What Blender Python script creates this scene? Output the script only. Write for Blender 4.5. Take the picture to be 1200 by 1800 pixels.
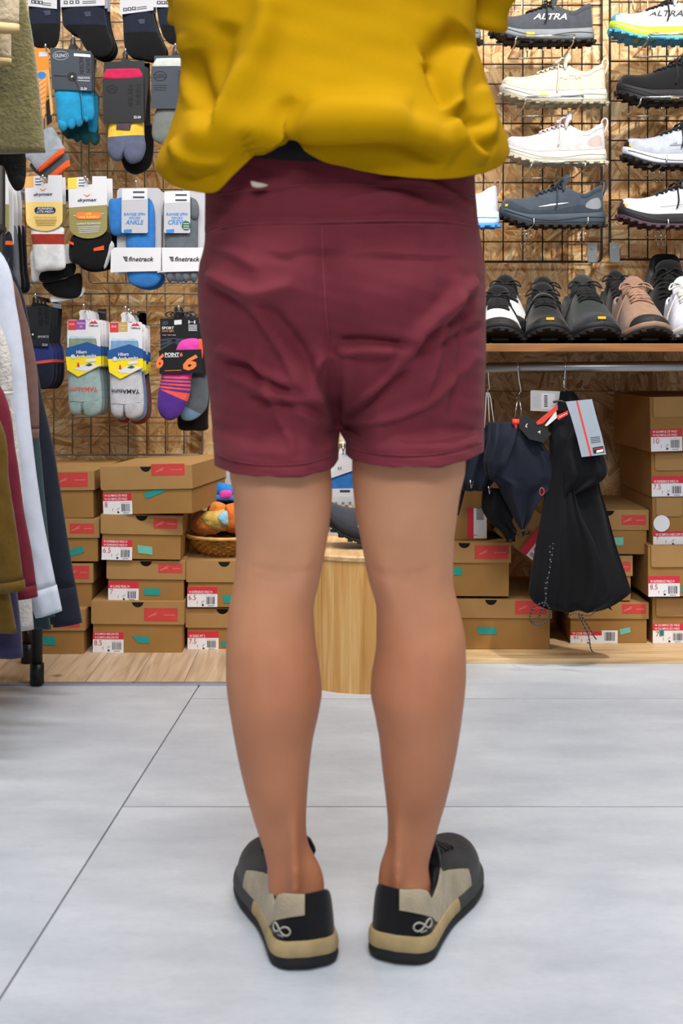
import bpy, bmesh, math, random
import numpy as np
from mathutils import Vector, Matrix, Euler, noise

for o in list(bpy.data.objects):
    bpy.data.objects.remove(o)
random.seed(7)
sc = bpy.context.scene
COL = sc.collection
PI = math.pi

# ------------------------------------------------------------------ camera
# level camera 0.75 m above the floor, vertical lens shift; horizon at row 605 of 1800
F, HCAM, HZ, CX = 2400.0, 0.75, 605.0, 600.0
cam_d = bpy.data.cameras.new('camera')
cam = bpy.data.objects.new('camera', cam_d)
COL.objects.link(cam)
cam.location = (0, 0, HCAM)
cam.rotation_euler = (PI/2, 0, 0)
cam_d.sensor_fit = 'VERTICAL'
cam_d.sensor_width = 24; cam_d.sensor_height = 36
cam_d.lens = 36*F/1800
cam_d.shift_y = -(900-HZ)/1800
cam_d.clip_start = 0.05
cam_d.dof.use_dof = True
cam_d.dof.focus_distance = 3.25
cam_d.dof.aperture_fstop = 9.0
sc.camera = cam

# ------------------------------------------------------------------ light
w = bpy.data.worlds.new('world'); sc.world = w
w.use_nodes = True
w.node_tree.nodes['Background'].inputs[0].default_value = (0.90, 0.95, 1.0, 1)
w.node_tree.nodes['Background'].inputs[1].default_value = 0.28

def area(name, loc, target, size, power, colr=(1, 0.96, 0.9), sy=None):
    d = bpy.data.lights.new(name, 'AREA'); d.energy = power; d.color = colr
    d.size = size
    if sy: d.shape = 'RECTANGLE'; d.size_y = sy
    o = bpy.data.objects.new(name, d); COL.objects.link(o)
    o.location = loc
    o.rotation_euler = (Vector(target)-Vector(loc)).to_track_quat('-Z', 'Y').to_euler()
    return o
def spot(name, loc, target, power, angle=60, blend=.6, r=.05, colr=(1, .93, .82)):
    d = bpy.data.lights.new(name, 'SPOT'); d.energy = power; d.color = colr
    d.spot_size = math.radians(angle); d.spot_blend = blend; d.shadow_soft_size = r
    o = bpy.data.objects.new(name, d); COL.objects.link(o); o.location = loc
    o.rotation_euler = (Vector(target)-Vector(loc)).to_track_quat('-Z', 'Y').to_euler()
    return o
area('ceiling_light_aisle', (0.1, 0.9, 2.75), (0.1, 1.4, 0), 1.2, 42, (.98, .99, 1), 0.9)
area('ceiling_light_front', (0.0, -1.7, 2.75), (0.0, 1.6, 0.5), 2.0, 80, (.98, .99, 1), 0.8)
area('ceiling_light_wall', (0.0, 2.2, 2.75), (0.0, 2.9, 0.0), 2.6, 52, (1, .97, .93), 0.25)
spot('track_spot_shoes', (1.15, 2.1, 2.55), (0.75, 3.7, 1.0), 165, 62, .6, .035)
spot('track_spot_socks', (-0.9, 2.0, 2.55), (-0.6, 3.7, 0.75), 48, 64)
sc.view_settings.view_transform = 'Standard'
sc.view_settings.look = 'None'
sc.view_settings.gamma = 1.0
sc.view_settings.use_curve_mapping = False
sc.view_settings.exposure = 0.12

# ------------------------------------------------------------------ helpers
def P(px, py, Y):
    return Vector(((px-CX)*Y/F, Y, HCAM-(py-HZ)*Y/F))
def PX(v):
    return (CX+v[0]*F/v[1], HZ+(HCAM-v[2])*F/v[1])
def Yfloor(py, z=0.0):
    return F*(HCAM-z)/(py-HZ)
def lin(h):
    if not isinstance(h, str): return tuple(h)
    h = h.lstrip('#')
    out = []
    for i in (0, 2, 4):
        c = int(h[i:i+2], 16)/255
        out.append(c/12.92 if c <= .04045 else ((c+.055)/1.055)**2.4)
    return tuple(out)
def cat(xs, ys, x):
    """smooth (monotone-ish cubic) interpolation through points"""
    n = len(xs)
    if x <= xs[0]: return ys[0]
    if x >= xs[-1]: return ys[-1]
    i = 0
    while x > xs[i+1]: i += 1
    h = xs[i+1]-xs[i]; t = (x-xs[i])/h
    def sl(k):
        if k == 0 or k == n-1: return 0 if n < 3 else ((ys[1]-ys[0])/(xs[1]-xs[0]) if k == 0 else (ys[-1]-ys[-2])/(xs[-1]-xs[-2]))
        a = (ys[k]-ys[k-1])/(xs[k]-xs[k-1]); b = (ys[k+1]-ys[k])/(xs[k+1]-xs[k])
        return 0 if a*b <= 0 else 2*a*b/(a+b)
    m0, m1 = sl(i)*h, sl(i+1)*h
    t2, t3 = t*t, t*t*t
    return (2*t3-3*t2+1)*ys[i]+(t3-2*t2+t)*m0+(-2*t3+3*t2)*ys[i+1]+(t3-t2)*m1
def smooth(a, b, x):
    t = max(0, min(1, (x-a)/(b-a))); return t*t*(3-2*t)

MATS = {}
def M(name, c, rough=.75, var=.10, scale=30, bump=0.0, bscale=None, metal=0, spec=.4, sheen=0, stretch=None, trans=0, alpha=1):
    """procedural material: colour broken up by noise, optional noise bump"""
    if name in MATS: return MATS[name]
    m = bpy.data.materials.new(name); m.use_nodes = True
    nt = m.node_tree; b = nt.nodes['Principled BSDF']
    c = lin(c)
    tc = nt.nodes.new('ShaderNodeTexCoord'); src = tc.outputs['Object']
    if stretch:
        mp = nt.nodes.new('ShaderNodeMapping'); mp.inputs['Scale'].default_value = stretch
        nt.links.new(src, mp.inputs[0]); src = mp.outputs[0]
    nz = nt.nodes.new('ShaderNodeTexNoise'); nz.inputs['Scale'].default_value = scale; nz.inputs['Detail'].default_value = 5
    nt.links.new(src, nz.inputs['Vector'])
    rp = nt.nodes.new('ShaderNodeValToRGB')
    rp.color_ramp.elements[0].position = .3; rp.color_ramp.elements[1].position = .7
    rp.color_ramp.elements[0].color = tuple(max(0, v*(1-var)) for v in c)+(1,)
    rp.color_ramp.elements[1].color = tuple(min(1, v*(1+var)) for v in c)+(1,)
    nt.links.new(nz.outputs['Fac'], rp.inputs[0]); nt.links.new(rp.outputs[0], b.inputs['Base Color'])
    b.inputs['Roughness'].default_value = rough; b.inputs['Metallic'].default_value = metal
    b.inputs['Specular IOR Level'].default_value = spec
    b.inputs['Sheen Weight'].default_value = sheen
    b.inputs['Transmission Weight'].default_value = trans
    b.inputs['Alpha'].default_value = alpha
    if bump:
        n2 = nt.nodes.new('ShaderNodeTexNoise'); n2.inputs['Scale'].default_value = bscale or scale*3
        n2.inputs['Detail'].default_value = 3
        nt.links.new(src, n2.inputs['Vector'])
        bp = nt.nodes.new('ShaderNodeBump'); bp.inputs['Strength'].default_value = bump; bp.inputs['Distance'].default_value = .004
        nt.links.new(n2.outputs['Fac'], bp.inputs['Height']); nt.links.new(bp.outputs[0], b.inputs['Normal'])
    MATS[name] = m
    return m
def fab(name, c, bump=.25, var=.12, scale=60, sheen=.15):
    return M(name, c, .9, var, scale, bump, 400, spec=.2, sheen=sheen)
def pap(name, c, rough=.55, var=.03):
    return M(name, c, rough, var, 20, spec=.3)

def setp(o, label=None, cat_=None, group=None, kind=None):
    if label: o['label'] = label
    if cat_: o['category'] = cat_
    if group: o['group'] = group
    if kind: o['kind'] = kind
    return o
ROOTM = {}
def thing(name, label, cat_, loc=(0, 0, 0), rot=(0, 0, 0), group=None):
    o = bpy.data.objects.new(name, None); COL.objects.link(o)
    o.empty_display_size = .02
    o.location = loc; o.rotation_euler = rot
    ROOTM[o.name] = Matrix.Translation(Vector(loc)) @ Euler(rot).to_matrix().to_4x4()
    return setp(o, label, cat_, group)
def toloc(root, vs):
    while root.name not in ROOTM: root = root.parent
    mi = ROOTM[root.name].inverted()
    return [mi @ Vector(v) for v in vs]
def mk(name, vs, fs, mat, parent=None, smoothf=False, world=False):
    """one mesh object; world=True: vs are world coordinates and are moved into the parent's frame"""
    if world and parent is not None: vs = toloc(parent, vs)
    me = bpy.data.meshes.new(name); me.from_pydata([tuple(v) for v in vs], [], fs)
    me.validate()
    if mat: me.materials.append(mat)
    if smoothf: me.polygons.foreach_set('use_smooth', [True]*len(me.polygons))
    me.update()
    o = bpy.data.objects.new(name, me); COL.objects.link(o)
    if parent: o.parent = parent
    return o
def inst(name, me, parent, loc, rot=(0, 0, 0), scale=(1, 1, 1)):
    o = bpy.data.objects.new(name, me); COL.objects.link(o); o.parent = parent
    o.location = loc; o.rotation_euler = rot; o.scale = scale
    return o
def fixn(o):
    bm = bmesh.new(); bm.from_mesh(o.data); bmesh.ops.recalc_face_normals(bm, faces=bm.faces); bm.to_mesh(o.data); bm.free(); return o
def dup(root, loc, label=None, group=None, skip=()):
    r = root.copy(); COL.objects.link(r); r.location = loc
    if label: r['label'] = label
    if group: r['group'] = group
    for ch in list(root.children):
        if ch.name.split('.')[0] in skip: continue
        c = ch.copy(); COL.objects.link(c); c.parent = r
        for g in ch.children:
            d = g.copy(); COL.objects.link(d); d.parent = c
    return r

def boxv(x0, x1, y0, y1, z0, z1):
    vs = [(x, y, z) for x in (x0, x1) for y in (y0, y1) for z in (z0, z1)]
    fs = [(0, 1, 3, 2), (4, 6, 7, 5), (0, 4, 5, 1), (2, 3, 7, 6), (0, 2, 6, 4), (1, 5, 7, 3)]
    return vs, fs
def box(name, x0, x1, y0, y1, z0, z1, mat, parent=None, bev=0, world=False):
    vs, fs = boxv(x0, x1, y0, y1, z0, z1)
    o = mk(name, vs, fs, mat, parent, world=world)
    if bev:
        bm = bmesh.new(); bm.from_mesh(o.data)
        bmesh.ops.bevel(bm, geom=list(bm.edges), offset=bev, segments=2, affect='EDGES', profile=.6)
        bm.to_mesh(o.data); bm.free()
    return o
def tubev(pts, r, n=6, closed=False, rs=None):
    """round tube along a polyline"""
    pts = [Vector(p) for p in pts]; m = len(pts)
    vs, fs = [], []
    up = Vector((0.13, 0.21, 1)).normalized()
    prev = None
    for i, p in enumerate(pts):
        a = pts[(i-1) % m] if (closed or i > 0) else p
        b = pts[(i+1) % m] if (closed or i < m-1) else p
        d = (b-a)
        d = d.normalized() if d.length > 1e-9 else Vector((1, 0, 0))
        if prev is None:
            u = d.cross(up); u = u.normalized() if u.length > 1e-4 else d.cross(Vector((1, 0, 0))).normalized()
        else:
            u = (prev-d*prev.dot(d)); u = u.normalized() if u.length > 1e-6 else d.orthogonal().normalized()
        prev = u
        v = d.cross(u)
        rr = rs[i] if rs else r
        for k in range(n):
            t = 2*PI*k/n
            vs.append(p+u*(rr*math.cos(t))+v*(rr*math.sin(t)))
    for i in range(m if closed else m-1):
        j = (i+1) % m
        for k in range(n):
            l = (k+1) % n
            fs.append((i*n+k, i*n+l, j*n+l, j*n+k))
    if not closed:
        fs.append(tuple(range(n))[::-1]); fs.append(tuple((m-1)*n+k for k in range(n)))
    return vs, fs
def tube(name, pts, r, mat, parent=None, n=6, closed=False, world=False, rs=None):
    vs, fs = tubev(pts, r, n, closed, rs)
    return mk(name, vs, fs, mat, parent, True, world)
def join(parts):
    V, Fc = [], []
    for vs, fs in parts:
        o = len(V); V += list(vs); Fc += [tuple(i+o for i in f) for f in fs]
    return V, Fc
def curve_pts(pts, n=8, closed=False):
    """Catmull-Rom through points of any dimension"""
    p = [Vector(q) for q in pts]; m = len(p); out = []
    seg = m if closed else m-1
    for i in range(seg):
        if closed: a, b, c, d = p[(i-1) % m], p[i], p[(i+1) % m], p[(i+2) % m]
        else: a, b, c, d = p[max(i-1, 0)], p[i], p[i+1], p[min(i+2, m-1)]
        for k in range(n):
            t = k/n
            out.append(.5*((2*b)+(c-a)*t+(2*a-5*b+4*c-d)*t*t+(3*b-a-3*c+d)*t**3))
    if not closed: out.append(p[-1])
    return out
def loft(rings, cap0=True, cap1=True):
    n = len(rings[0]); vs = [v for r in rings for v in r]; fs = []
    for i in range(len(rings)-1):
        for k in range(n):
            l = (k+1) % n
            fs.append((i*n+k, i*n+l, (i+1)*n+l, (i+1)*n+k))
    if cap0: fs.append(tuple(range(n))[::-1])
    if cap1: fs.append(tuple((len(rings)-1)*n+k for k in range(n)))
    return vs, fs
def prism(poly, d0, d1):
    """polygon in local x,z extruded in y from d0 (front) to d1"""
    n = len(poly)
    vs = [(p[0], d0, p[1]) for p in poly]+[(p[0], d1, p[1]) for p in poly]
    fs = [tuple(range(n)), tuple(range(n, 2*n))[::-1]]
    for i in range(n):
        j = (i+1) % n; fs.append((j, i, i+n, j+n))
    return vs, fs
def rrect(x0, y0, x1, y1, r, corners='1111', k=4):
    """rounded rectangle, image coordinates (y down); corners tl,tr,br,bl"""
    out = []
    for ci, (cx, cy, a0) in enumerate(((x0+r, y0+r, PI), (x1-r, y0+r, 1.5*PI), (x1-r, y1-r, 0), (x0+r, y1-r, .5*PI))):
        if corners[ci] == '1' and r > 0:
            for i in range(k+1):
                a = a0+i/k*PI/2; out.append((cx+r*math.cos(a), cy+r*math.sin(a)))
        else:
            out.append(((x0, y0), (x1, y0), (x1, y1), (x0, y1))[ci])
    return out

TXT = {}
def text_mesh(s, shear=0, bold=0.0, space=1.0):
    """lettering as a mesh of unit cap height, centred on the origin, in the x,y plane"""
    key = (s, shear, bold, space)
    if key in TXT: return TXT[key]
    cu = bpy.data.curves.new('lettering', 'FONT'); cu.body = s; cu.align_x = 'CENTER'; cu.align_y = 'CENTER'
    cu.shear = shear; cu.offset = bold; cu.space_character = space; cu.resolution_u = 2
    to = bpy.data.objects.new('lettering', cu); COL.objects.link(to)
    bpy.context.view_layer.update()
    dg = bpy.context.evaluated_depsgraph_get()
    me = to.evaluated_get(dg).to_mesh()
    vs = [v.co.copy() for v in me.vertices]; fs = [tuple(p.vertices) for p in me.polygons]
    to.evaluated_get(dg).to_mesh_clear()
    bpy.data.objects.remove(to); bpy.data.curves.remove(cu)
    if vs:
        xs = [v.x for v in vs]; ys = [v.y for v in vs]
        hh = max(max(ys)-min(ys), 1e-6); mx = (max(xs)+min(xs))/2; my = (max(ys)+min(ys))/2
        vs = [Vector(((v.x-mx)/hh, (v.y-my)/hh, 0)) for v in vs]
    TXT[key] = (vs, fs)
    return vs, fs

class Kit:
    """a thing drawn with the photograph's measures on a plane that faces the aisle at depth Y"""
    def __init__(s, name, label, cat_, px, py, Y, group=None, rot=(0, 0, 0), root=None):
        s.px, s.py, s.Y, s.u = px, py, Y, Y/F
        s.root = root or thing(name, label, cat_, P(px, py, Y), rot, group)
    def xy(s, p): return ((p[0]-s.px)*s.u, (s.py-p[1])*s.u)
    def plate(s, name, poly, d, mat, th=.0008, parent=None):
        q = [s.xy(p) for p in poly]
        vs, fs = prism(q, d, d+th)
        return fixn(mk(name, vs, fs, mat, parent or s.root))
    def text(s, body, x, y, h, mat, d, wid=None, rot=0, shear=0, bold=0.0, parent=None, name='lettering', space=1.0):
        vs, fs = text_mesh(body, shear, bold, space)
        if not vs: return None
        xs = [v.x for v in vs]; w0 = max(xs)-min(xs)
        sx = (wid/w0) if wid else h
        cx, cz = s.xy((x, y)); c, sn = math.cos(math.radians(rot)), math.sin(math.radians(rot))
        out = []
        for v in vs:
            a, b = v.x*sx*s.u, v.y*h*s.u
            out.append((cx+a*c-b*sn, d, cz+a*sn+b*c))
        return mk(name, out, fs, mat, parent or s.root)
    def pillow(s, name, pts, th, mat, d=0, bands=None, n=5, wrinkle=.0015, parent=None, flat=False, sharp=2.4, seed=0):
        """soft flat-ish body with the given outline; bands = [(y_px, name, mat)] cut across it from the top"""
        o = curve_pts([s.xy(p)+(0,) for p in pts], n, True)
        cx = sum(p.x for p in o)/len(o); cz = sum(p.y for p in o)/len(o)
        rr = [1, .985, .94, .86, .74, .58, .38, .18]
        rings = []
        for side in (1, -1):
            rg = []
            for r in (rr if side == 1 else rr[:0:-1]):
                dep = th*(1-r**sharp)**.5 if r < 1 else 0
                ring = []
                for p in o:
                    x, z = cx+(p.x-cx)*r, cz+(p.y-cz)*r
                    wv = wrinkle*noise.noise(Vector((x*45+seed*7.3, z*60, seed)))*min(1, (1-r)*6)
                    ring.append(Vector((x, d-side*(dep)+(wv if side == 1 else 0), z)))
                rg.append(ring)
            rings.append(rg)
        allr = rings[1][::1]
        seq = list(reversed(rings[0]))+[]                 # centre front -> rim
        seq += list(reversed(rings[1]))                   # rim -> centre back
        vs, fs = loft(seq, True, True)
        ob = fixn(mk(name, vs, fs, mat, parent or s.root, True))
        if bands:
            bm = bmesh.new(); bm.from_mesh(ob.data)
            cuts = [b for b in bands]
            for (yy, nm, mt, *sl) in cuts:
                z = (s.py-yy)*s.u; k = sl[0] if sl else 0
                bmesh.ops.bisect_plane(bm, geom=bm.verts[:]+bm.edges[:]+bm.faces[:], plane_co=(cx, 0, z), plane_no=Vector((-k, 0, 1)).normalized())
            groups = {}
            for f in bm.faces:
                c = f.calc_center_median(); idx = -1
                for i, (yy, nm, mt, *sl) in enumerate(cuts):
                    k = sl[0] if sl else 0
                    if c.z < (s.py-yy)*s.u+k*(c.x-cx): idx = i
                groups.setdefault(idx, []).append([v.co.copy() for v in f.verts])
            bm.free()
            for idx, fl in groups.items():
                V, FF, look = [], [], {}
                for f in fl:
                    ids = []
                    for c in f:
                        kk = (round(c.x, 6), round(c.y, 6), round(c.z, 6))
                        if kk not in look: look[kk] = len(V); V.append(c)
                        ids.append(look[kk])
                    FF.append(tuple(ids))
                if idx == -1:
                    ob.data.clear_geometry(); ob.data.from_pydata(V, [], FF)
                    ob.data.polygons.foreach_set('use_smooth', [True]*len(ob.data.polygons)); ob.data.update()
                else:
                    mk(cuts[idx][1], V, FF, cuts[idx][2], parent or ob, True)
            if -1 not in groups:
                pass
        return ob
    def tube(s, name, pts, r, mat, n=6, parent=None, closed=False):
        """pts: (px, py, depth offset)"""
        q = [(s.xy(p)[0], p[2], s.xy(p)[1]) for p in pts]
        return tube(name, q, r, mat, parent or s.root, n, closed)

def drape(name, rows, mat, root, n=72, m=40, folds=7, amp=.006, seed=0, rough=.004, cap=True):
    """hanging cloth: rows of (py, pxL, pxR, Yc, ry) lofted into a soft folded tube (world space)"""
    rows = sorted(rows); ys = [r[0] for r in rows]
    rings = []
    for j in range(m+1):
        py = ys[0]+(ys[-1]-ys[0])*j/m
        L, R, Yc, ry = (cat(ys, [r[k] for r in rows], py) for k in (1, 2, 3, 4))
        ring = []
        for i in range(n):
            th = 2*PI*i/n
            c, s_ = math.cos(th), math.sin(th)
            px = (L+R)/2+(R-L)/2*math.copysign(abs(c)**.8, c)
            v = smooth(0, .5, j/m)
            nz = noise.noise(Vector((c*2.1+seed, s_*2.1, py*.006+seed)))
            fo = math.sin(folds*th+seed+1.7*noise.noise(Vector((seed, py*.004, c))))
            y = Yc-ry*math.copysign(abs(s_)**.7, s_)+(fo*amp*v+nz*rough*2)*(abs(s_)**.5)
            p = P(px, py, Yc); p.y = y
            ring.append(p)
        rings.append(ring)
    vs, fs = loft(rings, cap, cap)
    return fixn(mk(name, vs, fs, mat, root, True, True))
# ------------------------------------------------------------------ setting materials
def osb_mat():
    """overlapping wood strands: two layers of long cells, each patch turned its own way"""
    m = bpy.data.materials.new('oriented_strand_board'); m.use_nodes = True
    nt = m.node_tree; L = nt.links; N = nt.nodes; b = N['Principled BSDF']
    tc = N.new('ShaderNodeTexCoord'); oi = N.new('ShaderNodeObjectInfo')
    base = N.new('ShaderNodeVectorMath'); base.operation = 'ADD'
    ml0 = N.new('ShaderNodeMath'); ml0.operation = 'MULTIPLY'; ml0.inputs[1].default_value = 23
    L.new(oi.outputs['Random'], ml0.inputs[0]); L.new(tc.outputs['Object'], base.inputs[0]); L.new(ml0.outputs[0], base.inputs[1])
    def strands(dom, scale, st, off):
        mp0 = N.new('ShaderNodeMapping'); mp0.inputs['Location'].default_value = (off, 0, off*1.7); mp0.inputs['Scale'].default_value = (1, 0, 1)
        L.new(base.outputs[0], mp0.inputs[0])
        nz = N.new('ShaderNodeTexNoise'); nz.inputs['Scale'].default_value = 30; nz.inputs['Detail'].default_value = 3; L.new(mp0.outputs[0], nz.inputs['Vector'])
        mx = N.new('ShaderNodeMixRGB'); mx.blend_type = 'ADD'; mx.inputs[0].default_value = .004
        L.new(mp0.outputs[0], mx.inputs[1]); L.new(nz.outputs['Color'], mx.inputs[2])
        v0 = N.new('ShaderNodeTexVoronoi'); v0.inputs['Scale'].default_value = dom; L.new(mx.outputs[0], v0.inputs['Vector'])
        sp = N.new('ShaderNodeSeparateColor'); L.new(v0.outputs['Color'], sp.inputs[0])
        ml = N.new('ShaderNodeMath'); ml.operation = 'MULTIPLY'; ml.inputs[1].default_value = 6.28; L.new(sp.outputs[0], ml.inputs[0])
        vr = N.new('ShaderNodeVectorRotate'); vr.rotation_type = 'Y_AXIS'; L.new(mx.outputs[0], vr.inputs['Vector']); L.new(ml.outputs[0], vr.inputs['Angle'])
        mp = N.new('ShaderNodeMapping'); mp.inputs['Scale'].default_value = (st, 1, 1); L.new(vr.outputs[0], mp.inputs[0])
        v1 = N.new('ShaderNodeTexVoronoi'); v1.inputs['Scale'].default_value = scale; L.new(mp.outputs[0], v1.inputs['Vector'])
        s1 = N.new('ShaderNodeSeparateColor'); L.new(v1.outputs['Color'], s1.inputs[0])
        mg = N.new('ShaderNodeMapping'); mg.inputs['Scale'].default_value = (12, 1, 150); L.new(vr.outputs[0], mg.inputs[0])
        gr = N.new('ShaderNodeTexNoise'); gr.inputs['Scale'].default_value = 1; gr.inputs['Detail'].default_value = 3; L.new(mg.outputs[0], gr.inputs['Vector'])
        rp = N.new('ShaderNodeValToRGB'); L.new(s1.outputs[0], rp.inputs[0]); rp.color_ramp.interpolation = 'LINEAR'
        e = rp.color_ramp.elements
        e[0].position = 0; e[0].color = lin('#a06a32')+(1,); e[1].position = 1; e[1].color = lin('#eed6aa')+(1,)
        for p, cc in ((.07, '#bd8a4e'), (.3, '#cfa068'), (.65, '#d9b079'), (.88, '#e2c08c')):
            x = e.new(p); x.color = lin(cc)+(1,)
        g2 = N.new('ShaderNodeValToRGB'); L.new(gr.outputs['Fac'], g2.inputs[0])
        g2.color_ramp.elements[0].position = .34; g2.color_ramp.elements[0].color = (.50, .36, .24, 1); g2.color_ramp.elements[1].position = .54; g2.color_ramp.elements[1].color = (1, 1, 1, 1)
        mu = N.new('ShaderNodeMixRGB'); mu.blend_type = 'MULTIPLY'; mu.inputs[0].default_value = .7; L.new(rp.outputs[0], mu.inputs[1]); L.new(g2.outputs[0], mu.inputs[2])
        return mu.outputs[0], s1.outputs[1], s1.outputs[0]
    ca, ra, ha = strands(9, 40, .16, 0)
    cb, rb, hb = strands(12, 62, .14, 3.3)
    cc_, rc_, hc_ = strands(10, 85, .12, 7.7)
    gt = N.new('ShaderNodeMath'); gt.operation = 'GREATER_THAN'; gt.inputs[1].default_value = .48; L.new(rb, gt.inputs[0])
    mxx = N.new('ShaderNodeMixRGB'); L.new(gt.outputs[0], mxx.inputs[0]); L.new(ca, mxx.inputs[1]); L.new(cb, mxx.inputs[2])
    gt2 = N.new('ShaderNodeMath'); gt2.operation = 'GREATER_THAN'; gt2.inputs[1].default_value = .62; L.new(rc_, gt2.inputs[0])
    mx3 = N.new('ShaderNodeMixRGB'); L.new(gt2.outputs[0], mx3.inputs[0]); L.new(mxx.outputs[0], mx3.inputs[1]); L.new(cc_, mx3.inputs[2])
    L.new(mx3.outputs[0], b.inputs['Base Color'])
    b.inputs['Roughness'].default_value = .5
    mh = N.new('ShaderNodeMixRGB'); L.new(gt.outputs[0], mh.inputs[0]); L.new(ha, mh.inputs[1]); L.new(hb, mh.inputs[2])
    bp = N.new('ShaderNodeBump'); bp.inputs['Strength'].default_value = .3; bp.inputs['Distance'].default_value = .003
    L.new(mh.outputs[0], bp.inputs['Height']); L.new(bp.outputs[0], b.inputs['Normal'])
    return m
def wood_mat(name, c0, c1, c2, stretch=(14, 1.2, 14), scale=3.0, rough=.5, knots=True):
    m = bpy.data.materials.new(name); m.use_nodes = True
    nt = m.node_tree; L = nt.links; N = nt.nodes; b = N['Principled BSDF']
    tc = N.new('ShaderNodeTexCoord'); oi = N.new('ShaderNodeObjectInfo')
    ad = N.new('ShaderNodeVectorMath'); ad.operation = 'ADD'
    ml = N.new('ShaderNodeMath'); ml.operation = 'MULTIPLY'; ml.inputs[1].default_value = 37
    L.new(oi.outputs['Random'], ml.inputs[0]); L.new(tc.outputs['Object'], ad.inputs[0]); L.new(ml.outputs[0], ad.inputs[1])
    mp = N.new('ShaderNodeMapping'); mp.inputs['Scale'].default_value = stretch
    L.new(ad.outputs[0], mp.inputs[0])
    nz = N.new('ShaderNodeTexNoise'); nz.inputs['Scale'].default_value = scale; nz.inputs['Detail'].default_value = 8; nz.inputs['Distortion'].default_value = 1.2
    L.new(mp.outputs[0], nz.inputs['Vector'])
    rp = N.new('ShaderNodeValToRGB'); L.new(nz.outputs['Fac'], rp.inputs[0])
    e = rp.color_ramp.elements
    e[0].position = .28; e[0].color = lin(c0)+(1,); e[1].position = .72; e[1].color = lin(c2)+(1,)
    x = e.new(.5); x.color = lin(c1)+(1,)
    out = rp.outputs[0]
    if knots:
        vo = N.new('ShaderNodeTexVoronoi'); vo.inputs['Scale'].default_value = 4.2; L.new(ad.outputs[0], vo.inputs['Vector'])
        kr = N.new('ShaderNodeValToRGB'); kr.color_ramp.elements[0].position = .03; kr.color_ramp.elements[0].color = (.35, .22, .12, 1)
        kr.color_ramp.elements[1].position = .075; kr.color_ramp.elements[1].color = (1, 1, 1, 1)
        L.new(vo.outputs['Distance'], kr.inputs[0])
        mx = N.new('ShaderNodeMixRGB'); mx.blend_type = 'MULTIPLY'; mx.inputs[0].default_value = .7
        L.new(out, mx.inputs[1]); L.new(kr.outputs[0], mx.inputs[2]); out = mx.outputs[0]
    L.new(out, b.inputs['Base Color']); b.inputs['Roughness'].default_value = rough
    bp = N.new('ShaderNodeBump'); bp.inputs['Strength'].default_value = .12; bp.inputs['Distance'].default_value = .002
    L.new(nz.outputs['Fac'], bp.inputs['Height']); L.new(bp.outputs[0], b.inputs['Normal'])
    MATS[name] = m
    return m
def floor_mat():
    m = bpy.data.materials.new('grey_mortar_look_tile'); m.use_nodes = True
    nt = m.node_tree; L = nt.links; N = nt.nodes; b = N['Principled BSDF']
    tc = N.new('ShaderNodeTexCoord'); oi = N.new('ShaderNodeObjectInfo')
    mp = N.new('ShaderNodeMapping'); mp.inputs['Scale'].default_value = (1.5, 3.2, 1); L.new(tc.outputs['Object'], mp.inputs[0]); L.new(oi.outputs['Random'], mp.inputs['Location'])
    n1 = N.new('ShaderNodeTexNoise'); n1.inputs['Scale'].default_value = 2.6; n1.inputs['Detail'].default_value = 8; n1.inputs['Roughness'].default_value = .62
    L.new(mp.outputs[0], n1.inputs['Vector'])
    rp = N.new('ShaderNodeValToRGB'); e = rp.color_ramp.elements
    e[0].position = .32; e[0].color = lin('#acb3bd')+(1,); e[1].position = .68; e[1].color = lin('#c4cad2')+(1,)
    L.new(n1.outputs['Fac'], rp.inputs[0])
    n2 = N.new('ShaderNodeTexNoise'); n2.inputs['Scale'].default_value = 60; n2.inputs['Detail'].default_value = 4; L.new(mp.outputs[0], n2.inputs['Vector'])
    r2 = N.new('ShaderNodeValToRGB'); r2.color_ramp.elements[0].position = .25; r2.color_ramp.elements[0].color = (.86, .86, .87, 1); r2.color_ramp.elements[1].position = .55
    r2.color_ramp.elements[1].color = (1, 1, 1, 1); L.new(n2.outputs['Fac'], r2.inputs[0])
    mx = N.new('ShaderNodeMixRGB'); mx.blend_type = 'MULTIPLY'; mx.inputs[0].default_value = .5
    L.new(rp.outputs[0], mx.inputs[1]); L.new(r2.outputs[0], mx.inputs[2]); L.new(mx.outputs[0], b.inputs['Base Color'])
    b.inputs['Roughness'].default_value = .42; b.inputs['Specular IOR Level'].default_value = .35
    bp = N.new('ShaderNodeBump'); bp.inputs['Strength'].default_value = .08; bp.inputs['Distance'].default_value = .002
    L.new(n2.outputs['Fac'], bp.inputs['Height']); L.new(bp.outputs[0], b.inputs['Normal'])
    return m
OSB = osb_mat()
PINE = wood_mat('pale_pine', '#b98d5c', '#d2ab78', '#e0c092')
PLANK = wood_mat('greyed_oak_plank', '#a98f74', '#c3a98b', '#d3bb9e', (16, 1.1, 16), 3)
PINEZ = wood_mat('honey_pine_stave', '#b67e3c', '#cf9b58', '#deb678', (14, 14, 1.0), 3, .45)
PINEX = wood_mat('shelf_pine', '#6e4620', '#8a5a2c', '#9c6c3a', (1.2, 14, 14), 3)
PINEB = wood_mat('platform_pine', '#b08c60', '#cdad80', '#dcc39a', (1.2, 14, 14), 3)
STEEL = M('galvanised_steel', '#9a9c9e', .35, .08, 20, metal=1)
CHROME = M('bright_chrome_wire', '#d8dadc', .15, .02, 20, metal=1)
GRIDM = M('grey_plated_wire', '#8d8a84', .4, .1, 20, metal=.8)
BLACKW = M('black_coated_wire', '#17171a', .45, .1, 20)
BLACKP = M('black_plastic', '#141416', .4, .08, 30)
BLACKT = M('black_powder_coat', '#121214', .5, .1, 30, bump=.05)
STRIP = M('aluminium_strip', '#aab0c0', .35, .05, 15, metal=.7)
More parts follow.
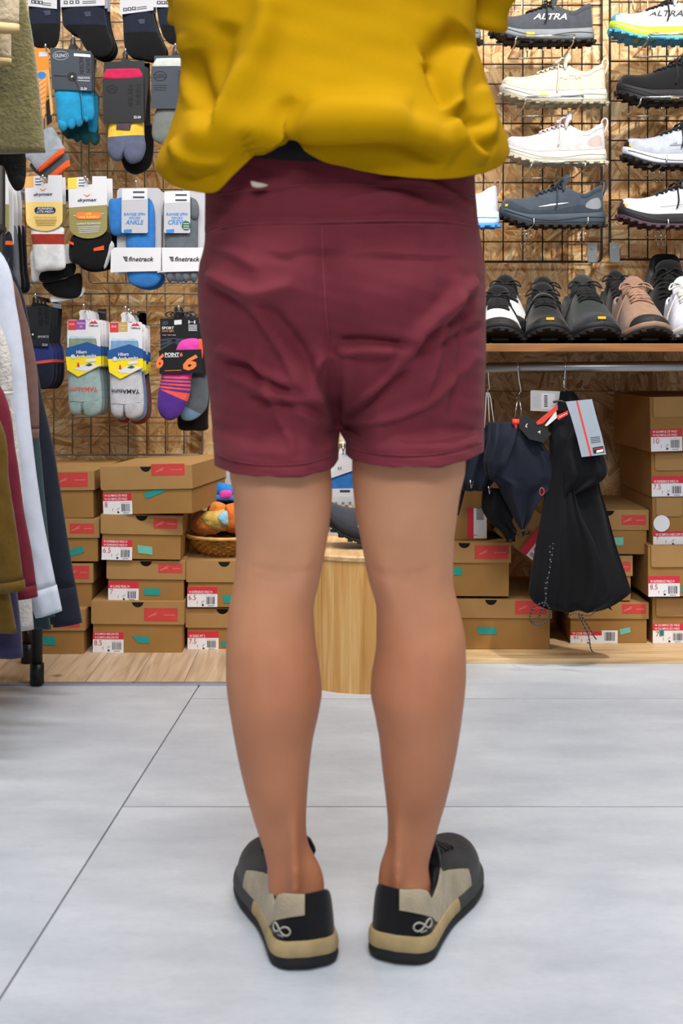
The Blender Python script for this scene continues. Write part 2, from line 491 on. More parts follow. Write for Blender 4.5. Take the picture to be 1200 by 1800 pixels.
GROUT = M('dark_tile_joint', '#8b8e92', .9, .2, 40)
TILE = floor_mat()

# ------------------------------------------------------------------ floor
fl = mk('floor', *boxv(-3, 3, -2.5, 3.86, -.06, -.004), GROUT); setp(fl, 'pale grey mortar-look floor tiles with thin joints', None, None, 'structure')
def seam_x(Y): return -0.391+(Y-1.565)*0.0545
G = .0017
def tile(poly):
    vs = [(x, y, 0) for x, y in poly]+[(x, y, -.004) for x, y in poly]
    n = len(poly); fs = [tuple(range(n)), tuple(range(n, 2*n))[::-1]]+[((i+1) % n, i, i+n, (i+1) % n+n) for i in range(n)]
    fixn(mk('tile', vs, fs, TILE, fl))
ys_r = [-2.5, -.25, .96, 2.214, 2.889, 3.86]
for a, b in zip(ys_r, ys_r[1:]):
    tile([(seam_x(a)+G, a+G), (1.15, a+G), (1.15, b-G), (seam_x(b)+G, b-G)])
    tile([(1.15+2*G, a+G), (3, a+G), (3, b-G), (1.15+2*G, b-G)])
ys_l = [-2.5, -.6, .7, 3.0]
for a, b in zip(ys_l, ys_l[1:]):
    tile([(-1.6, a+G), (seam_x(a)-G, a+G), (seam_x(b)-G, b-G), (-1.6, b-G)])
    tile([(-3, a+G), (-1.6-2*G, a+G), (-1.6-2*G, b-G), (-3, b-G)])
# plank flooring under the sock wall
pf = mk('floor_planks', *boxv(-3, -.13, 3.015, 3.86, -.004, .0), GROUT); setp(pf, 'greyed oak floorboards below the sock wall', None, None, 'structure')
x = -.13
k = 0
while x > -2.9:
    wv = .109
    o = box('plank', x-wv+.0006, x-.0006, 3.017+.0, 3.80, .0, .0032, PLANK, pf); k += 1
    x -= wv
tr = box('trim_1', -3, -.13, 2.998, 3.0165, 0, .0045, STRIP, None, .001); setp(tr, 'thin aluminium strip between tiles and floorboards', None, None, 'structure')
for sx in (-.68, -.458, -.2, -.9):
    vs, fs = tubev([(sx, 3.007, .004), (sx, 3.007, .0056)], .0035, 10); mk('screw', vs, fs, STEEL, tr)
# low pine platform board under the right hand boxes
pb = thing('platform_board', 'pale pine board lying on the floor under the right-hand shoe boxes', 'board', (1.1, 3.5, 0))
BZ = .012
for i, (y0, y1) in enumerate(((3.205, 3.36), (3.362, 3.55), (3.552, 3.79))):
    box('plank', .25, 3, y0, y1, 0, BZ, PINEB, pb, .0012, True)

# ------------------------------------------------------------------ walls
wb = mk('wall_back', *boxv(-3, 3, 3.815, 3.9, -.06, 2.8), M('dark_wall_core', '#4a3420', .9)); setp(wb, 'strand board wall behind the shop displays', None, None, 'structure')
for i, (x0, x1) in enumerate(((-3, -2.1), (-2.1, -1.19), (-1.19, -.28), (-.28, .63), (.63, 1.54), (1.54, 2.45), (2.45, 3))):
    for z0, z1 in ((-.004, .62), (.62, 2.8)):
        if i < 3: z0, z1 = (z0, 1.82) if z0 < 0 else (1.82, 2.8)
        o = mk('panel', *boxv(-(x1-x0)/2+.0008, (x1-x0)/2-.0008, 0, .015, 0, z1-z0-.0015), OSB, wb)
        o.location = ((x0+x1)/2, 3.80, z0)
ce = mk('ceiling', *boxv(-3, 3, -2.5, 3.9, 2.85, 2.9), M('white_ceiling', '#dcdcda', .9)); setp(ce, 'plain white shop ceiling', None, None, 'structure')
# wooden post at the right end of the sock wall
a = P(354, 660, 3.73); b_ = P(374, 660, 3.73)
po = box('trim_2', a.x, b_.x, 3.755, 3.798, 0, 2.8, PINE, None, .002); setp(po, 'pine post beside the sock wall', None, None, 'structure')

# ------------------------------------------------------------------ wire grid panels
def wire_panel(label, xs, ys, Y, mat, r, edge=None, re=.0032):
    """xs, ys: pixel columns / rows of the wires; edge=(x0,x1,y0,y1) thick rim"""
    x0, x1, y0, y1 = edge
    c = P((x0+x1)/2, y1, Y)
    root = thing('wire_grid_panel', label, 'wire panel', c)
    A, B = P(x0, y0, Y), P(x1, y1, Y)
    hv, hf = tubev([(0, 0, 0), (B.x-A.x, 0, 0)], r, 6); hme = bpy.data.meshes.new('wire_across'); hme.from_pydata([tuple(v) for v in hv], [], hf); hme.materials.append(mat)
    vv, vf = tubev([(0, 0, 0), (0, 0, A.z-B.z)], r, 6); vme = bpy.data.meshes.new('wire_upright'); vme.from_pydata([tuple(v) for v in vv], [], vf); vme.materials.append(mat)
    for m_ in (hme, vme): m_.polygons.foreach_set('use_smooth', [True]*len(m_.polygons))
    for px in xs: inst('wire', vme, root, P(px, y1, Y)-c)
    for py in ys: inst('wire', hme, root, P(x0, py, Y)-c+Vector((0, -2*r, 0)))
    q = 9
    rim = [p for p in rrect(x0, y0, x1, y1, q)]
    tube('rim', [P(p[0], p[1], Y)-c for p in rim], re, mat, root, 8, True)
    return root
GY = 3.745
step = 32.7
wire_panel('grey wire grid panel behind the upper left sock packs, left of the double upright', [143-step*k for k in range(1, 13)], [497-step*k for k in range(1, 26)], GY, GRIDM, .0017, (-260, 143, -360, 497), .0026)
wire_panel('grey wire grid panel behind the two socks packs with broad white bands', [156+step*k for k in range(1, 11)], [497-step*k for k in range(1, 26)], GY, GRIDM, .0017, (156, 500, -360, 497), .0026)
wire_panel('grey wire grid panel behind the lowest row of sock packs', [356-step*k for k in range(1, 17)], [799-step*k for k in range(1, 9)], GY, GRIDM, .0017, (-180, 356, 516, 799), .0026)
GY2 = 3.74
st2 = 34.6
wire_panel('black wire grid panel behind the left column of wall shoes', [1057-st2*k for k in range(1, 9)], [459.6-st2*k for k in range(1, 22)], GY2, BLACKW, .0019, (740, 1057, -300, 460), .0034)
wire_panel('black wire grid panel behind the right column of wall shoes', [1071.5+33.2*k for k in range(1, 11)], [456-34.75*k for k in range(1, 22)], GY2, BLACKW, .0019, (1071.5, 1440, -305, 456), .0034)
for px, lab, side in ((1040, 'steel wall clip at the bottom right corner of the left black grid panel', 'l'), (1079, 'steel wall clip at the bottom left corner of the right black grid panel', 'r')):
    k = Kit('panel_clip', lab, 'clip', px, 461, 3.732)
    k.plate('bracket_plate', rrect(px-8.5, 427, px+8.5, 461, 1), -.006, STEEL, .002)
    k.plate('lip', rrect(px-8.5, 449, px+8.5, 461.5, 1), -.012, STEEL, .006)
    vs, fs = tubev([(0, -.0085, 25*k.u), (0, -.006, 25*k.u)], .004, 10); mk('screw', vs, fs, CHROME, k.root)

# ------------------------------------------------------------------ shelf and hanging pipe on the right
SY0 = 3.08
sh = thing('shoe_shelf', 'long brown pine shelf carrying shoes below the black grid', 'shelf', (1.3, 3.44, .733))
zt, zb = HCAM+.0015, HCAM-.017
box('shelf_board', .16, 3, SY0, 3.798, zb, zt, PINEX, sh, .0015, True)
box('end_bracket', .16, .18, SY0+.1, 3.798, zb-.16, zb-.035, PINEX, sh, .001, True)
PIPEY = 3.17
pp = thing('hanging_pipe', 'grey steel pipe under the shoe shelf with garments hanging on it', 'pipe', P(1100, 645, PIPEY))
tube('pipe', [P(790, 647, PIPEY), P(1100, 644.5, PIPEY), P(1700, 640, PIPEY)], .0125, STEEL, pp, 16, world=True)
for px in (800, 1420):
    c = P(px, 645, PIPEY)
    tube('pipe_holder', [c+Vector((-.006, 0, 0)), c+Vector((.006, 0, 0))], .0165, STEEL, pp, 16, world=True)
    box('holder_strap', c.x-.006, c.x+.006, c.y-.003, c.y+.003, c.z+.012, zb, STEEL, pp, 0, True)
# ------------------------------------------------------------------ person seen from behind
def skin_mat():
    m = bpy.data.materials.new('skin'); m.use_nodes = True
    nt = m.node_tree; L = nt.links; N = nt.nodes; b = N['Principled BSDF']
    tc = N.new('ShaderNodeTexCoord')
    n1 = N.new('ShaderNodeTexNoise'); n1.inputs['Scale'].default_value = 9; n1.inputs['Detail'].default_value = 6; L.new(tc.outputs['Object'], n1.inputs['Vector'])
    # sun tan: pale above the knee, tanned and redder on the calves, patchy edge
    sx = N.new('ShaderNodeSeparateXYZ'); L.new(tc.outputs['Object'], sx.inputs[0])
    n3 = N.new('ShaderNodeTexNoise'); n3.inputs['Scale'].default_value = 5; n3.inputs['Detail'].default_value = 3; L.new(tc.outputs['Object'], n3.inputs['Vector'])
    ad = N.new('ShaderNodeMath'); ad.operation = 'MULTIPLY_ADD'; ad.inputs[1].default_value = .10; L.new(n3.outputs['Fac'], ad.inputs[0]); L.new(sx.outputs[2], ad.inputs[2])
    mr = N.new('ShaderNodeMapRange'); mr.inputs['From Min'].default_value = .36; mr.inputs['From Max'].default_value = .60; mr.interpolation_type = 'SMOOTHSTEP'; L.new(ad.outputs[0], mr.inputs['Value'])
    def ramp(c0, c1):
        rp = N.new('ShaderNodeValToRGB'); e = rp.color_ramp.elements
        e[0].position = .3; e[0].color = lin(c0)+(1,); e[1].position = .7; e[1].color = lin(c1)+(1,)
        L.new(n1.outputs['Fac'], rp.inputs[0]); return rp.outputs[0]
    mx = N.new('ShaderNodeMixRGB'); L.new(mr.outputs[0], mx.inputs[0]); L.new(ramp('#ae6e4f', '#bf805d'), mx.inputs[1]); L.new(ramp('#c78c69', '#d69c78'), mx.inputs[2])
    L.new(mx.outputs[0], b.inputs['Base Color'])
    b.inputs['Roughness'].default_value = .52; b.inputs['Specular IOR Level'].default_value = .35
    b.inputs['Subsurface Weight'].default_value = .15; b.inputs['Subsurface Radius'].default_value = (.012, .005, .003)
    b.inputs['Subsurface Scale'].default_value = .5
    n2 = N.new('ShaderNodeTexNoise'); n2.inputs['Scale'].default_value = 260; L.new(tc.outputs['Object'], n2.inputs['Vector'])
    bp = N.new('ShaderNodeBump'); bp.inputs['Strength'].default_value = .06; bp.inputs['Distance'].default_value = .002
    L.new(n2.outputs['Fac'], bp.inputs['Height']); L.new(bp.outputs[0], b.inputs['Normal'])
    return m
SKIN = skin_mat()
def cloth_mat(name, c, var, wsc, rough=.8, sheen=.2, fine=.25, spec=.2):
    """woven cloth: soft colour drift, fine thread bump"""
    m = bpy.data.materials.new(name); m.use_nodes = True
    nt = m.node_tree; L = nt.links; N = nt.nodes; b = N['Principled BSDF']; c = lin(c)
    tc = N.new('ShaderNodeTexCoord')
    n1 = N.new('ShaderNodeTexNoise'); n1.inputs['Scale'].default_value = 14; n1.inputs['Detail'].default_value = 5; L.new(tc.outputs['Object'], n1.inputs['Vector'])
    mp = N.new('ShaderNodeMapping'); mp.inputs['Scale'].default_value = (wsc, wsc, wsc*.25); L.new(tc.outputs['Object'], mp.inputs[0])
    n2 = N.new('ShaderNodeTexNoise'); n2.inputs['Scale'].default_value = 1; n2.inputs['Detail'].default_value = 3; L.new(mp.outputs[0], n2.inputs['Vector'])
    av = N.new('ShaderNodeMath'); av.operation = 'ADD'; L.new(n1.outputs['Fac'], av.inputs[0]); L.new(n2.outputs['Fac'], av.inputs[1])
    rp = N.new('ShaderNodeValToRGB'); e = rp.color_ramp.elements
    dv = N.new('ShaderNodeMath'); dv.operation = 'MULTIPLY'; dv.inputs[1].default_value = .5; L.new(av.outputs[0], dv.inputs[0])
    e[0].position = .35; e[0].color = tuple(v*(1-var) for v in c)+(1,); e[1].position = .65; e[1].color = tuple(min(1, v*(1+var)) for v in c)+(1,)
    L.new(dv.outputs[0], rp.inputs[0]); L.new(rp.outputs[0], b.inputs['Base Color'])
    b.inputs['Roughness'].default_value = rough; b.inputs['Specular IOR Level'].default_value = spec; b.inputs['Sheen Weight'].default_value = sheen
    bp = N.new('ShaderNodeBump'); bp.inputs['Strength'].default_value = fine; bp.inputs['Distance'].default_value = .0015
    L.new(n2.outputs['Fac'], bp.inputs['Height']); L.new(bp.outputs[0], b.inputs['Normal'])
    MATS[name] = m
    return m
MAROON = cloth_mat('maroon_nylon', '#762d38', .07, 900, sheen=.04)
MUSTARD = cloth_mat('mustard_nylon', '#b08500', .04, 900, .85, 0, spec=.08)
BLKCLOTH = cloth_mat('black_stretch', '#15151a', .1, 700)

def fold_field(lines, ws=1.0):
    """sum of ridges (amp>0) and creases (amp<0) along polylines given in photograph pixels"""
    segs = []
    for amp, wid, pts in lines:
        wid *= ws
        cp = [(q[0], q[1]) for q in curve_pts([(p[0], p[1], 0) for p in pts], 6)]
        A = np.array(cp[:-1]); B = np.array(cp[1:]); n = len(A)
        tot = np.linspace(0, 1, n+1)
        segs.append((amp, wid, A, B, tot))
    def f(px, py):
        """px, py: arrays of pixel positions"""
        s = np.zeros(len(px))
        q = np.stack([px, py], 1)
        for amp, wid, A, B, tot in segs:
            lo, hi = np.minimum(A.min(0), B.min(0))-wid*3, np.maximum(A.max(0), B.max(0))+wid*3
            idx = np.nonzero((px > lo[0]) & (px < hi[0]) & (py > lo[1]) & (py < hi[1]))[0]
            if not len(idx): continue
            d = B-A; L2 = (d*d).sum(1)+1e-9
            qq = q[idx][:, None, :]
            t = np.clip(((qq-A)*d).sum(2)/L2, 0, 1)
            c = A+d*t[:, :, None]
            dist = np.sqrt(((qq-c)**2).sum(2))
            i = dist.argmin(1); r = np.arange(len(idx)); dd = dist[r, i]
            u = tot[i]+(tot[i+1]-tot[i])*t[r, i]
            fade = np.clip(np.minimum(np.minimum(u/.15, (1-u)/.2), 1), 0, 1)**.7
            s[idx] += amp*np.exp(-(dd/wid)**2)*fade
        return s
    return f
def displace(o, root, field, lim=.15, big=None):
    """move camera-side vertices of a world-space mesh along their normals"""
    me = o.data; n = len(me.vertices); loc = np.array(ROOTM[root.name].translation)
    co = np.empty(n*3); me.vertices.foreach_get('co', co); co = co.reshape(-1, 3)
    nr = np.empty(n*3); me.vertex_normals.foreach_get('vector', nr); nr = nr.reshape(-1, 3)
    t = np.clip((-nr[:, 1]+.05)/.55, 0, 1); wgt = t*t*(3-2*t)
    W_ = co+loc
    px = CX+W_[:, 0]*F/W_[:, 1]; py = HZ+(HCAM-W_[:, 2])*F/W_[:, 1]
    a = field(px, py)
    if big: a = a+big(px, py)
    co = co+nr*(a*wgt)[:, None]
    me.vertices.foreach_set('co', co.ravel()); me.update()

HIPY = 1.735
LEGY = 1.725
person = thing('person', 'person seen from behind in mustard shirt, maroon shorts and black-and-beige sneakers', 'person', (0, LEGY, 0))
# silhouettes read from the photograph: row -> left edge, right edge
LL = [(690, 410, 560), (780, 405, 575), (830, 403, 582), (870, 410, 584), (907, 412, 581), (962, 415, 573), (1018, 411, 562), (1073, 402, 551), (1129, 397.5, 555), (1185, 397, 563.5), (1215, 399, 566),
      (1250, 404, 561), (1300, 412, 550), (1350, 422, 544), (1400, 434, 540), (1450, 448, 538), (1480, 458, 541), (1500, 464, 549), (1525, 469, 563), (1555, 470, 570), (1590, 474, 570), (1640, 480, 565)]
RL = [(690, 635, 810), (770, 622, 818), (820, 618, 818), (870, 621, 808), (907, 625.5, 803), (962, 636, 797), (1018, 647, 796), (1073, 661, 808), (1129, 661, 818), (1185, 652.5, 819), (1215, 650.5, 817),
      (1250, 657, 813), (1300, 666, 806), (1350, 671, 797), (1400, 677, 786), (1450, 681, 772), (1480, 680.5, 764), (1500, 675, 758), (1525, 667, 753), (1555, 664, 757), (1590, 666, 757), (1640, 670, 750)]
RYB = [(690, .052), (780, .066), (830, .072), (907, .066), (962, .057), (1018, .052), (1073, .055), (1150, .064), (1215, .066), (1300, .054), (1400, .039), (1450, .033), (1500, .031), (1540, .036), (1590, .043), (1640, .043)]
RYF = [(690, .055), (780, .068), (830, .074), (907, .068), (1018, .062), (1073, .055), (1215, .045), (1400, .037), (1500, .036), (1560, .05), (1640, .06)]
def leg_rings(S, tend, Yc):
    ys = [r[0] for r in S]; rings = []
    for py in range(690, 1641, 8):
        L, R = cat(ys, [r[1] for r in S], py), cat(ys, [r[2] for r in S], py)
        rb, rf = cat([r[0] for r in RYB], [r[1] for r in RYB], py), cat([r[0] for r in RYF], [r[1] for r in RYF], py)
        ring = []
        tw = smooth(1380, 1470, py)*(1-smooth(1575, 1600, py))
        for i in range(56):
            th = 2*PI*i/56; c, s_ = math.cos(th), math.sin(th)
            px = (L+R)/2+(R-L)/2*c
            y = Yc-(rb if s_ > 0 else rf)*s_
            if s_ > 0:
                # Achilles tendon ridge with hollows either side
                dx = (px-tend)/11
                y += tw*s_*(.011-.016*math.exp(-dx*dx))
                # two calf heads
                cw = math.exp(-((py-1190)/70)**2)
                y += cw*.004*math.exp(-((px-(L+R)/2)/9)**2)
                # soft cords either side of the knee hollow
                kw = math.exp(-((py-1000)/45)**2)
                u = (px-(L+R)/2)/((R-L)/2)
                y -= kw*.004*(math.exp(-((abs(u)-.62)/.2)**2)-.6*math.exp(-(u/.4)**2))
            p = P(px, py, Yc); p.y = y
            ring.append(p)
        rings.append(ring)
    return loft(rings)
def ell_loft(rows, n=28):
    """rows of (centre, rx, ry) vertical loft"""
    return loft([[Vector((c[0]+rx*math.cos(2*PI*i/n), c[1]-ry*math.sin(2*PI*i/n), c[2])) for i in range(n)] for c, rx, ry in rows])
def capsule(a, b, ra, rb, n=14):
    a, b = Vector(a), Vector(b); pts, rs = [], []
    d = (b-a).normalized()
    for k in range(5):
        t = k/4*PI/2; pts.append(a-d*ra*math.cos(t)); rs.append(max(ra*math.sin(t), ra*.05))
    for k in range(5):
        t = k/4*PI/2; pts.append(b+d*rb*math.sin(t)); rs.append(max(rb*math.cos(t), rb*.05))
    return tubev(pts, ra, n, False, rs)
hipc = P(600, 500, HIPY)
bx = hipc.x
parts = [leg_rings(LL, 520, LEGY-.006), leg_rings(RL, 696, LEGY+.006)]
parts.append(ell_loft([((bx, HIPY, z), rx, ry) for z, rx, ry in ((.685, .11, .045), (.71, .125, .055), (.76, .135, .068), (.84, .135, .075), (.93, .135, .085), (1.02, .135, .085), (1.14, .15, .095), (1.22, .155, .095), (1.29, .14, .08), (1.33, .07, .06), (1.40, .05, .052))]))
parts.append(ell_loft([((bx, HIPY+.02, z), rx, ry) for z, rx, ry in ((1.36, .04, .045), (1.41, .055, .07), (1.46, .07, .09), (1.52, .076, .098), (1.57, .07, .09), (1.60, .045, .06), (1.61, .015, .02))]))
parts.append(capsule((bx, HIPY+.12, 1.475), (bx, HIPY+.125, 1.455), .012, .015))           # nose
for s_ in (-1, 1):
    parts.append(capsule((bx+s_*.078, HIPY+.02, 1.49), (bx+s_*.08, HIPY+.015, 1.46), .014, .011))  # ears
    sx = bx+s_*.135
    parts.append(capsule((sx, HIPY, 1.27), (sx-s_*.005, HIPY+.12, 1.04), .042, .034))
    parts.append(capsule((sx-s_*.005, HIPY+.12, 1.04), (bx+s_*.05, HIPY+.30, 1.14), .036, .025))
    wr = Vector((bx+s_*.05, HIPY+.30, 1.14))
    parts.append(capsule(wr, wr+Vector((-s_*.02, .06, .03)), .026, .03))
    for q in range(4):
        a = wr+Vector((-s_*.02+(q-1.5)*.017, .075, .035)); m_ = a+Vector((-s_*.004, .032, .008-.002*abs(q-1.2)))
        parts.append(capsule(a, m_, .0085, .008)); parts.append(capsule(m_, m_+Vector((-s_*.004, .018, -.016)), .008, .0068))
    a = wr+Vector((-s_*.038, .03, .03)); parts.append(capsule(a, a+Vector((-s_*.014, .035, .012)), .0095, .008))
# feet inside the shoes
for (hx, hy, toe) in ((P(520, 1640, LEGY).x, LEGY, -.07), (P(712, 1640, LEGY).x, LEGY, .075)):
    parts.append(capsule((hx, hy-.005, .055), (hx+toe*.55, hy+.10, .052), .026, .016))
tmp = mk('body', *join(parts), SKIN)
tmp.location = (0, 0, 0)
md = tmp.modifiers.new('r', 'REMESH'); md.mode = 'VOXEL'; md.voxel_size = .005; md.use_smooth_shade = True
ms = tmp.modifiers.new('s', 'SMOOTH'); ms.factor = .5; ms.iterations = 4
bpy.context.view_layer.update()
dg = bpy.context.evaluated_depsgraph_get()
me = bpy.data.meshes.new_from_object(tmp.evaluated_get(dg))
tmp.modifiers.clear(); old = tmp.data; tmp.data = me; bpy.data.meshes.remove(old)
me.transform(ROOTM[person.name].inverted())
me.polygons.foreach_set('use_smooth', [True]*len(me.polygons))
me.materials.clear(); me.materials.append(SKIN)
tmp.parent = person
body = tmp; body.name = 'body'
knee = fold_field([(-.0016, 5, [(420, 985), (470, 1003), (530, 1006), (566, 992)]), (-.0012, 4, [(425, 1003), (470, 1018), (520, 1020)]),
                   (-.0016, 5, [(642, 996), (690, 1012), (740, 1005), (790, 985)]), (-.0012, 4, [(660, 1012), (715, 1022), (760, 1012)])])
displace(body, person, knee)
hair = mk('hair', *ell_loft([((bx, HIPY+.008, z), rx, ry) for z, rx, ry in ((1.43, .06, .07), (1.47, .08, .094), (1.53, .086, .102), (1.59, .074, .09), (1.62, .04, .05), (1.628, .01, .012))]), M('black_hair', '#15110f', .5, .2, 60, .4), person, True, True)

# ---- shorts
SHL = [(232, 372), (300, 362), (332, 360), (423, 360), (469, 350.6), (515, 347.5), (561, 350), (652, 362), (744, 372), (822, 377), (850, 379)]
SHR = [(232, 832), (322, 835), (377, 839), (442, 848), (478, 853), (607, 854), (698, 851.5), (790, 850), (850, 848)]
HEML = [(372, 812), (380, 819), (408, 831), (467, 839), (536, 836), (584, 822), (601, 797)]
HEMR = [(602, 794), (623, 810), (674, 820), (742, 822), (816, 810), (852, 793)]
def build_shorts():
    N = 192; ROWS = 92; top, cro = 262, 752
    Lx = lambda py: cat([r[0] for r in SHL], [r[1] for r in SHL], py)
    Rx = lambda py: cat([r[0] for r in SHR], [r[1] for r in SHR], py)
    ryb = lambda py: cat([262, 340, 430, 520, 620, 752], [.112, .123, .142, .150, .138, .105], py)
    ryf = lambda py: cat([262, 520, 752], [.105, .115, .105], py)
    vs, fs = [], []
    hip = []
    for j in range(ROWS+1):
        py = top+(cro-top)*j/ROWS
        row = []
        cleft = smooth(470, 752, py)
        for i in range(N):
            th = 2*PI*i/N; c, s_ = math.cos(th), math.sin(th)
            L, R = Lx(py), Rx(py)
            mid = 600 + (600-(L+R)/2)*0 
            cx = (L+R)/2
            # crotch centre pulls the back seam to column 596
            px = cx+(R-L)/2*math.copysign(abs(c)**.86, c)
            px += (1-abs(c))**2*(597-cx)*cleft
            ry = ryb(py) if s_ > 0 else ryf(py)
            y = HIPY-ry*math.copysign(abs(s_)**.8, s_)
            dip = math.exp(-((px-597)/38)**2)*cleft
            y += (ry*.93*dip**1.2*smooth(625, 752, py)**1.5) * (1 if s_ > 0 else -1)
            Ye = min(y, HIPY) if s_ > 0 else HIPY
            p = P(px, py, Ye); p.y = y
            row.append(len(vs)); vs.append(p)
        hip.append(row)
    for j in range(ROWS):
        for i in range(N):
            k = (i+1) % N
            fs.append((hip[j][i], hip[j][k], hip[j+1][k], hip[j+1][i]))
    last = hip[-1]; back, front = last[N//4], last[3*N//4]
    K = 30
    inner = []
    for q in range(1, K):
        t = q/K
        p = vs[back].lerp(vs[front], t); p = p+Vector((0, 0, -.004*math.sin(PI*t)))
        inner.append(len(vs)); vs.append(p)
    LR = 30
    for side in (1, -1):
        if side == 1:   # right leg: front centre -> right -> back centre
            outer = [last[(3*N//4+k) % N] for k in range(N//2+1)]; loop0 = outer+inner
            hem = HEMR
        else:           # left: back centre -> left -> front centre
            outer = [last[N//4+k] for k in range(N//2+1)]; loop0 = outer+inner[::-1]
            hem = HEML
        n = len(loop0); no = len(outer)
        prev = loop0
        for r in range(1, LR+1):
            t = r/LR; cur = []
            for a, vi in enumerate(loop0):
                v0 = vs[vi]
                if a < no: ph = -PI*.80+1.60*PI*a/(no-1)
                else: ph = PI*.80+.40*PI*(a-no+1)/(n-no+1)
                if side == 1: c, s_ = math.cos(ph), math.sin(ph)
                else: c, s_ = -math.cos(ph), -math.sin(ph)
                # target hem ellipse
                hl, hr = hem[0][0], hem[-1][0]
                if side == 1: hl, hr = 607, 850
                else: hl, hr = 378, 595
                px = (hl+hr)/2+(hr-hl)/2*math.copysign(abs(c)**.9, c)
                hy = cat([h[0] for h in hem], [h[1] for h in hem], px)
                if s_ < 0: hy -= 6
                ry = .112 if s_ > 0 else .104
                y = HIPY-ry*math.copysign(abs(s_)**.85, s_)
                ptop = PX(v0)
                py = ptop[1]+(hy-ptop[1])*t
                e = smooth(0, .55, t)
                # outer contour follows the photograph's edge
                X = px
                if a < no and abs(c) > .2 and c*side > 0:
                    edge = Rx(py) if side == 1 else Lx(py)
                    X = px+(edge-(hr if side == 1 else hl))*abs(c)**2
                pxx = ptop[0]*(1-e)+X*e if not (a < no and c*side > .5) else X*e+ptop[0]*(1-e)
                yy = v0.y*(1-e)+y*e
                p = P(pxx, py, min(yy, HIPY)); p.y = yy
                cur.append(len(vs)); vs.append(p)
            for a in range(n):
                b = (a+1) % n
                fs.append((prev[a], prev[b], cur[b], cur[a]))
            prev = cur
        # turned-in hem
        cen = sum((vs[i] for i in prev), Vector())/n
        inn = []
        for i in prev:
            d = vs[i]-cen; d.z = 0
            inn.append(len(vs)); vs.append(vs[i]-d.normalized()*.004+Vector((0, 0, .001)))
        inn2 = []
        for i in inn:
            inn2.append(len(vs)); vs.append(vs[i]+Vector((0, 0, .03)))
        for a in range(n):
            b = (a+1) % n
            fs.append((prev[a], prev[b], inn[b], inn[a])); fs.append((inn[a], inn[b], inn2[b], inn2[a]))
    return vs, fs
shorts = fixn(mk('shorts', *build_shorts(), MAROON, person, True, True))
setp(shorts, 'maroon nylon shorts')
sf = fold_field([
    (-.0032, 3.8, [(352, 412), (400, 397), (470, 391), (570, 391), (700, 388), (800, 390), (848, 400)]),       # yoke seam
    (.0022, 3.6, [(352, 406), (400, 391), (470, 385), (570, 385), (700, 382), (800, 384), (848, 394)]),
    (-.0036, 4.0, [(566, 396), (568, 470), (572, 540), (578, 600)]),                                            # centre seam
    (-.004, 7, [(470, 452), (505, 458), (530, 448), (575, 442), (610, 444)]),
    (.004, 9, [(640, 440), (720, 452), (800, 448)]), (-.003, 6, [(610, 452), (690, 458), (790, 456)]),
    # left side: long draped folds towards the crotch
    (.011, 16, [(372, 480), (420, 505), (460, 520), (520, 500)]), (-.010, 16, [(462, 530), (500, 590), (535, 650), (575, 690)]),
    (.009, 13, [(448, 530), (482, 600), (520, 665), (560, 705)]),
    (.008, 11, [(380, 612), (430, 630), (470, 660), (520, 680)]), (-.007, 9, [(390, 632), (440, 652), (480, 676), (510, 692)]),
    (.007, 10, [(395, 655), (450, 680), (510, 700), (570, 700)]), (-.006, 9, [(430, 700), (470, 706), (515, 716)]),
    (.006, 12, [(515, 720), (560, 745), (585, 790)]), (.005, 10, [(440, 610), (520, 800)]),
    # right side
    (-.009, 9, [(590, 612), (640, 602), (690, 604), (712, 606)]), (.009, 12, [(590, 625), (640, 620), (700, 620)]),
    (.010, 14, [(715, 605), (760, 560), (800, 520), (835, 490)]), (-.006, 10, [(735, 615), (780, 575), (830, 545)]),
    (.009, 11, [(610, 712), (650, 690), (700, 640), (740, 590)]), (-.008, 9, [(628, 716), (665, 698), (700, 672), (725, 650)]),
    (.006, 10, [(605, 740), (680, 735), (760, 700), (840, 620)]), (-.005, 9, [(730, 625), (790, 600), (850, 570)]),
    (.006, 9, [(740, 700), (775, 600), (800, 480)]), (-.004, 8, [(790, 740), (810, 620), (825, 500)]),
    (.004, 7, [(660, 320), (740, 318), (800, 345), (830, 370)]), (.003, 6, [(600, 350), (690, 340), (760, 360)]),
    (.003, 6, [(430, 345), (500, 340), (545, 330)]), (-.003, 5, [(640, 372), (720, 366), (800, 378)]),
    (-.0016, 3, [(380, 800), (408, 812), (467, 820), (536, 817), (584, 803)]), (-.0016, 3, [(623, 792), (674, 801), (742, 803), (816, 791), (848, 777)]),
    (.004, 9, [(368, 430), (420, 450), (470, 480)]), (-.004, 8, [(372, 500), (430, 540), (470, 600)]),
    (-.008, 9, [(576, 590), (582, 650), (590, 700), (598, 752)]), (.008, 10, [(556, 640), (562, 700), (575, 760)]), (.008, 10, [(606, 620), (610, 680), (612, 750)])], .8)
def big_sh(px, py):
    g = lambda x, y, a, b: np.exp(-((px-x)/a)**2-((py-y)/b)**2)
    nz = .0016*np.sin(px*.05+py*.031)*np.sin(py*.043-px*.021+1.3)+.0009*np.sin(px*.11-py*.09)*np.sin(py*.12+px*.05)
    return .016*g(455, 480, 78, 62)+.017*g(700, 490, 90, 66)-.026*g(578, 610, 70, 80)-.008*g(572, 470, 24, 70)-.012*g(470, 620, 60, 40)-.008*g(660, 650, 45, 40)+nz
sf0 = sf
sf = lambda px, py: 1.45*sf0(px, py)
displace(shorts, person, sf, big=big_sh)
wbv = []
for py in (228, 245, 262, 276, 287, 289):
    ring = []
    for i in range(64):
        th = 2*PI*i/64
        px = 597+226*math.cos(th)
        y = HIPY-(.128 if py < 284 else .112)*math.sin(th)
        p = P(px, py, min(y, HIPY)); p.y = y; ring.append(p)
    wbv.append(ring)
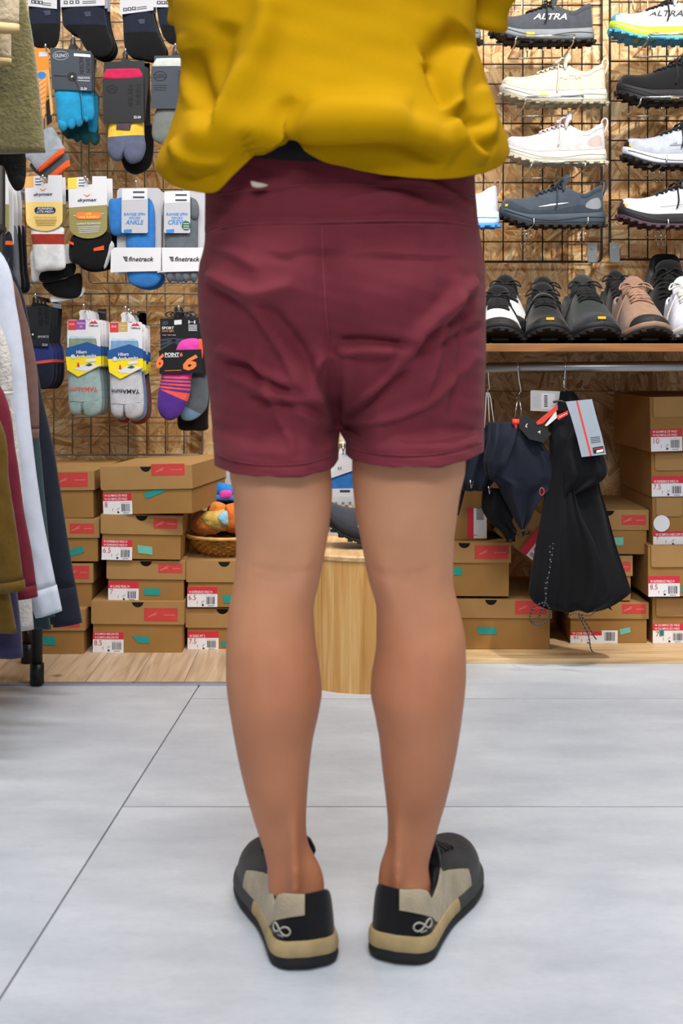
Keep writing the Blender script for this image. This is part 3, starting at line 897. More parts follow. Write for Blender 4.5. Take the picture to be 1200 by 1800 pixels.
mk('waistband', *loft(wbv, False, False), BLKCLOTH, shorts, True, False).data.transform(ROOTM[person.name].inverted())
zq = [(440, 321), (443, 318), (452, 320), (462, 322), (471, 325), (468, 328), (456, 330.5), (444, 328.5)]
zc = curve_pts([(a, b, 0) for a, b in zq], 3, True); nz_ = len(zc)
zr_ = [[P(455+(c.x-455)*f, 325+(c.y-325)*f, 1.612-d) for c in zc] for f, d in ((1, 0), (1, .004), (.75, .0075), (.3, .0085))]
o = mk('zip_pull', *loft(zr_), M('cream_cord', '#cfc6b4', .6), shorts, True, True)
fixn(o)
setp(o, 'cream zip pull')

# stitched seams laid on the cloth
from mathutils.bvhtree import BVHTree
def seam(name, obj_, pts, r, mat, parent):
    me_ = obj_.data; mw = ROOTM[person.name]
    tree = BVHTree.FromPolygons([mw @ v.co for v in me_.vertices], [tuple(p.vertices) for p in me_.polygons])
    o0 = Vector((0, 0, HCAM)); out = []
    for c in curve_pts([(a, b, 0) for a, b in pts], 12):
        d = (P(c.x, c.y, 1.0)-o0).normalized(); h = tree.ray_cast(o0, d)[0]
        if h is not None and h.y < HIPY: out.append(h-d*r*.35)
    if len(out) > 2: tube(name, out, r, mat, parent, 5, world=True)
SEAM = cloth_mat('maroon_seam', '#8a3f4a', .05, 900, sheen=.04)
yoke = [(357, 414), (400, 398), (470, 392), (570, 391), (700, 388), (800, 391), (845, 402)]
seam('yoke_seam', shorts, yoke, .0011, SEAM, shorts)
seam('yoke_seam', shorts, [(a, b+7) for a, b in yoke], .0006, SEAM, shorts)
seam('centre_seam', shorts, [(566, 398), (568, 470), (572, 540), (578, 592)], .0010, SEAM, shorts)
seam('hem_stitch', shorts, [(384, 798), (408, 809), (467, 817), (536, 814), (582, 801)], .0007, SEAM, shorts)
seam('hem_stitch', shorts, [(612, 782), (630, 791), (674, 798), (742, 800), (816, 789), (846, 776)], .0007, SEAM, shorts)
seam('waist_stitch', shorts, [(375, 344), (430, 335), (520, 326), (620, 324), (720, 330), (800, 340), (832, 350)], .0006, SEAM, shorts)
# ---- shirt
TSL = [(-330, 330), (-200, 318), (0, 303), (43, 306), (80, 314), (107, 318), (160, 315), (229, 297), (293, 273), (325, 285), (345, 300)]
TSR = [(-330, 850), (-200, 842), (0, 838), (59, 836), (128, 852), (181, 868), (251, 893), (275, 896), (310, 888)]
HEM = [(-1, 300), (-.93, 326), (-.72, 340), (-.5, 305), (-.25, 238), (-.12, 264), (0, 289), (.33, 311), (.6, 315), (.81, 307), (.95, 291), (1, 268)]
def build_shirt():
    N, ROWS = 200, 120; rings = []
    top = -330
    for j in range(ROWS+1):
        v = (j/ROWS)**.85; ring = []
        for i in range(N):
            th = 2*PI*i/N; c, s_ = math.cos(th), math.sin(th)
            hem = cat([h[0] for h in HEM], [h[1] for h in HEM], c) if s_ > 0 else cat([-1, -.5, .5, 1], [300, 330, 330, 268], c)
            py = top+(hem-top)*v
            L, R = cat([r[0] for r in TSL], [r[1] for r in TSL], py), cat([r[0] for r in TSR], [r[1] for r in TSR], py)
            cx = (L+R)/2
            px = cx+(R-L)/2*math.copysign(abs(c)**.85, c)
            ryb = cat([-330, -200, 0, 100, 180, 235, 290, 340], [.085, .125, .135, .148, .172, .190, .182, .178], py)
            ryf = .13
            y = HIPY-(ryb if s_ > 0 else ryf)*math.copysign(abs(s_)**.75, s_)
            if s_ > 0:
                near = smooth(.86, 1, v)          # hem drawn in where it rides up
                y += near*.042*math.exp(-((c+.1)/.5)**2)*abs(s_)
            Ye = min(y, HIPY)
            p = P(px, py, Ye); p.y = y
            ring.append(p)
        rings.append(ring)
    inner = []
    cen = sum(rings[-1], Vector())/N
    for p in rings[-1]:
        d = p-cen; d.z = 0; inner.append(p-d.normalized()*.003+Vector((0, 0, .001)))
    inner2 = [p+(cen-p)*.02+Vector((0, 0, .035)) for p in inner]
    return loft(rings+[inner, inner2], True, False)
shirt = fixn(mk('shirt', *build_shirt(), MUSTARD, person, True, True)); setp(shirt, 'loose mustard yellow shirt')
tf = fold_field([
    (.016, 26, [(475, -40), (465, 60), (430, 140), (370, 220), (318, 300)]), (-.014, 20, [(330, 90), (345, 150), (372, 205), (385, 215)]),
    (-.008, 22, [(400, 40), (385, 120), (380, 190)]), (.008, 14, [(310, 60), (322, 130), (340, 190)]),
    (.022, 26, [(440, 258), (490, 232), (560, 225), (660, 226), (740, 240), (800, 272)]), (-.016, 12, [(470, 262), (510, 246), (600, 250), (700, 256), (780, 282)]),
    (.012, 30, [(540, 205), (640, 190), (720, 205)]), (-.012, 24, [(815, 50), (770, 95), (752, 110)]), (-.012, 13, [(755, 105), (772, 150), (788, 190)]),
    (.012, 16, [(815, 80), (795, 150), (800, 200)]), (-.006, 9, [(800, 190), (835, 215), (862, 215)]), (.009, 16, [(790, 215), (815, 250), (850, 285)]),
    (.007, 12, [(845, 150), (860, 200), (858, 250)]), (-.006, 10, [(820, 205), (838, 250), (870, 262)]),
    (.006, 12, [(300, 250), (340, 285), (400, 290)]), (-.005, 10, [(290, 300), (340, 310), (390, 300)])])
def big_ti(px, py):
    return .0008*np.sin(px*.03+py*.05)*np.sin(py*.037-px*.024+.7)+.0005*np.sin(px*.09-py*.06)*np.sin(py*.07+px*.05)
tf0 = tf
displace(shirt, person, lambda px, py: 1.25*tf0(px, py), big=big_ti)
# short sleeves, mostly above the picture
for s_, pts in ((1, [(846, -240, 1.735), (866, -120, 1.745), (862, -20, 1.76), (848, 50, 1.775)]), (-1, [(342, -240, 1.735), (330, -120, 1.745), (330, -30, 1.76), (338, 40, 1.775)])):
    cp = curve_pts([P(a, b, y) for a, b, y in pts], 8)
    rs = [.05+.012*math.sin(k*.9)*.3-.024*(k/len(cp)) for k in range(len(cp))]
    vs, fs = tubev(cp, .05, 28, False, rs)
    mk('sleeve', vs, fs, MUSTARD, shirt, True).data.transform(ROOTM[person.name].inverted())
# ------------------------------------------------------------------ shoes
TT = [0, .02, .06, .12, .25, .42, .58, .70, .80, .88, .94, .98, 1.0]
WO = [0, .45, .66, .75, .76, .80, .93, 1.0, .99, .88, .68, .40, 0]
WI = [0, .45, .66, .74, .72, .70, .80, .90, .93, .84, .66, .40, 0]
def shoe_geo(L=.275, W=.049, hs=1.0, mir=1, collar=None, spring=.022, sole=(.034, .027, .024), tongue_t=.40):
    g = {}
    HT = [0, .03, .10, .20, .30, .38, .46, .56, .68, .80, .90, .96, 1.0]
    HH = collar or [.058, .060, .056, .044, .050, .064, .062, .055, .046, .037, .030, .024, .018]
    HH = [h*hs for h in HH]
    def spr(t): return spring*max(0, (t-.66)/.34)**2+.004*max(0, (.12-t)/.12)**2
    def cen(t): return -.006*math.sin(PI*min(1, max(0, t)))*1.0 if t < .6 else -.006*math.sin(PI*t)+.0
    def out(t, side, off=0):
        w = cat(TT, WO if side > 0 else WI, t)*W
        return Vector((t*L, (cen(t)+side*w)*mir, 0))
    n = 34
    ol = []
    for i in range(n+1):
        t = (1-math.cos(PI*i/n))/2; ol.append((t, 1, out(t, 1)))
    for i in range(n-1, 0, -1):
        t = (1-math.cos(PI*i/n))/2; ol.append((t, -1, out(t, -1)))
    def stop(t): return cat([0, .3, .6, 1], [sole[0], (sole[0]+sole[1])/2, sole[1], sole[2]], t)+spr(t)
    def hh(t): return cat(HT, HH, t)
    CK = [0, .2, .4, .5, .56, .62, .70, .85, 1]
    CI = [0, .03, .10, .17, .25, .33, .38, .46, 1]
    CZ = [0, .36, .80, .98, 1.02, .95, .6, .2, .12]
    def upt(t, p, k):
        o = 1-smooth(tongue_t-.06, tongue_t+.015, t)
        a = k*PI/2
        di, dz = 1-math.cos(a)**.95, math.sin(a)**.78
        ci, cz = cat(CK, CI, k), cat(CK, CZ, k)
        ins, z = di*(1-o)+ci*o, dz*(1-o)+cz*o
        sx = min(max(t, .085), .93)*L
        sp = Vector((sx, cen(sx/L)*mir, 0))
        q = p.lerp(sp, ins)
        tq = q.x/L
        q.z = stop(t)-.006+(hh(t)+.006)*z if o > .5 else stop(tq)-.006+(hh(tq)+.006)*z
        return q
    def surf(t, z, side, lift=.001):
        """point on the side wall at length fraction t and height z above the ground"""
        p = out(t, side); lo, hi = 0, .5
        for _ in range(14):
            m_ = (lo+hi)/2
            if upt(t, p, m_).z < z: lo = m_
            else: hi = m_
        q = upt(t, p, lo); q.y += side*mir*lift
        return q
    def top(t, u, lift=.002):
        """point on the instep: u across -1..1"""
        side = 1 if u >= 0 else -1
        p = out(t, side); q = upt(t, p, 1-abs(u)*.55); q.z += lift
        return q
    g.update(L=L, W=W, mir=mir, ol=ol, stop=stop, spr=spr, upt=upt, surf=surf, top=top, hh=hh, out=out, cen=cen)
    return g
def ring_off(g, off, zf):
    """outline pushed outwards by off, at heights zf(t)"""
    pts = []
    ol = g['ol']; n = len(ol)
    for i, (t, s_, p) in enumerate(ol):
        a, b = ol[i-1][2], ol[(i+1) % n][2]
        d = (b-a); nn = Vector((d.y, -d.x, 0))
        nn = nn.normalized() if nn.length > 1e-9 else Vector((-1 if t < .5 else 1, 0, 0))
        c = Vector((g['L']*.5, 0, 0))
        if nn.dot(p-c) < 0: nn = -nn
        pts.append(p+nn*off+Vector((0, 0, zf(t))))
    return pts
def make_shoe(root, g, c, lace=None, regions=None, mainname='upper', main_obj=False, lugs=True, bow=True, loop=None, line=None, toecap=None, ends=0, mid_split=None, out_h=.009, tongue=True):
    """parts under root; c: dict of materials upper, lining, midsole, outsole, laces, tongue"""
    K = 20; ol = g['ol']; n = len(ol)
    vs = []; fs = {}
    for k in range(K+1):
        for (t, s_, p) in ol: vs.append(g['upt'](t, p, k/K))
    for k in range(K):
        for i in range(n):
            j = (i+1) % n
            f = (k*n+i, k*n+j, (k+1)*n+j, (k+1)*n+i)
            cc = sum((vs[x] for x in f), Vector())/4
            t = ol[i][0]; kk = (k+.5)/K; side = ol[i][1]
            r = mainname
            if t < .39 and kk > .585: r = 'lining'
            elif toecap and cc.x/g['L'] > toecap: r = 'toe_cap'
            if regions and r == mainname:
                rr = regions(cc.x/g['L'], side, cc.z-g['stop'](t), kk)
                if rr: r = rr
            fs.setdefault(r, []).append(f)
    def sub(r):
        used = sorted({x for f in fs[r] for x in f}); mp = {x: q for q, x in enumerate(used)}
        return [vs[x] for x in used], [tuple(mp[x] for x in f) for f in fs[r]]
    if main_obj:
        a, b = sub(mainname)
        me = bpy.data.meshes.new('shoe'); me.from_pydata([tuple(v) for v in a], [], b); me.materials.append(c['upper'])
        me.polygons.foreach_set('use_smooth', [True]*len(me.polygons)); main_obj.data = me
        pr = main_obj
    else:
        pr = root
    for r in fs:
        if r == mainname and main_obj: continue
        a, b = sub(r)
        mk(r, a, b, c['upper'] if r == mainname else c[r], pr, True)
    st, sp = g['stop'], g['spr']
    def mid_rings(): return [ring_off(g, .0015, lambda t: out_h*.8+sp(t)), ring_off(g, .005, lambda t: out_h+.2*(st(t)-sp(t)-out_h)+sp(t)), ring_off(g, .0045, lambda t: sp(t)+out_h+.6*(st(t)-sp(t)-out_h)), ring_off(g, .0028, lambda t: st(t)-.002), ring_off(g, .0012, lambda t: st(t)), ring_off(g, -.006, lambda t: st(t))]
    a, b = loft(mid_rings())
    if mid_split:
        A, B = [], []
        for f in b:
            cx = sum(a[i].x for i in f)/len(f)/g['L']; cz = sum(a[i].z for i in f)/len(f)
            (B if mid_split(cx, cz-sp(max(0, min(1, cx)))) else A).append(f)
        fixn(mk('midsole', a, A, c['midsole'], pr, True)); fixn(mk('midsole_panel', a, B, c['midsole_panel'], pr, True))
    else:
        fixn(mk('midsole', a, b, c['midsole'], pr, True))
    lz = .003 if lugs else 0.0
    a, b = loft([ring_off(g, -.003, lambda t: lz+sp(t)), ring_off(g, .0025, lambda t: lz+sp(t)), ring_off(g, .0048, lambda t: .006+sp(t)), ring_off(g, .004, lambda t: out_h+.001+sp(t)), ring_off(g, -.002, lambda t: out_h+.001+sp(t))])
    pieces = [(a, b)]
    if lugs:
        rg = ring_off(g, .001, lambda t: sp(t)); m_ = len(rg); acc = 0; lastp = rg[0]
        for i in range(m_):
            acc += (rg[i]-lastp).length; lastp = rg[i]
            if acc > .0165:
                acc = 0; p = rg[i]; d = (rg[(i+1) % m_]-rg[i-1]); d.z = 0
                if d.length < 1e-6: continue
                d.normalize(); nn = Vector((d.y, -d.x, 0)); q = []
                for e in (-.0055, .0055):
                    for f2 in (-.010, .003):
                        for z in (0, .006): q.append(p+d*e+nn*f2+Vector((0, 0, z)))
                pieces.append((q, [(0, 1, 3, 2), (4, 6, 7, 5), (0, 4, 5, 1), (2, 3, 7, 6), (0, 2, 6, 4), (1, 5, 7, 3)]))
        for i in range(6):
            t = .12+.14*i; p = Vector((t*g['L'], 0, sp(t))); q = [p+Vector((ex, ey, z)) for ex in (-.012, .012) for ey in (-.02, .02) for z in (0, .006)]
            pieces.append((q, [(0, 1, 3, 2), (4, 6, 7, 5), (0, 4, 5, 1), (2, 3, 7, 6), (0, 2, 6, 4), (1, 5, 7, 3)]))
    a, b = join(pieces); mk('outsole', a, b, c['outsole'], pr)
    if line:
        pts = [g['surf'](t, g['stop'](t)+.0, 1, .003) for t in ()]
        rg = ring_off(g, .0048, lambda t: sp(t)+out_h+line*(st(t)-sp(t)-out_h)+.004*math.sin(9*t))
        tube('midsole_groove', rg[4:31], .0011, c.get('line', c['outsole']), pr, 5)
    top = g['top']
    if tongue:
        tv = []
        for z, th in ((-.012, .0), (.004, 0), (.02, -.006), (.03, -.014)):
            row = []
            for u in np.linspace(-1, 1, 9):
                q = top(.405, u*.9, .004); row.append(q+Vector((th*1.0-.004, 0, z*(1-.25*abs(u)**3)+.004)))
            tv.append(row)
        V = [p for r in tv for p in r]+[p+Vector((.006, 0, .0035)) for r in tv for p in r]
        R, Cn = len(tv), 9; FF = []
        for r in range(R-1):
            for q in range(Cn-1):
                i = r*Cn+q; FF.append((i, i+1, i+Cn+1, i+Cn)); j = i+R*Cn; FF.append((j+Cn, j+Cn+1, j+1, j))
        per = [r*Cn for r in range(R)]+[(R-1)*Cn+q for q in range(1, Cn)]+[r*Cn+Cn-1 for r in range(R-2, -1, -1)]+list(range(Cn-2, 0, -1))
        for q in range(len(per)):
            i, j = per[q], per[(q+1) % len(per)]; FF.append((i, j, j+R*Cn, i+R*Cn))
        fixn(mk('tongue', V, FF, c.get('tongue', c['upper']), pr, True))
    if 'laces' in c:
        pieces = []
        ts = [.43, .475, .52, .565, .61, .655]
        for i, t in enumerate(ts):
            pieces.append(tubev([top(t+.012*u*(1 if i % 2 else -1), u, .0035) for u in np.linspace(-.62, .62, 9)], .0023, 6))
            if i < len(ts)-1:
                for sgn in (1, -1):
                    pieces.append(tubev([top(t+(ts[i+1]-t)*(u+.6)/1.2, sgn*u, .0045) for u in np.linspace(-.6, .6, 7)], .0022, 6))
        base = top(.425, 0, .008); L = g['L']; my = g['mir']
        if bow:
            for sgn in (1, -1):
                pieces.append(tubev(curve_pts([base, base+Vector((-.006, sgn*.014, .010)), base+Vector((.004, sgn*.032, .008)), base+Vector((.018, sgn*.040, -.006)), base+Vector((.016, sgn*.024, .002)), base+Vector((.004, sgn*.006, .003))], 5), .0021, 6))
                ed = ends if ends else .03
                e1 = g['surf'](.46+.03*sgn, max(.03, g['stop'](.5)+.03-ed*.5), sgn, .006)
                pieces.append(tubev(curve_pts([base+Vector((.004, sgn*.004, .002)), top(.46, sgn*.5, .007), g['surf'](.47, g['stop'](.47)+.035, sgn, .006), e1], 5), .0021, 6))
        a, b = join(pieces); mk('laces', a, b, c['laces'], pr, True)
    if loop:
        h0 = g['upt'](0, g['out'](0, 1), .5)
        tube('heel_loop', curve_pts([h0+Vector((-.001, 0, -.022)), h0+Vector((-.010, 0, .004)), h0+Vector((-.006, 0, .018)), h0+Vector((.004, 0, .012)), h0+Vector((.006, 0, -.004))], 5), .0026, c[loop], pr, 6)
    return pr
def side_text(g, pr, s, t0, z0, h, mat, side=1, wid=None, shear=.3, bold=.0, name='lettering'):
    vs, fs = text_mesh(s, shear, bold); L = g['L']
    xs = [v.x for v in vs]; sx = (wid/(max(xs)-min(xs))) if wid else h
    d = -1 if (side*g['mir'] > 0) else 1
    out = []
    for v in vs:
        t = t0+d*v.x*sx/L; z = z0+v.y*h
        out.append(g['surf'](t, z, side, .0016))
    return mk(name, out, fs, mat, pr)
def side_patch(g, pr, name, poly, mat, side=1, lift=.0014):
    """patch on the side wall, poly of (t, z)"""
    cp = curve_pts([(a, b, 0) for a, b in poly], 4, True)
    cx = sum(p.x for p in cp)/len(cp); cz = sum(p.y for p in cp)/len(cp)
    V, FF = [], []; n = len(cp); rr = (1, .66, .33)
    for r in rr:
        for p in cp: V.append(g['surf'](cx+(p.x-cx)*r, cz+(p.y-cz)*r, side, lift))
    V.append(g['surf'](cx, cz, side, lift))
    for k in range(len(rr)-1):
        for i in range(n): FF.append((k*n+i, k*n+(i+1) % n, (k+1)*n+(i+1) % n, (k+1)*n+i))
    for i in range(n): FF.append(((len(rr)-1)*n+i, (len(rr)-1)*n+(i+1) % n, len(V)-1))
    return mk(name, V, FF, mat, pr, True)

# ---- sneakers worn by the person
BEI = fab('beige_suede', '#a89a82', .35, .16, 40); BLKU = fab('black_knit_upper', '#0e0e11', .3, .2, 80); BLKR = M('black_rubber', '#161617', .75, .15, 40, .1)
TANR = M('dirty_tan_rubber', '#a48e64', .7, .26, 22, .05); GREYT = M('pale_grey_print', '#aaa79c', .6)
DGREY = M('dark_grey_rubber', '#3a3b3c', .75, .15, 40, .1)
def worn(px, py, rotz, mir, lab):
    Y = Yfloor(py)
    g = shoe_geo(L=.292, W=.052, hs=1.0, mir=mir, spring=.012, sole=(.032, .030, .026), collar=[.053, .055, .050, .030, .036, .056, .060, .056, .048, .042, .036, .030, .02])
    mo = bpy.data.objects.new('shoe', bpy.data.meshes.new('shoe')); COL.objects.link(mo); mo.parent = person
    heel = Vector(((px-CX)*Y/F, Y, 0))
    mo.location = heel-Vector((0, LEGY, 0)); mo.rotation_euler = (0, 0, PI/2+math.radians(rotz))
    c = dict(upper=BLKU, lining=BLKU, midsole=TANR, midsole_panel=DGREY, outsole=BLKR, laces=BLKU, toe_cap=BLKR)
    make_shoe(None, g, c, mainname='upper', main_obj=mo, lugs=False, bow=False, out_h=.012, mid_split=lambda t, z: t > .50)
    # distance round the outer side from the heel centre -> length fraction
    ss, tt, acc, last = [0], [0], 0, g['out'](0, 1)
    for i in range(1, 201):
        t = (i/200)**2*.9; p = g['out'](t, 1); acc += (p-last).length; last = p; ss.append(acc); tt.append(t)
    s2t = lambda s_: float(np.interp(s_, ss, tt))
    def pt(s_, k, lift):
        sd = 1 if s_ >= 0 else -1
        t = s2t(abs(s_)); p = g['out'](t, sd); q = g['upt'](t, p, k)
        spn = Vector((min(max(t, .12), .9)*g['L'], 0, q.z)); d = (q-spn); d.z = 0
        q = q+d.normalized()*lift; q.z += lift*.4*(k > .4)
        return q
    def kz(s_, z):
        lo, hi = 0, .5
        for _ in range(14):
            m_ = (lo+hi)/2
            if pt(s_, m_, 0).z < z: lo = m_
            else: hi = m_
        return lo
    # beige suede panel on the outer side
    S = list(np.linspace(.004, .215, 44)); rows = []
    for s_ in S:
        t = s2t(s_)
        zb_ = cat([.004, .02, .05, .075, .09, .3], [.066, .064, .052, .036, .030, .030], s_)
        k0 = kz(s_, zb_)
        k1 = cat([.0, .37, .43, .60, .80], [.535, .535, .44, .32, .16], t)
        rows.append([pt(s_, k0+(k1-k0)*j/10, .0013) for j in range(11)])
    V = [p for r in rows for p in r]; FF = [(i*11+j, i*11+j+1, (i+1)*11+j+1, (i+1)*11+j) for i in range(len(rows)-1) for j in range(10)]
    mk('side_panel', V, FF, BEI, mo, True)
    lem = []
    for k in range(48):
        a = 2*PI*k/48; d = 1+math.sin(a)**2
        lem.append((.0150*math.cos(a)/d, .0140*math.sin(a)*math.cos(a)/d))
    tube('emblem', [pt(.036+x, kz(.036+x, .0465+z), .0016) for x, z in lem], .0012, GREYT, mo, 5, True)
    for q in range(4):
        s0 = .030+q*.0026; mk('small_mark', [pt(s0+a, kz(s0+a, z), .0014) for a, z in ((0, .0385), (.0018, .0385), (.0018, .041), (0, .041))], [(0, 1, 2, 3)], GREYT, mo)
    setp(mo, lab)
    return mo
worn(541, 1706, 13.5, 1, 'left black and beige sneaker')
worn(696, 1696, -19, -1, 'right black and beige sneaker')

# ---- shoes displayed on the wire grid
SM = dict(
    charcoal=fab('charcoal_mesh', '#41454c', .3), grey=fab('mid_grey_mesh', '#8e9299', .3), black=fab('black_mesh', '#0e0f12', .3), white=fab('white_mesh', '#b6b8bd', .2), cream=fab('cream_mesh', '#bab6a5', .2),
    pinkw=fab('pinkish_white_mesh', '#bdb8bb', .2), navy=fab('slate_navy_mesh', '#3b444f', .3), paleblue=fab('pale_grey_blue_mesh', '#9fa6b3', .25), tan=fab('dusty_tan_mesh', '#836756', .25), olive=fab('dark_spruce_mesh', '#232a2a', .3),
    lav=fab('lavender_white_mesh', '#bfc2d4', .2))
RU = dict(black=M('tread_black', '#111113', .7, .15), grey=M('foam_grey', '#777d84', .7, .08), white=M('foam_white', '#bdbcb5', .7, .05), cream=M('foam_cream', '#b3ac9b', .7, .06), sage=M('tread_sage', '#98927c', .7, .1), navy=M('foam_navy', '#34404c', .7, .08),
          lime=M('foam_lime', '#b9d62c', .65, .05), blue=M('tread_blue', '#4d9ac0', .65, .06), sky=M('foam_sky', '#c7daf0', .65, .05), skyt=M('tread_sky', '#3d8ad8', .65, .06), plum=M('tread_plum', '#45303f', .7, .1), dk=M('foam_dark', '#15161a', .7, .1), lav=M('foam_lavender', '#c9ccd8', .65, .04), tanf=M('foam_tan', '#7a6151', .7, .06))
YEL = M('yellow_badge', '#e0a818', .5, .03); WHT = M('white_print', '#e8e8e6', .55, .02); BLK = M('black_print', '#1a1a1c', .55, .02); SILV = M('silver_print', '#c2c6ca', .45, .02)
LACE = dict(black=fab('black_lace', '#101013'), white=fab('white_lace', '#c2c0b8'), cream=fab('cream_lace', '#c3bca9'), grey=fab('grey_lace', '#73787e'), pink=fab('rosy_lace', '#c9b8b8'), tan=fab('tan_lace', '#8f6d5a'), navy=fab('navy_lace', '#2b3440'))
def wall_shoe(label, toe_px, heel_px, bottom_px, Yc, upper, mid, tread, laces, txt=None, pitch=0, hs=1.0, loop=None, yel=None, line=None, swoosh=None, sole=(.040, .034, .028), toecap=None, ends=0, extra=None, tr_toe=None, bow=True, guard=None):
    L = (heel_px-toe_px)*Yc/F
    g = shoe_geo(L=L, W=L*.178, hs=hs*L/.275, spring=.030*L/.275, sole=tuple(s_*L/.275 for s_ in sole))
    loc = P(heel_px, bottom_px, Yc)
    root = thing('trail_shoe', label, 'shoe', loc, (0, math.radians(pitch), PI), 'trail shoes displayed on the wall grid')
    c = dict(upper=upper, lining=SM['black'], midsole=mid, outsole=tread, laces=laces, line=line or tread, loop=laces, toe_cap=tr_toe or tread)
    make_shoe(root, g, c, loop='loop' if loop else None, line=.45, toecap=toecap, ends=ends, bow=bow)
    if txt: side_text(g, root, txt[0], txt[1], g['stop'](.4)+txt[2]*L, txt[3]*L, txt[4], 1, txt[5]*L if len(txt) > 5 else None, .35, .01)
    if guard:
        V, n_ = [], 34
        for i in range(n_):
            t = .02+.95*i/(n_-1); h0 = .010+.010*math.sin(PI*min(1, t/.5))**2*(t < .5)+.016*smooth(.72, .95, t)
            for j in range(5): V.append(g['surf'](t, min(g['stop'](t)+.001+h0*L/.275*j/4, g['upt'](t, g['out'](t, 1), .46).z), 1, .0011))
        mk('mudguard', V, [(i*5+j, i*5+j+1, (i+1)*5+j+1, (i+1)*5+j) for i in range(n_-1) for j in range(4)], guard, root, True)
        V = []
        for i in range(12):
            t = .02+.22*i/11; zt_ = g['upt'](t, g['out'](t, 1), .5).z
            for j in range(4): V.append(g['surf'](t, zt_-.010*L/.275+.008*L/.275*j/3, 1, .0012))
        mk('collar_panel', V, [(i*4+j, i*4+j+1, (i+1)*4+j+1, (i+1)*4+j) for i in range(11) for j in range(3)], guard, root, True)
    if swoosh: side_patch(g, root, 'side_emblem', [(t, g['stop'](.4)+z*L) for t, z in swoosh[0]], swoosh[1])
    if yel:
        for t, z in yel:
            p = g['out'](t, 1); b_ = Vector((p.x, p.y+.0055, g['spr'](t)+z*L)); h = .004
            hx_ = .011 if t < .9 else .0045
            if t > .9: b_ = g['surf'](.955, g['stop'](.955)+.007*L/.275, 1, .001)
            mk('badge', *boxv(b_.x-hx_, b_.x+hx_, b_.y-.004, b_.y+.0012, b_.z-.0032, b_.z+.0032), YEL, root)
    if extra: extra(g, root)
    return root
SW = [(.42, .085), (.50, .075), (.58, .068), (.60, .075), (.53, .105), (.55, .085)]
SW2 = [(.36, .105), (.44, .088), (.56, .070), (.66, .060), (.60, .075), (.50, .095)]
WY = 3.60
def heel_patch(mat): return lambda g, r: side_patch(g, r, 'heel_patch', [(.05, g['stop'](.05)+.012), (.12, g['stop'](.1)+.008), (.20, g['stop'](.2)+.016), (.16, g['stop'](.15)+.032), (.07, g['stop'](.06)+.036)], mat)
wall_shoe('charcoal grey trail shoe with white outlined lettering, top of the left wall column', 864, 1041, 79, WY, SM['charcoal'], RU['grey'], RU['black'], LACE['black'], ('ALTRA', .44, .125, .062, WHT, .33), hs=1.1, yel=[(.64, .075)], guard=fab('guard_charcoal', '#3f4349', .3))
wall_shoe('cream trail shoe with long untied laces, second in the left wall column', 881, 1064, 187, WY, SM['cream'], RU['white'], RU['sage'], LACE['cream'], ('ALTRA', .36, .13, .04, RU['cream'], .22), hs=1.1, ends=.1, loop=1, yel=[(.62, .075)], guard=fab('guard_cream', '#b9b5a5', .2))
wall_shoe('pinkish white trail shoe with a thin heel loop, third in the left wall column', 888, 1063, 291, WY, SM['pinkw'], RU['white'], RU['cream'], LACE['pink'], None, hs=1.18, loop=1, extra=heel_patch(M('taupe_patch', '#a89a94', .6)), guard=fab('guard_blush', '#b9b2b2', .2))
wall_shoe('slate navy trail shoe with silver side flash, lowest in the left wall column', 880, 1061, 401, WY, SM['navy'], RU['navy'], RU['black'], LACE['navy'], None, hs=1.15, loop=1, swoosh=(SW2, SILV), yel=[(.975, .17)], extra=heel_patch(RU['grey']), guard=fab('guard_navy', '#2f3842', .3))
wall_shoe('white, lime and light blue trail shoe at the top right of the wall', 1073, 1256, 76, WY, SM['white'], RU['lime'], RU['blue'], LACE['black'], ('ALTRA', .50, .13, .06, BLK, .33), hs=1.1, toecap=.93, tr_toe=RU['blue'], yel=[(.62, .075)], line=RU['sky'], guard=fab('guard_ice', '#c9dce6', .2))
wall_shoe('all-black trail shoe, second in the right wall column', 1086, 1272, 185, WY, SM['black'], RU['dk'], RU['black'], LACE['black'], None, hs=1.12, yel=[(.5, .05)], guard=fab('guard_black', '#0c0d0f', .3))
wall_shoe('pale grey trail shoe with black tread and toe, third in the right wall column', 1096, 1282, 297, WY, SM['paleblue'], RU['lav'], RU['black'], LACE['black'], None, hs=1.15, toecap=.965, yel=[(.985, .18)], swoosh=(SW, RU['grey']), guard=fab('guard_grey', '#9aa0ab', .3))
wall_shoe('white trail shoe with dark plum tread, lowest in the right wall column', 1088, 1274, 402, WY, SM['white'], RU['dk'], RU['plum'], LACE['black'], None, hs=1.15, toecap=.97, yel=[(.975, .18)], swoosh=(SW2, RU['lav']), guard=fab('guard_white', '#cdced2', .2))
wall_shoe('pale blue shoe with bright blue tread half hidden by the maroon shorts', 690, 875, 402, WY, SM['lav'], RU['sky'], RU['skyt'], LACE['tan'], None, hs=1.12, loop=1)
wall_shoe('grey shoe whose heel just shows beside the mustard shirt', 668, 842, 79, WY, SM['grey'], RU['grey'], RU['black'], LACE['grey'], None, hs=1.0)

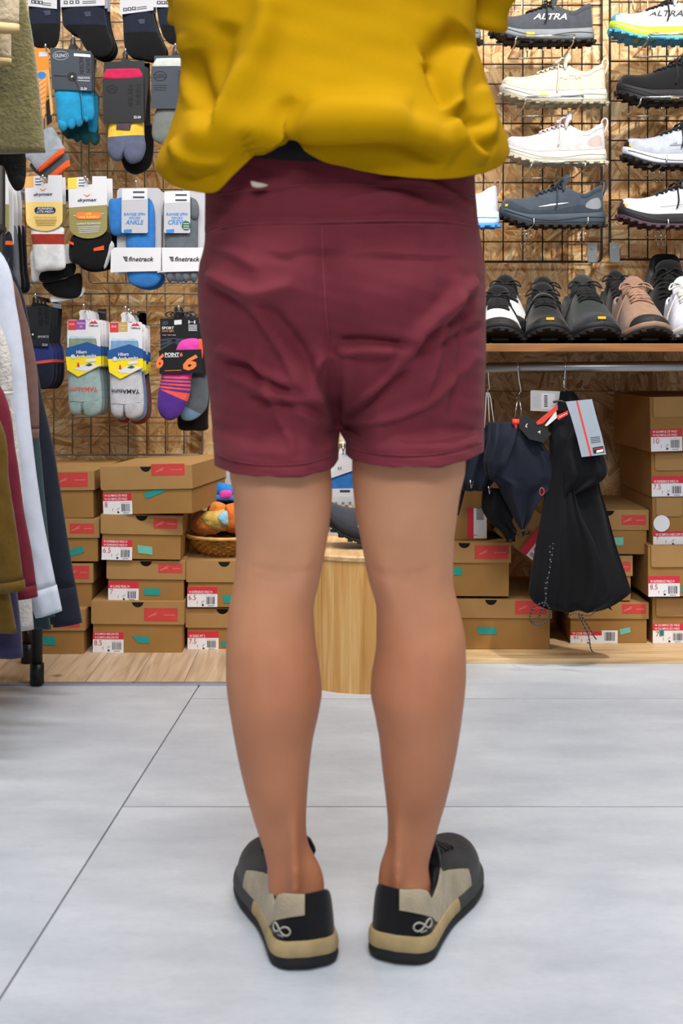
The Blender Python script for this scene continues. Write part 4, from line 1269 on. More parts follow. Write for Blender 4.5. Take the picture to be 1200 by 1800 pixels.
# chrome brackets carrying the wall shoes
def tray_bracket(label, x0, x1, y, Y=3.60):
    r = thing('shoe_bracket', label, 'bracket', P((x0+x1)/2, y+6, Y), (0, 0, 0), 'chrome shoe brackets on the grid')
    a, b = P(x0, y, Y-.062), P(x1, y-2, Y-.062)
    tube('front_bar', [a, b], .0027, CHROME, r, 8, world=True)
    for q in (a, b):
        tube('arm', curve_pts([q, q+Vector((-.004, -.004, -.012)), q+Vector((-.002, .03, -.017)), q+Vector((0, GY2-Y+.050, -.018))], 4), .0024, CHROME, r, 6, world=True)
    m_ = (a+b)/2
    for dx in (-.022, .022): tube('back_hook', [m_+Vector((dx, GY2-Y+.052, -.018)), m_+Vector((dx, GY2-Y+.052, .018)), m_+Vector((dx, GY2-Y+.068, .018)), m_+Vector((dx, GY2-Y+.068, .004))], .0022, CHROME, r, 6, world=True)
    tube('back_bar', [a+Vector((0, GY2-Y+.05, -.018)), b+Vector((0, GY2-Y+.05, -.018))], .0024, CHROME, r, 6, world=True)
tray_bracket('chrome bracket bar under the charcoal grey shoe with outlined lettering', 908, 1010, 64)
tray_bracket('chrome bracket bar under the cream shoe with long laces', 925, 1025, 171)
tray_bracket('chrome bracket bar under the pinkish white shoe', 935, 1030, 286)
tray_bracket('chrome bracket bar under the lime and light blue shoe', 1140, 1240, 61)
tray_bracket('chrome bracket bar under the all-black wall shoe', 1127, 1230, 171)
def prong_bracket(label, px, y, Y=3.60):
    r = thing('shoe_bracket', label, 'bracket', P(px, y+30, Y), (0, 0, 0), 'chrome shoe brackets on the grid')
    c = P(px, y, Y-.05)
    tube('prong', curve_pts([c+Vector((.009, 0, .022)), c+Vector((.008, -.002, .006)), c+Vector((.0, .012, -.004)), c+Vector((-.008, .06, -.012)), c+Vector((-.008, GY2-Y+.045, -.012))], 4), .0022, CHROME, r, 6, world=True)
    d = P(px-7, y+8, GY2-.012)
    for dx in (-.013, .013): tube('upright_wire', [d+Vector((dx, 0, .0)), d+Vector((dx, 0, -.036))], .0018, CHROME, r, 6, world=True)
    tube('upright_wire', [d+Vector((0, -.004, .004)), d+Vector((0, -.004, -.038))], .0022, CHROME, r, 6, world=True)
    for dz in (0, -.036): tube('cross_wire', [d+Vector((-.013, 0, dz)), d+Vector((.013, 0, dz))], .0018, CHROME, r, 6, world=True)
prong_bracket('left chrome prong under the slate navy wall shoe', 932, 398)
prong_bracket('right chrome prong under the slate navy wall shoe', 1027, 396)
prong_bracket('chrome prong under the pale grey wall shoe with black tread', 1165, 288)
prong_bracket('chrome prong under the white wall shoe with plum tread', 1168, 400)
for px, lab in ((904, 'empty chrome hook above the charcoal grey wall shoe'), (1125, 'empty chrome hook above the lime and light blue wall shoe')):
    r = thing('grid_hook', lab, 'hook', P(px, 20, GY2-.01))
    tube('wire_loop', [P(px-13, -30, GY2-.012), P(px-13, 16, GY2-.012), P(px-9, 20, GY2-.012), P(px+9, 20, GY2-.012), P(px+13, 16, GY2-.012), P(px+13, -30, GY2-.012)], .0019, CHROME, r, 6, world=True)
    tube('centre_wire', [P(px, -30, GY2-.012), P(px, 20, GY2-.012)], .0019, CHROME, r, 6, world=True)

# ---- shoes standing on the shelf, toes to the aisle
def shelf_shoe(label, px, Yt, width_px, upper, mid, tread, laces, yaw=0, hs=1.1, toecap=None, tr_toe=None, strap=None, yel=False, z=None, pitch=0, regions=None, rc=None, bow=True, L=.28, spring=.03, roll=0):
    W = width_px*Yt/F/2/1.0
    g = shoe_geo(L=L, W=W*.96, hs=hs, spring=spring, sole=(.034, .028, .022), collar=[.058, .060, .056, .050, .056, .073, .075, .068, .052, .033, .022, .016, .010])
    zt_ = HCAM+.0015 if z is None else z
    toe = Vector(((px-CX)*Yt/F, Yt, zt_))
    d = Vector((math.sin(math.radians(yaw)), -math.cos(math.radians(yaw)), 0))
    heel = toe-d*L
    root = thing('shelf_shoe', label, 'shoe', heel, (math.radians(roll), math.radians(pitch), -PI/2+math.radians(yaw)), 'shoes standing on the pine shelf')
    c = dict(upper=upper, lining=SM['black'], midsole=mid, outsole=tread, laces=laces, toe_cap=tr_toe or tread, strap=strap or upper)
    if rc: c.update(rc)
    make_shoe(root, g, c, toecap=toecap, regions=regions, bow=bow, ends=.06)
    if strap:
        pv = []
        for t in (.50, .56):
            pv.append([g['top'](t, u, .009) for u in np.linspace(-1.4, 1.4, 15)])
        V = [p for r_ in pv for p in r_]+[p+Vector((0, 0, .003)) for r_ in pv for p in r_]
        FF = []
        for i in range(14): FF += [(i, i+1, 15+i+1, 15+i), (30+i, 45+i, 46+i, 31+i), (i, 30+i, 31+i, i+1), (15+i, 16+i, 46+i, 45+i)]
        mk('strap', V, FF, strap, root, True)
    if yel:
        p = g['upt'](1.0, g['out'](1.0, 1), .42)
        k_ = boxv(p.x-.004, p.x+.0035, p.y-.009, p.y+.009, p.z-.003, p.z+.003); mk('badge', *k_, YEL, root)
    return root
ST = HCAM+.0015
def bw(t, side, z, kk):
    if .50 < t < .86 and kk > .10: return 'white_panel'
    return None
WP = dict(white_panel=SM['white'])
shelf_shoe('white-topped black shoe at the left end of the shelf, front one', 879, 3.115, 86, SM['black'], RU['black'], RU['black'], LACE['black'], -6, 1.0, .95, regions=bw, rc=WP)
shelf_shoe('white-topped black shoe at the left end of the shelf, behind its front twin', 897, 3.40, 84, SM['black'], RU['black'], RU['black'], LACE['black'], -4, 1.55, .95, regions=bw, rc=WP)
shelf_shoe('black cycling shoe with an instep strap and yellow badge on the shelf', 967, 3.12, 82, SM['black'], RU['dk'], RU['black'], LACE['black'], -4, 1.1, .93, strap=SM['black'], yel=True)
shelf_shoe('taller black shoe behind the strapped cycling shoe on the shelf', 985, 3.42, 78, SM['black'], RU['dk'], RU['black'], LACE['black'], 4, 1.5)
shelf_shoe('dark spruce hiking shoe with smooth toe and yellow badge on the shelf', 1058, 3.12, 92, SM['olive'], RU['dk'], RU['black'], LACE['black'], 3, 1.35, .80, tr_toe=fab('slate_toe', '#23282e', .2), yel=True)
shelf_shoe('black laced shoe in the back row between the spruce and tan shoes', 1110, 3.44, 74, SM['black'], RU['dk'], RU['black'], LACE['black'], 0, 1.75)
shelf_shoe('dusty tan shoe with black treaded toe and tan laces on the shelf', 1150, 3.115, 88, SM['tan'], RU['tanf'], RU['black'], LACE['tan'], 2, 1.3, .87, tr_toe=RU['black'])
shelf_shoe('lavender white shoe at the right edge of the shelf', 1232, 3.125, 86, SM['lav'], RU['white'], RU['grey'], LACE['white'], -3, 1.3)
shelf_shoe('dark shoe peeping out behind the maroon shorts at the shelf end', 790, 3.2, 78, SM['black'], RU['dk'], RU['black'], LACE['black'], -8, 1.3)
shelf_shoe('large grey and black shoe propped toe-down in the back row at the right edge', 1193, 3.46, 94, SM['black'], RU['grey'], RU['grey'], LACE['black'], -4, 1.1, None, z=ST+.165, pitch=38, L=.285)
# ------------------------------------------------------------------ shoe boxes
def kraft_mat(name, c):
    m = M(name, c, .85, .06, 12, .08, 300, spec=.2)
    return m
KR = kraft_mat('kraft_card', '#98713f'); KRL = kraft_mat('kraft_card_lid', '#a27d4e')
REDP = M('faded_red_print', '#c2403a', .75, .08, 40); REDD = M('dull_red_mark', '#a53932', .8); WHL = pap('white_label', '#e4e3e6'); REDL = pap('red_label_band', '#c92f3c'); REDN = pap('red_number', '#b8323c')
TEAL = M('teal_tape', '#1f8f86', .6, .06, 30); TEAL2 = M('pale_teal_tape', '#6fb5a6', .6, .06, 30); INK = pap('label_ink', '#33343a'); PALE = pap('label_pale_ink', '#b9bac2'); PINKT = pap('pale_red_text', '#e8b9b4')
CUT = M('box_inside_shade', '#120c06', .95)  # near-black colour standing in for the shade inside a box
def barcode(k, x0, y0, x1, y1, d, parent):
    rnd = random.Random(int(x0*7+y0)); x = x0; pcs = []
    while x < x1-.4:
        w_ = rnd.choice((.5, .7, 1.0, 1.5)); xx = min(x+w_, x1)
        a, b = k.xy((x, y0)), k.xy((xx, y1))
        pcs.append(([(a[0], d, b[1]), (b[0], d, b[1]), (b[0], d, a[1]), (a[0], d, a[1])], [(0, 1, 2, 3)]))
        x = xx+rnd.choice((.5, .7, 1.0))
    v, f = join(pcs); mk('barcode', v, f, INK, parent)
def label(k, x0, y0, x1, y1, num, lines, band=.36, d=-.0008, numx=None, code=True):
    """white size label with red heading, measured on the box front"""
    lb = k.plate('size_label', [(x0, y0), (x1, y0), (x1, y1), (x0, y1)], d-.0004, WHL, .0004)
    w_, h = x1-x0, y1-y0; yb = y0+h*band
    k.plate('label_band', [(x0, y0), (x1, y0), (x1, yb), (x0, yb)], d-.0006, REDL, .0002, lb)
    for i, t in enumerate(lines):
        hh = 4.6 if len(lines) == 1 else 3.9
        wid = min(w_*.78, len(t)*2.5)
        k.text(t, x0+w_*.06+wid/2, yb-3.4-(len(lines)-1-i)*6.0, hh, WHL, d-.0008, wid, bold=.012, parent=lb)
    k.text(num, x0+w_*(.17 if len(num) > 1 else .11), y0+h*.53, h*.25, REDN, d-.0008, len(num)*h*.115+1, parent=lb)
    if code:
        barcode(k, x0+w_*.63, y0+h*.5, x0+w_*.92, y0+h*.86, d-.0008, lb)
        k.plate('code_line', [(x0+w_*.68, y0+h*.92), (x0+w_*.88, y0+h*.92), (x0+w_*.88, y0+h*.945), (x0+w_*.68, y0+h*.945)], d-.0006, INK, .0002, lb)
        k.plate('code_line', [(x0+w_*.60, y0+h*.435), (x0+w_*.93, y0+h*.435), (x0+w_*.93, y0+h*.455), (x0+w_*.60, y0+h*.455)], d-.0006, PALE, .0002, lb)
    xm = x0+w_*.33; ym = y0+h*.78
    k.plate('red_arrow', [(xm-.8, ym), (xm, ym-3.2), (xm+.8, ym), (xm+.3, ym), (xm+.3, ym+3.2), (xm-.3, ym+3.2), (xm-.3, ym)], d-.0006, REDN, .0002, lb)
    xs_ = x0+w_*.51
    k.plate('shoe_pictogram', [(xs_-3, ym+1), (xs_-1, ym-3), (xs_+3, ym-4), (xs_+3.4, ym-2.5), (xs_, ym+.5)], d-.0006, PALE, .0002, lb)
    k.plate('shoe_pictogram', [(xs_-1.5, ym+6), (xs_-1.2, ym+2.5), (xs_+1, ym+2.2), (xs_+2.8, ym+5), (xs_+1, ym+6.2)], d-.0006, INK, .0002, lb)
    return lb
def tape(k, poly, mat=None, d=-.0006):
    return k.plate('tape_strip', poly, d-.0005, mat or TEAL, .0005)
def animal_mark(k, x0, y0, x1, y1, d):
    """faded red panel on the lid with a faint running emblem and a line of print"""
    p = k.plate('print_panel', [(x0, y0), (x1, y0+(0)), (x1, y1), (x0, y1)], d-.0004, REDP, .0004)
    w_, h = x1-x0, y1-y0; cx, cy = x0+w_*.27, y0+h*.52
    k.plate('faint_emblem', [(cx-9, cy+3), (cx-2, cy-1), (cx+4, cy-4), (cx+8, cy-4), (cx+3, cy-1), (cx+7, cy), (cx+2, cy+1), (cx-3, cy+2.4), (cx-8, cy+4.4)], d-.0006, M('faint_print', '#d06a62', .75), .0002, p)
    k.plate('faint_line', [(x0+w_*.58, cy-.8), (x0+w_*.92, cy-.8), (x0+w_*.92, cy+.8), (x0+w_*.58, cy+.8)], d-.0006, M('faint_print', '#d06a62', .75), .0002, p)
BOXG = 'brown kraft shoe boxes'
def shoe_box(label_, x0, x1, ytop, ylid, ybot, Y, yaw=0, roll=0, red=None, thumb=True, depth=.325, lidover=3, thumbx=None, lidx=(0, 0)):
    """lidded kraft box; measures in photograph pixels on its front, Y depth of the front"""
    cx = (x0+x1)/2
    k = Kit('shoe_box', label_, 'shoe box', cx, ybot, Y, BOXG, (0, math.radians(roll), math.radians(yaw)))
    u = k.u; w_ = (x1-x0)*u/2; lo = lidover*u
    zl, ztop = (ybot-ylid)*u, (ybot-ytop)*u
    box('box_body', -w_, w_, 0, depth, 0, ztop-.004, KR, k.root, .0012)
    # lid: top, front with thumb notch, sides and back
    lx0, lx1 = -w_-lo+lidx[0]*u, w_+lo+lidx[1]*u
    tx = ((thumbx-cx)*u) if thumbx else (lx0+lx1)/2
    r = 10.5*u; f0 = -.0035
    poly = [(lx0, ztop), ]
    if thumb:
        poly += [(tx-r*math.cos(a), ztop-r*math.sin(a)) for a in [PI*i/12 for i in range(13)]]
    poly += [(lx1, ztop), (lx1, zl)]
    rc = 4*u
    poly += [(lx0+rc-rc*math.sin(a), zl+rc-rc*math.cos(a)) for a in [PI/2*i/5 for i in range(6)]]
    v, f = prism(poly, f0, f0+.002); lid = fixn(mk('lid', v, f, KRL, k.root))
    v1, f1 = boxv(lx0, lx1, f0+.002, depth+.004, ztop-.002, ztop); v2, f2 = boxv(lx0, lx0+.002, f0+.003, depth+.004, zl, ztop-.002)
    v3, f3 = boxv(lx1-.002, lx1, f0+.003, depth+.004, zl, ztop-.002); v4, f4 = boxv(lx0, lx1, depth+.002, depth+.004, zl, ztop-.002)
    mk('lid_top', *join([(v1, f1), (v2, f2), (v3, f3), (v4, f4)]), KRL, lid)
    if thumb:
        v, f = prism([(tx-r*1.0*math.cos(a), ztop-.002-r*1.0*math.sin(a)) for a in [PI*i/12 for i in range(13)]], -.0012, -.0002)
        fixn(mk('thumb_hole_shade', v, f, CUT, lid))  # dark plate behind the notch, painted as the shaded box interior
    k.lid = lid; k.df = f0; k.db = -.0002
    if red: animal_mark(k, *red, f0-.0001)
    return k
def flap_box(label_, x0, x1, ytop, yflap, ybot, Y, yaw=0, roll=0, inset=7, depth=.325, flapr=None):
    """one-piece kraft box closed by a tuck flap narrower than its front"""
    cx = (x0+x1)/2
    k = Kit('shoe_box', label_, 'shoe box', cx, ybot, Y, BOXG, (0, math.radians(roll), math.radians(yaw)))
    u = k.u; w_ = (x1-x0)*u/2; zt_ = (ybot-ytop)*u
    box('box_body', -w_, w_, 0, depth, 0, zt_-.002, KR, k.root, .0012)
    box('lid', -w_-.0005, w_+.0005, -.001, depth+.001, zt_-.002, zt_, KRL, k.root, .0006)
    k.plate('tuck_flap', rrect(x0+inset, ytop+.5, flapr or x1-inset, yflap, 5, '0011'), -.004, KRL, .0028)
    k.df = -.004; k.db = -.0002
    return k
# ---- left, middle stack
k = shoe_box('shoe box size 8 with teal tape, topmost and tilted, in the left middle stack', 178, 341, 819, 860, 903.5, 3.295, -11, -2.2, (270, 812+4, 331, 836), depth=.33)
label(k, 177.5, 866, 231.5, 903.5, '8', ['W OLYMPUS 275 WILD', 'W OLYMPUS 275 WILD'], d=k.db)
tape(k, [(254, 867), (287, 857), (294, 864), (262, 876), (256, 875)])
k = shoe_box('shoe box size 6.5 directly under the tilted size 8 box', 179, 317, 905, 939, 983, 3.31, 0, 1.0, (269, 911, 311, 928))
label(k, 178.5, 949, 232, 985, '6.5', ['W EXPERIENCE WILD 2+', 'W EXPERIENCE WILD 2+'], d=k.db); tape(k, [(241, 958), (267, 961), (268, 975), (243, 972)], TEAL2)
k = shoe_box('shoe box size 7, third from the top in the left middle stack', 190, 322, 985, 1018, 1058, 3.32, 0, .6, (278, 990, 320, 1006))
label(k, 190, 1022, 243.5, 1057, '7', ['W LONE PEAK 9+'], d=k.db); tape(k, [(253, 1034), (281, 1034), (281, 1046), (253, 1046)])
k = shoe_box('shoe box size 8.5 at the bottom of the left middle stack', 163, 320, 1057, 1097, 1149, 3.305, 0, .5, (253, 1068, 312, 1091))
label(k, 163, 1111, 217, 1147.5, '8.5', ['W OLYMPUS 6 HIKE LOW GTX', 'W OLYMPUS 6 HIKE LOW GTX'], d=k.db); tape(k, [(232, 1118), (262, 1119), (263, 1131), (243, 1130)])
# ---- left, stack beside the clothes rack
k = shoe_box('unmarked shoe box at the top of the stack beside the clothes rack', 20, 165, 829, 862, 911, 3.33, -3, -1, (98, 831, 157, 856), thumb=False)
k = shoe_box('shoe box with teal tape, second in the stack beside the clothes rack', 22, 172, 912, 945, 987, 3.32, 0, 0, (123, 920, 166, 937))
tape(k, [(121, 967), (144, 960), (149, 970), (122, 979)])
k = shoe_box('shoe box third in the stack beside the clothes rack, above the lowest', 18, 161, 990, 1024, 1067, 3.325, 0, 0, (118, 994, 157, 1017), thumb=False)
k = shoe_box('lowest shoe box beside the clothes rack, with teal tape near its left', -5, 147, 1071, 1108, 1153, 3.29, 0, 0, (95, 1082, 141, 1102), thumb=False)
tape(k, [(70, 1118), (96, 1119), (98, 1134), (74, 1133)]); label(k, 5, 1118, 58, 1153, '7', ['W LONE PEAK 9+'], d=k.db)
# ---- left, stack under the basket
k = shoe_box('shoe box size 6.5 under the wicker basket', 330, 487, 986, 1023, 1067.5, 3.335, 0, 0, None, thumbx=394)
label(k, 329, 1031, 382, 1067, '6.5', ['W EXPERIENCE WILD 2+'], d=k.db); tape(k, [(391, 1047), (410, 1045), (410, 1059), (393, 1060)])
k = shoe_box('shoe box size 7.5 at the floor below the basket', 329, 487, 1069, 1103, 1144, 3.345, 0, 0, None, thumbx=391)
label(k, 329.5, 1109, 384, 1143, '7.5', ['W KING MT 2'], d=k.db); tape(k, [(389, 1127), (396, 1126), (396, 1137), (390, 1136)])
# ---- right, stack behind the legs
YR = F*(HCAM-BZ)/(1141.5-HZ)
k = shoe_box('wide shoe box with teal tape at the bottom, just right of the legs', 795, 966, 1053, 1086, 1141.5, YR, 0, .4, (904, 1055, 959, 1079), thumbx=862)
tape(k, [(837, 1102), (870, 1103), (873, 1115), (841, 1115)])
k = shoe_box('shoe box on the wide bottom box, just right of the legs', 745, 894, 953, 989, 1048, YR, 0, .4, (833, 958, 893, 982), thumbx=815)
tape(k, [(795, 997), (811, 998), (811, 1011), (797, 1011)])
# box on its end and a leaning box behind the navy garment
k = Kit('shoe_box', 'shoe box size 7 standing on its end behind the navy skirt', 'shoe box', 815, 949, YR+.03, BOXG)
u = k.u; box('box_body', -72*u, 40*u, 0, .20, 0, 92*u, KR, k.root, .0012); box('lid', -74*u, -20*u, -.003, .203, 0, 94*u, KRL, k.root, .001)
lb = k.plate('size_label', [(821, 893), (855, 893), (855, 946), (821, 946)], -.0007, WHL, .0004); k.plate('label_band', [(821, 893), (832, 893), (832, 946), (821, 946)], -.0009, REDL, .0002, lb)
k.text('7', 837, 941, 8, REDN, -.0011, 4, 90, parent=lb)
for q in range(9): k.plate('barcode_bar', [(837, 893+q*2.4), (850, 893+q*2.4), (850, 894.3+q*2.4), (837, 894.3+q*2.4)], -.0009, INK, .0002, lb)
k = Kit('shoe_box', 'shoe box size 8.5 leaning at an angle beside the black trousers', 'shoe box', 915, 978, 3.36, BOXG, (0, math.radians(0), 0))
def rotp(p, c=(905, 935), a=38):
    a = math.radians(a); x, y = p[0]-c[0], p[1]-c[1]; return (c[0]+x*math.cos(a)-y*math.sin(a), c[1]+x*math.sin(a)+y*math.cos(a))
def rp_(x0, y0, x1, y1): return [rotp(q) for q in ((x0, y0), (x1, y0), (x1, y1), (x0, y1))]
R5 = lambda *a: rp_(*a)
k.plate('box_body', R5(872, 885, 985, 957), 0, KR, .24); k.plate('lid', R5(870, 883, 987, 915), -.003, KRL, .246)
# label turned: reads up the slope
lb = k.plate('size_label', R5(931, 897, 968, 955), -.0045, WHL, .0004); k.plate('label_band', R5(931, 897, 945, 955), -.0047, REDL, .0002, lb)
cq = rotp((953, 943)); k.text('8.5', cq[0], cq[1], 9, REDN, -.005, 17, 90-38, parent=lb)
# ---- right, stack behind the black trousers
YQ = F*(HCAM-BZ)/(1131-HZ)
k = shoe_box('shoe box size 8.5 at the bottom below the hanging black trousers', 1002, 1136, 1058, 1087, 1131, YQ, 0, .3, (1092, 1061, 1134, 1078), thumb=False)
lb = label(k, 1002, 1109, 1062, 1131, '8.5', ['W LONE PEAK 9+'], d=k.db, code=False); k.plate('code_label', [(1057, 1108), (1085, 1108), (1085, 1130.5), (1057, 1130.5)], k.db-.0009, WHL, .0003); barcode(k, 1062, 1111, 1080, 1126, k.db-.0014, k.root)
tape(k, [(1088, 1106), (1106, 1102), (1108, 1111), (1090, 1116)], TEAL2)
k = shoe_box('shoe box half hidden by the black trousers, second from the bottom', 985, 1108, 977, 1012, 1056, YQ, 0, 0, (1070, 987, 1107, 1004), thumb=False)
k = shoe_box('shoe box on top of the stack behind the black trousers', 1003, 1136, 896, 931, 974, YQ, 0, .3, (1091, 905, 1134, 922), thumbx=1068)
tape(k, [(1078, 945), (1095, 944), (1095, 958), (1080, 958)], TEAL2)
# ---- right column of flap boxes
k = flap_box('shoe box size 10 at the top of the right-hand column, turned and overhanging', 1142, 1312, 696, 732, 792.5, YQ-.045, 4, -1.2, 5, flapr=1300)
label(k, 1142.5, 752.5, 1198, 791.5, '10', ['W OLYMPUS 275 WILD', 'W OLYMPUS 275 WILD'], d=k.db)
k = flap_box('shoe box size 7.5, second in the right-hand column', 1144, 1312, 794, 826, 873, YQ-.02, 2, -.5, 6)
label(k, 1144.5, 836, 1201, 872, '7.5', ['W EXPERIENCE WILD 2+'], d=k.db)
k = flap_box('shoe box size 7 with a round white sticker in the right-hand column', 1146, 1312, 874, 907, 957, YQ-.02, 2, -.3, 6, flapr=1198)
label(k, 1147, 933, 1215, 956.5, '7', ['W OLYMPUS 6 HIKE LOW GTX'], d=k.db, code=False, band=.40)
cir = [(1161+14.5*math.cos(2*PI*i/28), 919+14.5*math.sin(2*PI*i/28)) for i in range(28)]
k.plate('round_sticker', cir, -.0052, WHL, .0004)
k = flap_box('shoe box size 8.5, fourth in the right-hand column', 1138, 1312, 958, 996, 1048, YQ-.03, 2, -.2, 5)
label(k, 1138.5, 1011.5, 1194, 1048, '8.5', ['W EXPERIENCE WILD 2+'], d=k.db); tape(k, [(1196, 1030), (1212, 1029), (1212, 1040), (1197, 1041)])
k = flap_box('shoe box at the floor of the right-hand column with a teal scrap over its size', 1146, 1312, 1050, 1083, 1131, YQ, 1, 0, 6)
label(k, 1146.5, 1095.5, 1203, 1130.5, '7.', ['W OLYMPUS 275 WILD', 'W OLYMPUS 275 WILD'], d=k.db)
tape(k, [(1158, 1107), (1166, 1107), (1166, 1117), (1158, 1117)], TEAL, -.0016); k.text('0', 1162, 1112, 8, INK, -.0024, 4.4)
# ------------------------------------------------------------------ sock packs on the left wall
CD = dict(white=pap('card_white', '#d2d2d7'), grey=pap('card_light_grey', '#b2b2b8'), slate=pap('card_slate', '#363c46'), dark=pap('card_dark', '#1b1d21'), yellow=pap('card_straw', '#e6c77a'), olive=pap('card_olive', '#8c8550'), orange=pap('card_orange', '#e08a2c'), orangel=pap('print_orange', '#e07840'), black=pap('card_black', '#111113'),
          navy=pap('print_navy', '#1d2b46'), sky=pap('print_sky', '#3c7fc4'), blue=pap('print_blue', '#1f4f8c'), yel=pap('print_yellow', '#e8cf1c'), red=pap('print_red', '#c93a3a'), purple=pap('print_purple', '#8a4aa0'), gold=pap('print_gold', '#b99a58'), tabyel=pap('tab_yellow', '#e8c94a'), taborg=pap('tab_orange', '#e0a860'), green=pap('print_green', '#2c5a38'), silver=pap('print_silver', '#c6cad2'))
SK = dict(navy=fab('sock_navy', '#181d2c'), black=fab('sock_black', '#0b0b0d'), turq=fab('sock_turquoise', '#1f8bb8'), turqd=fab('sock_deep_teal', '#14494e'), crimson=fab('sock_crimson', '#b51f4a'), mustard=fab('sock_mustard', '#d8b23e'), plum=fab('sock_plum', '#4a3a40'), slate=fab('sock_slate', '#565c72'), grey=fab('sock_grey', '#6b706c'), ltgrey=fab('sock_light_grey', '#9aa0a8'), silver=fab('sock_silver', '#b9c0bc'),
          orange=fab('sock_orange', '#dd5a2a'), white=fab('sock_white', '#d9d9da'), rust=fab('sock_rust', '#a23324'), blue=fab('sock_blue', '#2f6fb4'), sage=fab('sock_sage', '#8da3a3'), moss=fab('sock_moss', '#7c8c78'), denim=fab('sock_denim', '#6f93b8'), pale=fab('sock_pale_blue', '#a9bccb'), mgrey=fab('sock_mist', '#b4b6bd'), magenta=fab('sock_magenta', '#cc3f9c'), purple=fab('sock_purple', '#4d2a86'), coral=fab('sock_coral', '#d65040'), indigo=fab('sock_indigo', '#26306a'), steel=fab('sock_steel', '#5a6068'), brick=fab('sock_brick', '#8f3a2c'))
SOCKG = 'sock packs hanging on the grid wall'
HOOKN = 0
def hook(px, py, Yf, lab, back=None):
    """chrome display arm from the grid out to the aisle"""
    r = thing('display_hook', lab, 'hook', P(px, py, GY), group='chrome display hooks')
    a = P(px, py, Yf-.03); bk_ = back or GY; b = Vector((a.x, bk_-.003, a.z))
    tube('arm', [b, Vector((a.x, Yf, a.z)), Vector((a.x, Yf-.022, a.z+.002)), Vector((a.x, Yf-.03, a.z+.011))], .0022, CHROME, r, 6, world=True)
    vs, fs = tubev([Vector((a.x, Yf-.0305, a.z+.008)), Vector((a.x, Yf-.0305, a.z+.016))], .0034, 8); mk('tip', vs, fs, CHROME, r, True, True)
    box('back_plate', a.x-.012, a.x+.012, bk_-.006, bk_-.0036 if not back else bk_, a.z-.024, a.z+.01, CHROME, r, .0005, True)
def behind(k, n, dy, lab, first=None):
    for i in range(n):
        r = k.root; pre = ('first ', 'second ', 'third ')[i] if n > 1 else ''
        dup(r, r.location+Vector((0.002*(i+1), dy*(i+1), -.001*i)), pre+lab, SOCKG, skip=('lettering',))
def holder(k, x, y, mat, w_=9):
    """moulded hook tab that rides on the display arm"""
    k.plate('hang_tab', [(x-w_, y+16), (x-w_*.5, y+5), (x-w_*.55, y-1), (x-w_*.2, y-6), (x+w_*.45, y-5), (x+w_*.6, y+1), (x+w_*.3, y+3), (x+w_*.1, y-1), (x-w_*.15, y), (x-w_*.1, y+5), (x+w_*.9, y+10), (x+w_, y+16)], -.0005, mat, .0012)
SYF = 3.50
# ---- top row: navy and black socks under pale header cards
def header_pack(lab, x0, x1, yb, card, sock_pts, hook_lab, tilt=0, n=0, cuff=None, Y=SYF, blab=None):
    cx = (x0+x1)/2
    k = Kit('sock_pack', lab, 'socks', cx, -30, Y, SOCKG)
    dz = tilt*(x1-x0)
    k.plate('header_card', [(x0, -60), (x1, -60), (x1, yb-dz), (x0, yb)], -.014, CD['grey'], .001)
    for q in range(3):
        a = x0+6+q*(x1-x0)*.13; yy = yb-5-dz*(a-x0)/(x1-x0)
        k.plate('pictogram', rrect(a, yy-6, a+7, yy, 1), -.0146, CD['slate'], .0004)
        k.plate('pictogram', rrect(a+2, yy-4.4, a+5, yy-1.5, .5), -.0149, CD['grey'], .0003)
    for q in range(2):
        a = x0+(x1-x0)*.50; yy = yb-5-q*3.2-dz*.5
        k.plate('print_line', [(a, yy-.7), (a+(x1-x0)*.3, yy-.7-dz*.3), (a+(x1-x0)*.3, yy+.5-dz*.3), (a, yy+.5)], -.0146, CD['slate'], .0003)
    s_ = k.pillow('sock', sock_pts, .014, SK['navy'], 0.001, [(yb+30, 'sock_foot', SK['black'])] if cuff is None else cuff, seed=int(cx))
    for q in range(4): k.plate('woven_mark', [(cx+2+q*1.2, yb+9+q*2), (cx+14, yb+8+q*2), (cx+14, yb+9+q*2), (cx+2+q*1.2, yb+10+q*2)], -.0143, SK['slate'], .0006)
    if n: behind(k, n, .03, blab)
    hook(cx, -40, Y, hook_lab)
    return k
header_pack('navy sock pack at the top left corner, beside the olive fleece', 51, 102, 13, 'grey', [(52, -40), (80, -42), (103, -40), (106, 20), (105, 60), (98, 82), (80, 86), (60, 82), (52, 50)], 'hook of the top left navy sock pack', -.1)
header_pack('navy and black sock pack with pale header, second in the top row', 108, 186, 15, 'grey', [(110, -40), (150, -44), (182, -40), (184, 20), (190, 52), (198, 78), (190, 96), (172, 100), (152, 88), (136, 62), (115, 50), (109, 30)], 'hook of the second navy sock pack in the top row', .04, 2, blab='black socks hanging behind the second pack of the top row')
header_pack('navy sock pack with slanting pale header left of the mustard shirt', 212, 271, 28, 'grey', [(214, -40), (245, -44), (268, -40), (269, 20), (280, 60), (292, 90), (280, 106), (252, 104), (222, 92), (216, 40)], 'hook of the slanting-header navy sock pack', .13, 1, blab='black socks hanging behind the slanting-header pack')
header_pack('navy sock pack in the top row partly covered by the mustard shirt', 271, 330, 15, 'grey', [(274, -40), (300, -44), (330, -40), (334, 40), (322, 72), (302, 78), (286, 62), (276, 20)], 'hook of the navy sock pack behind the shirt', 0)
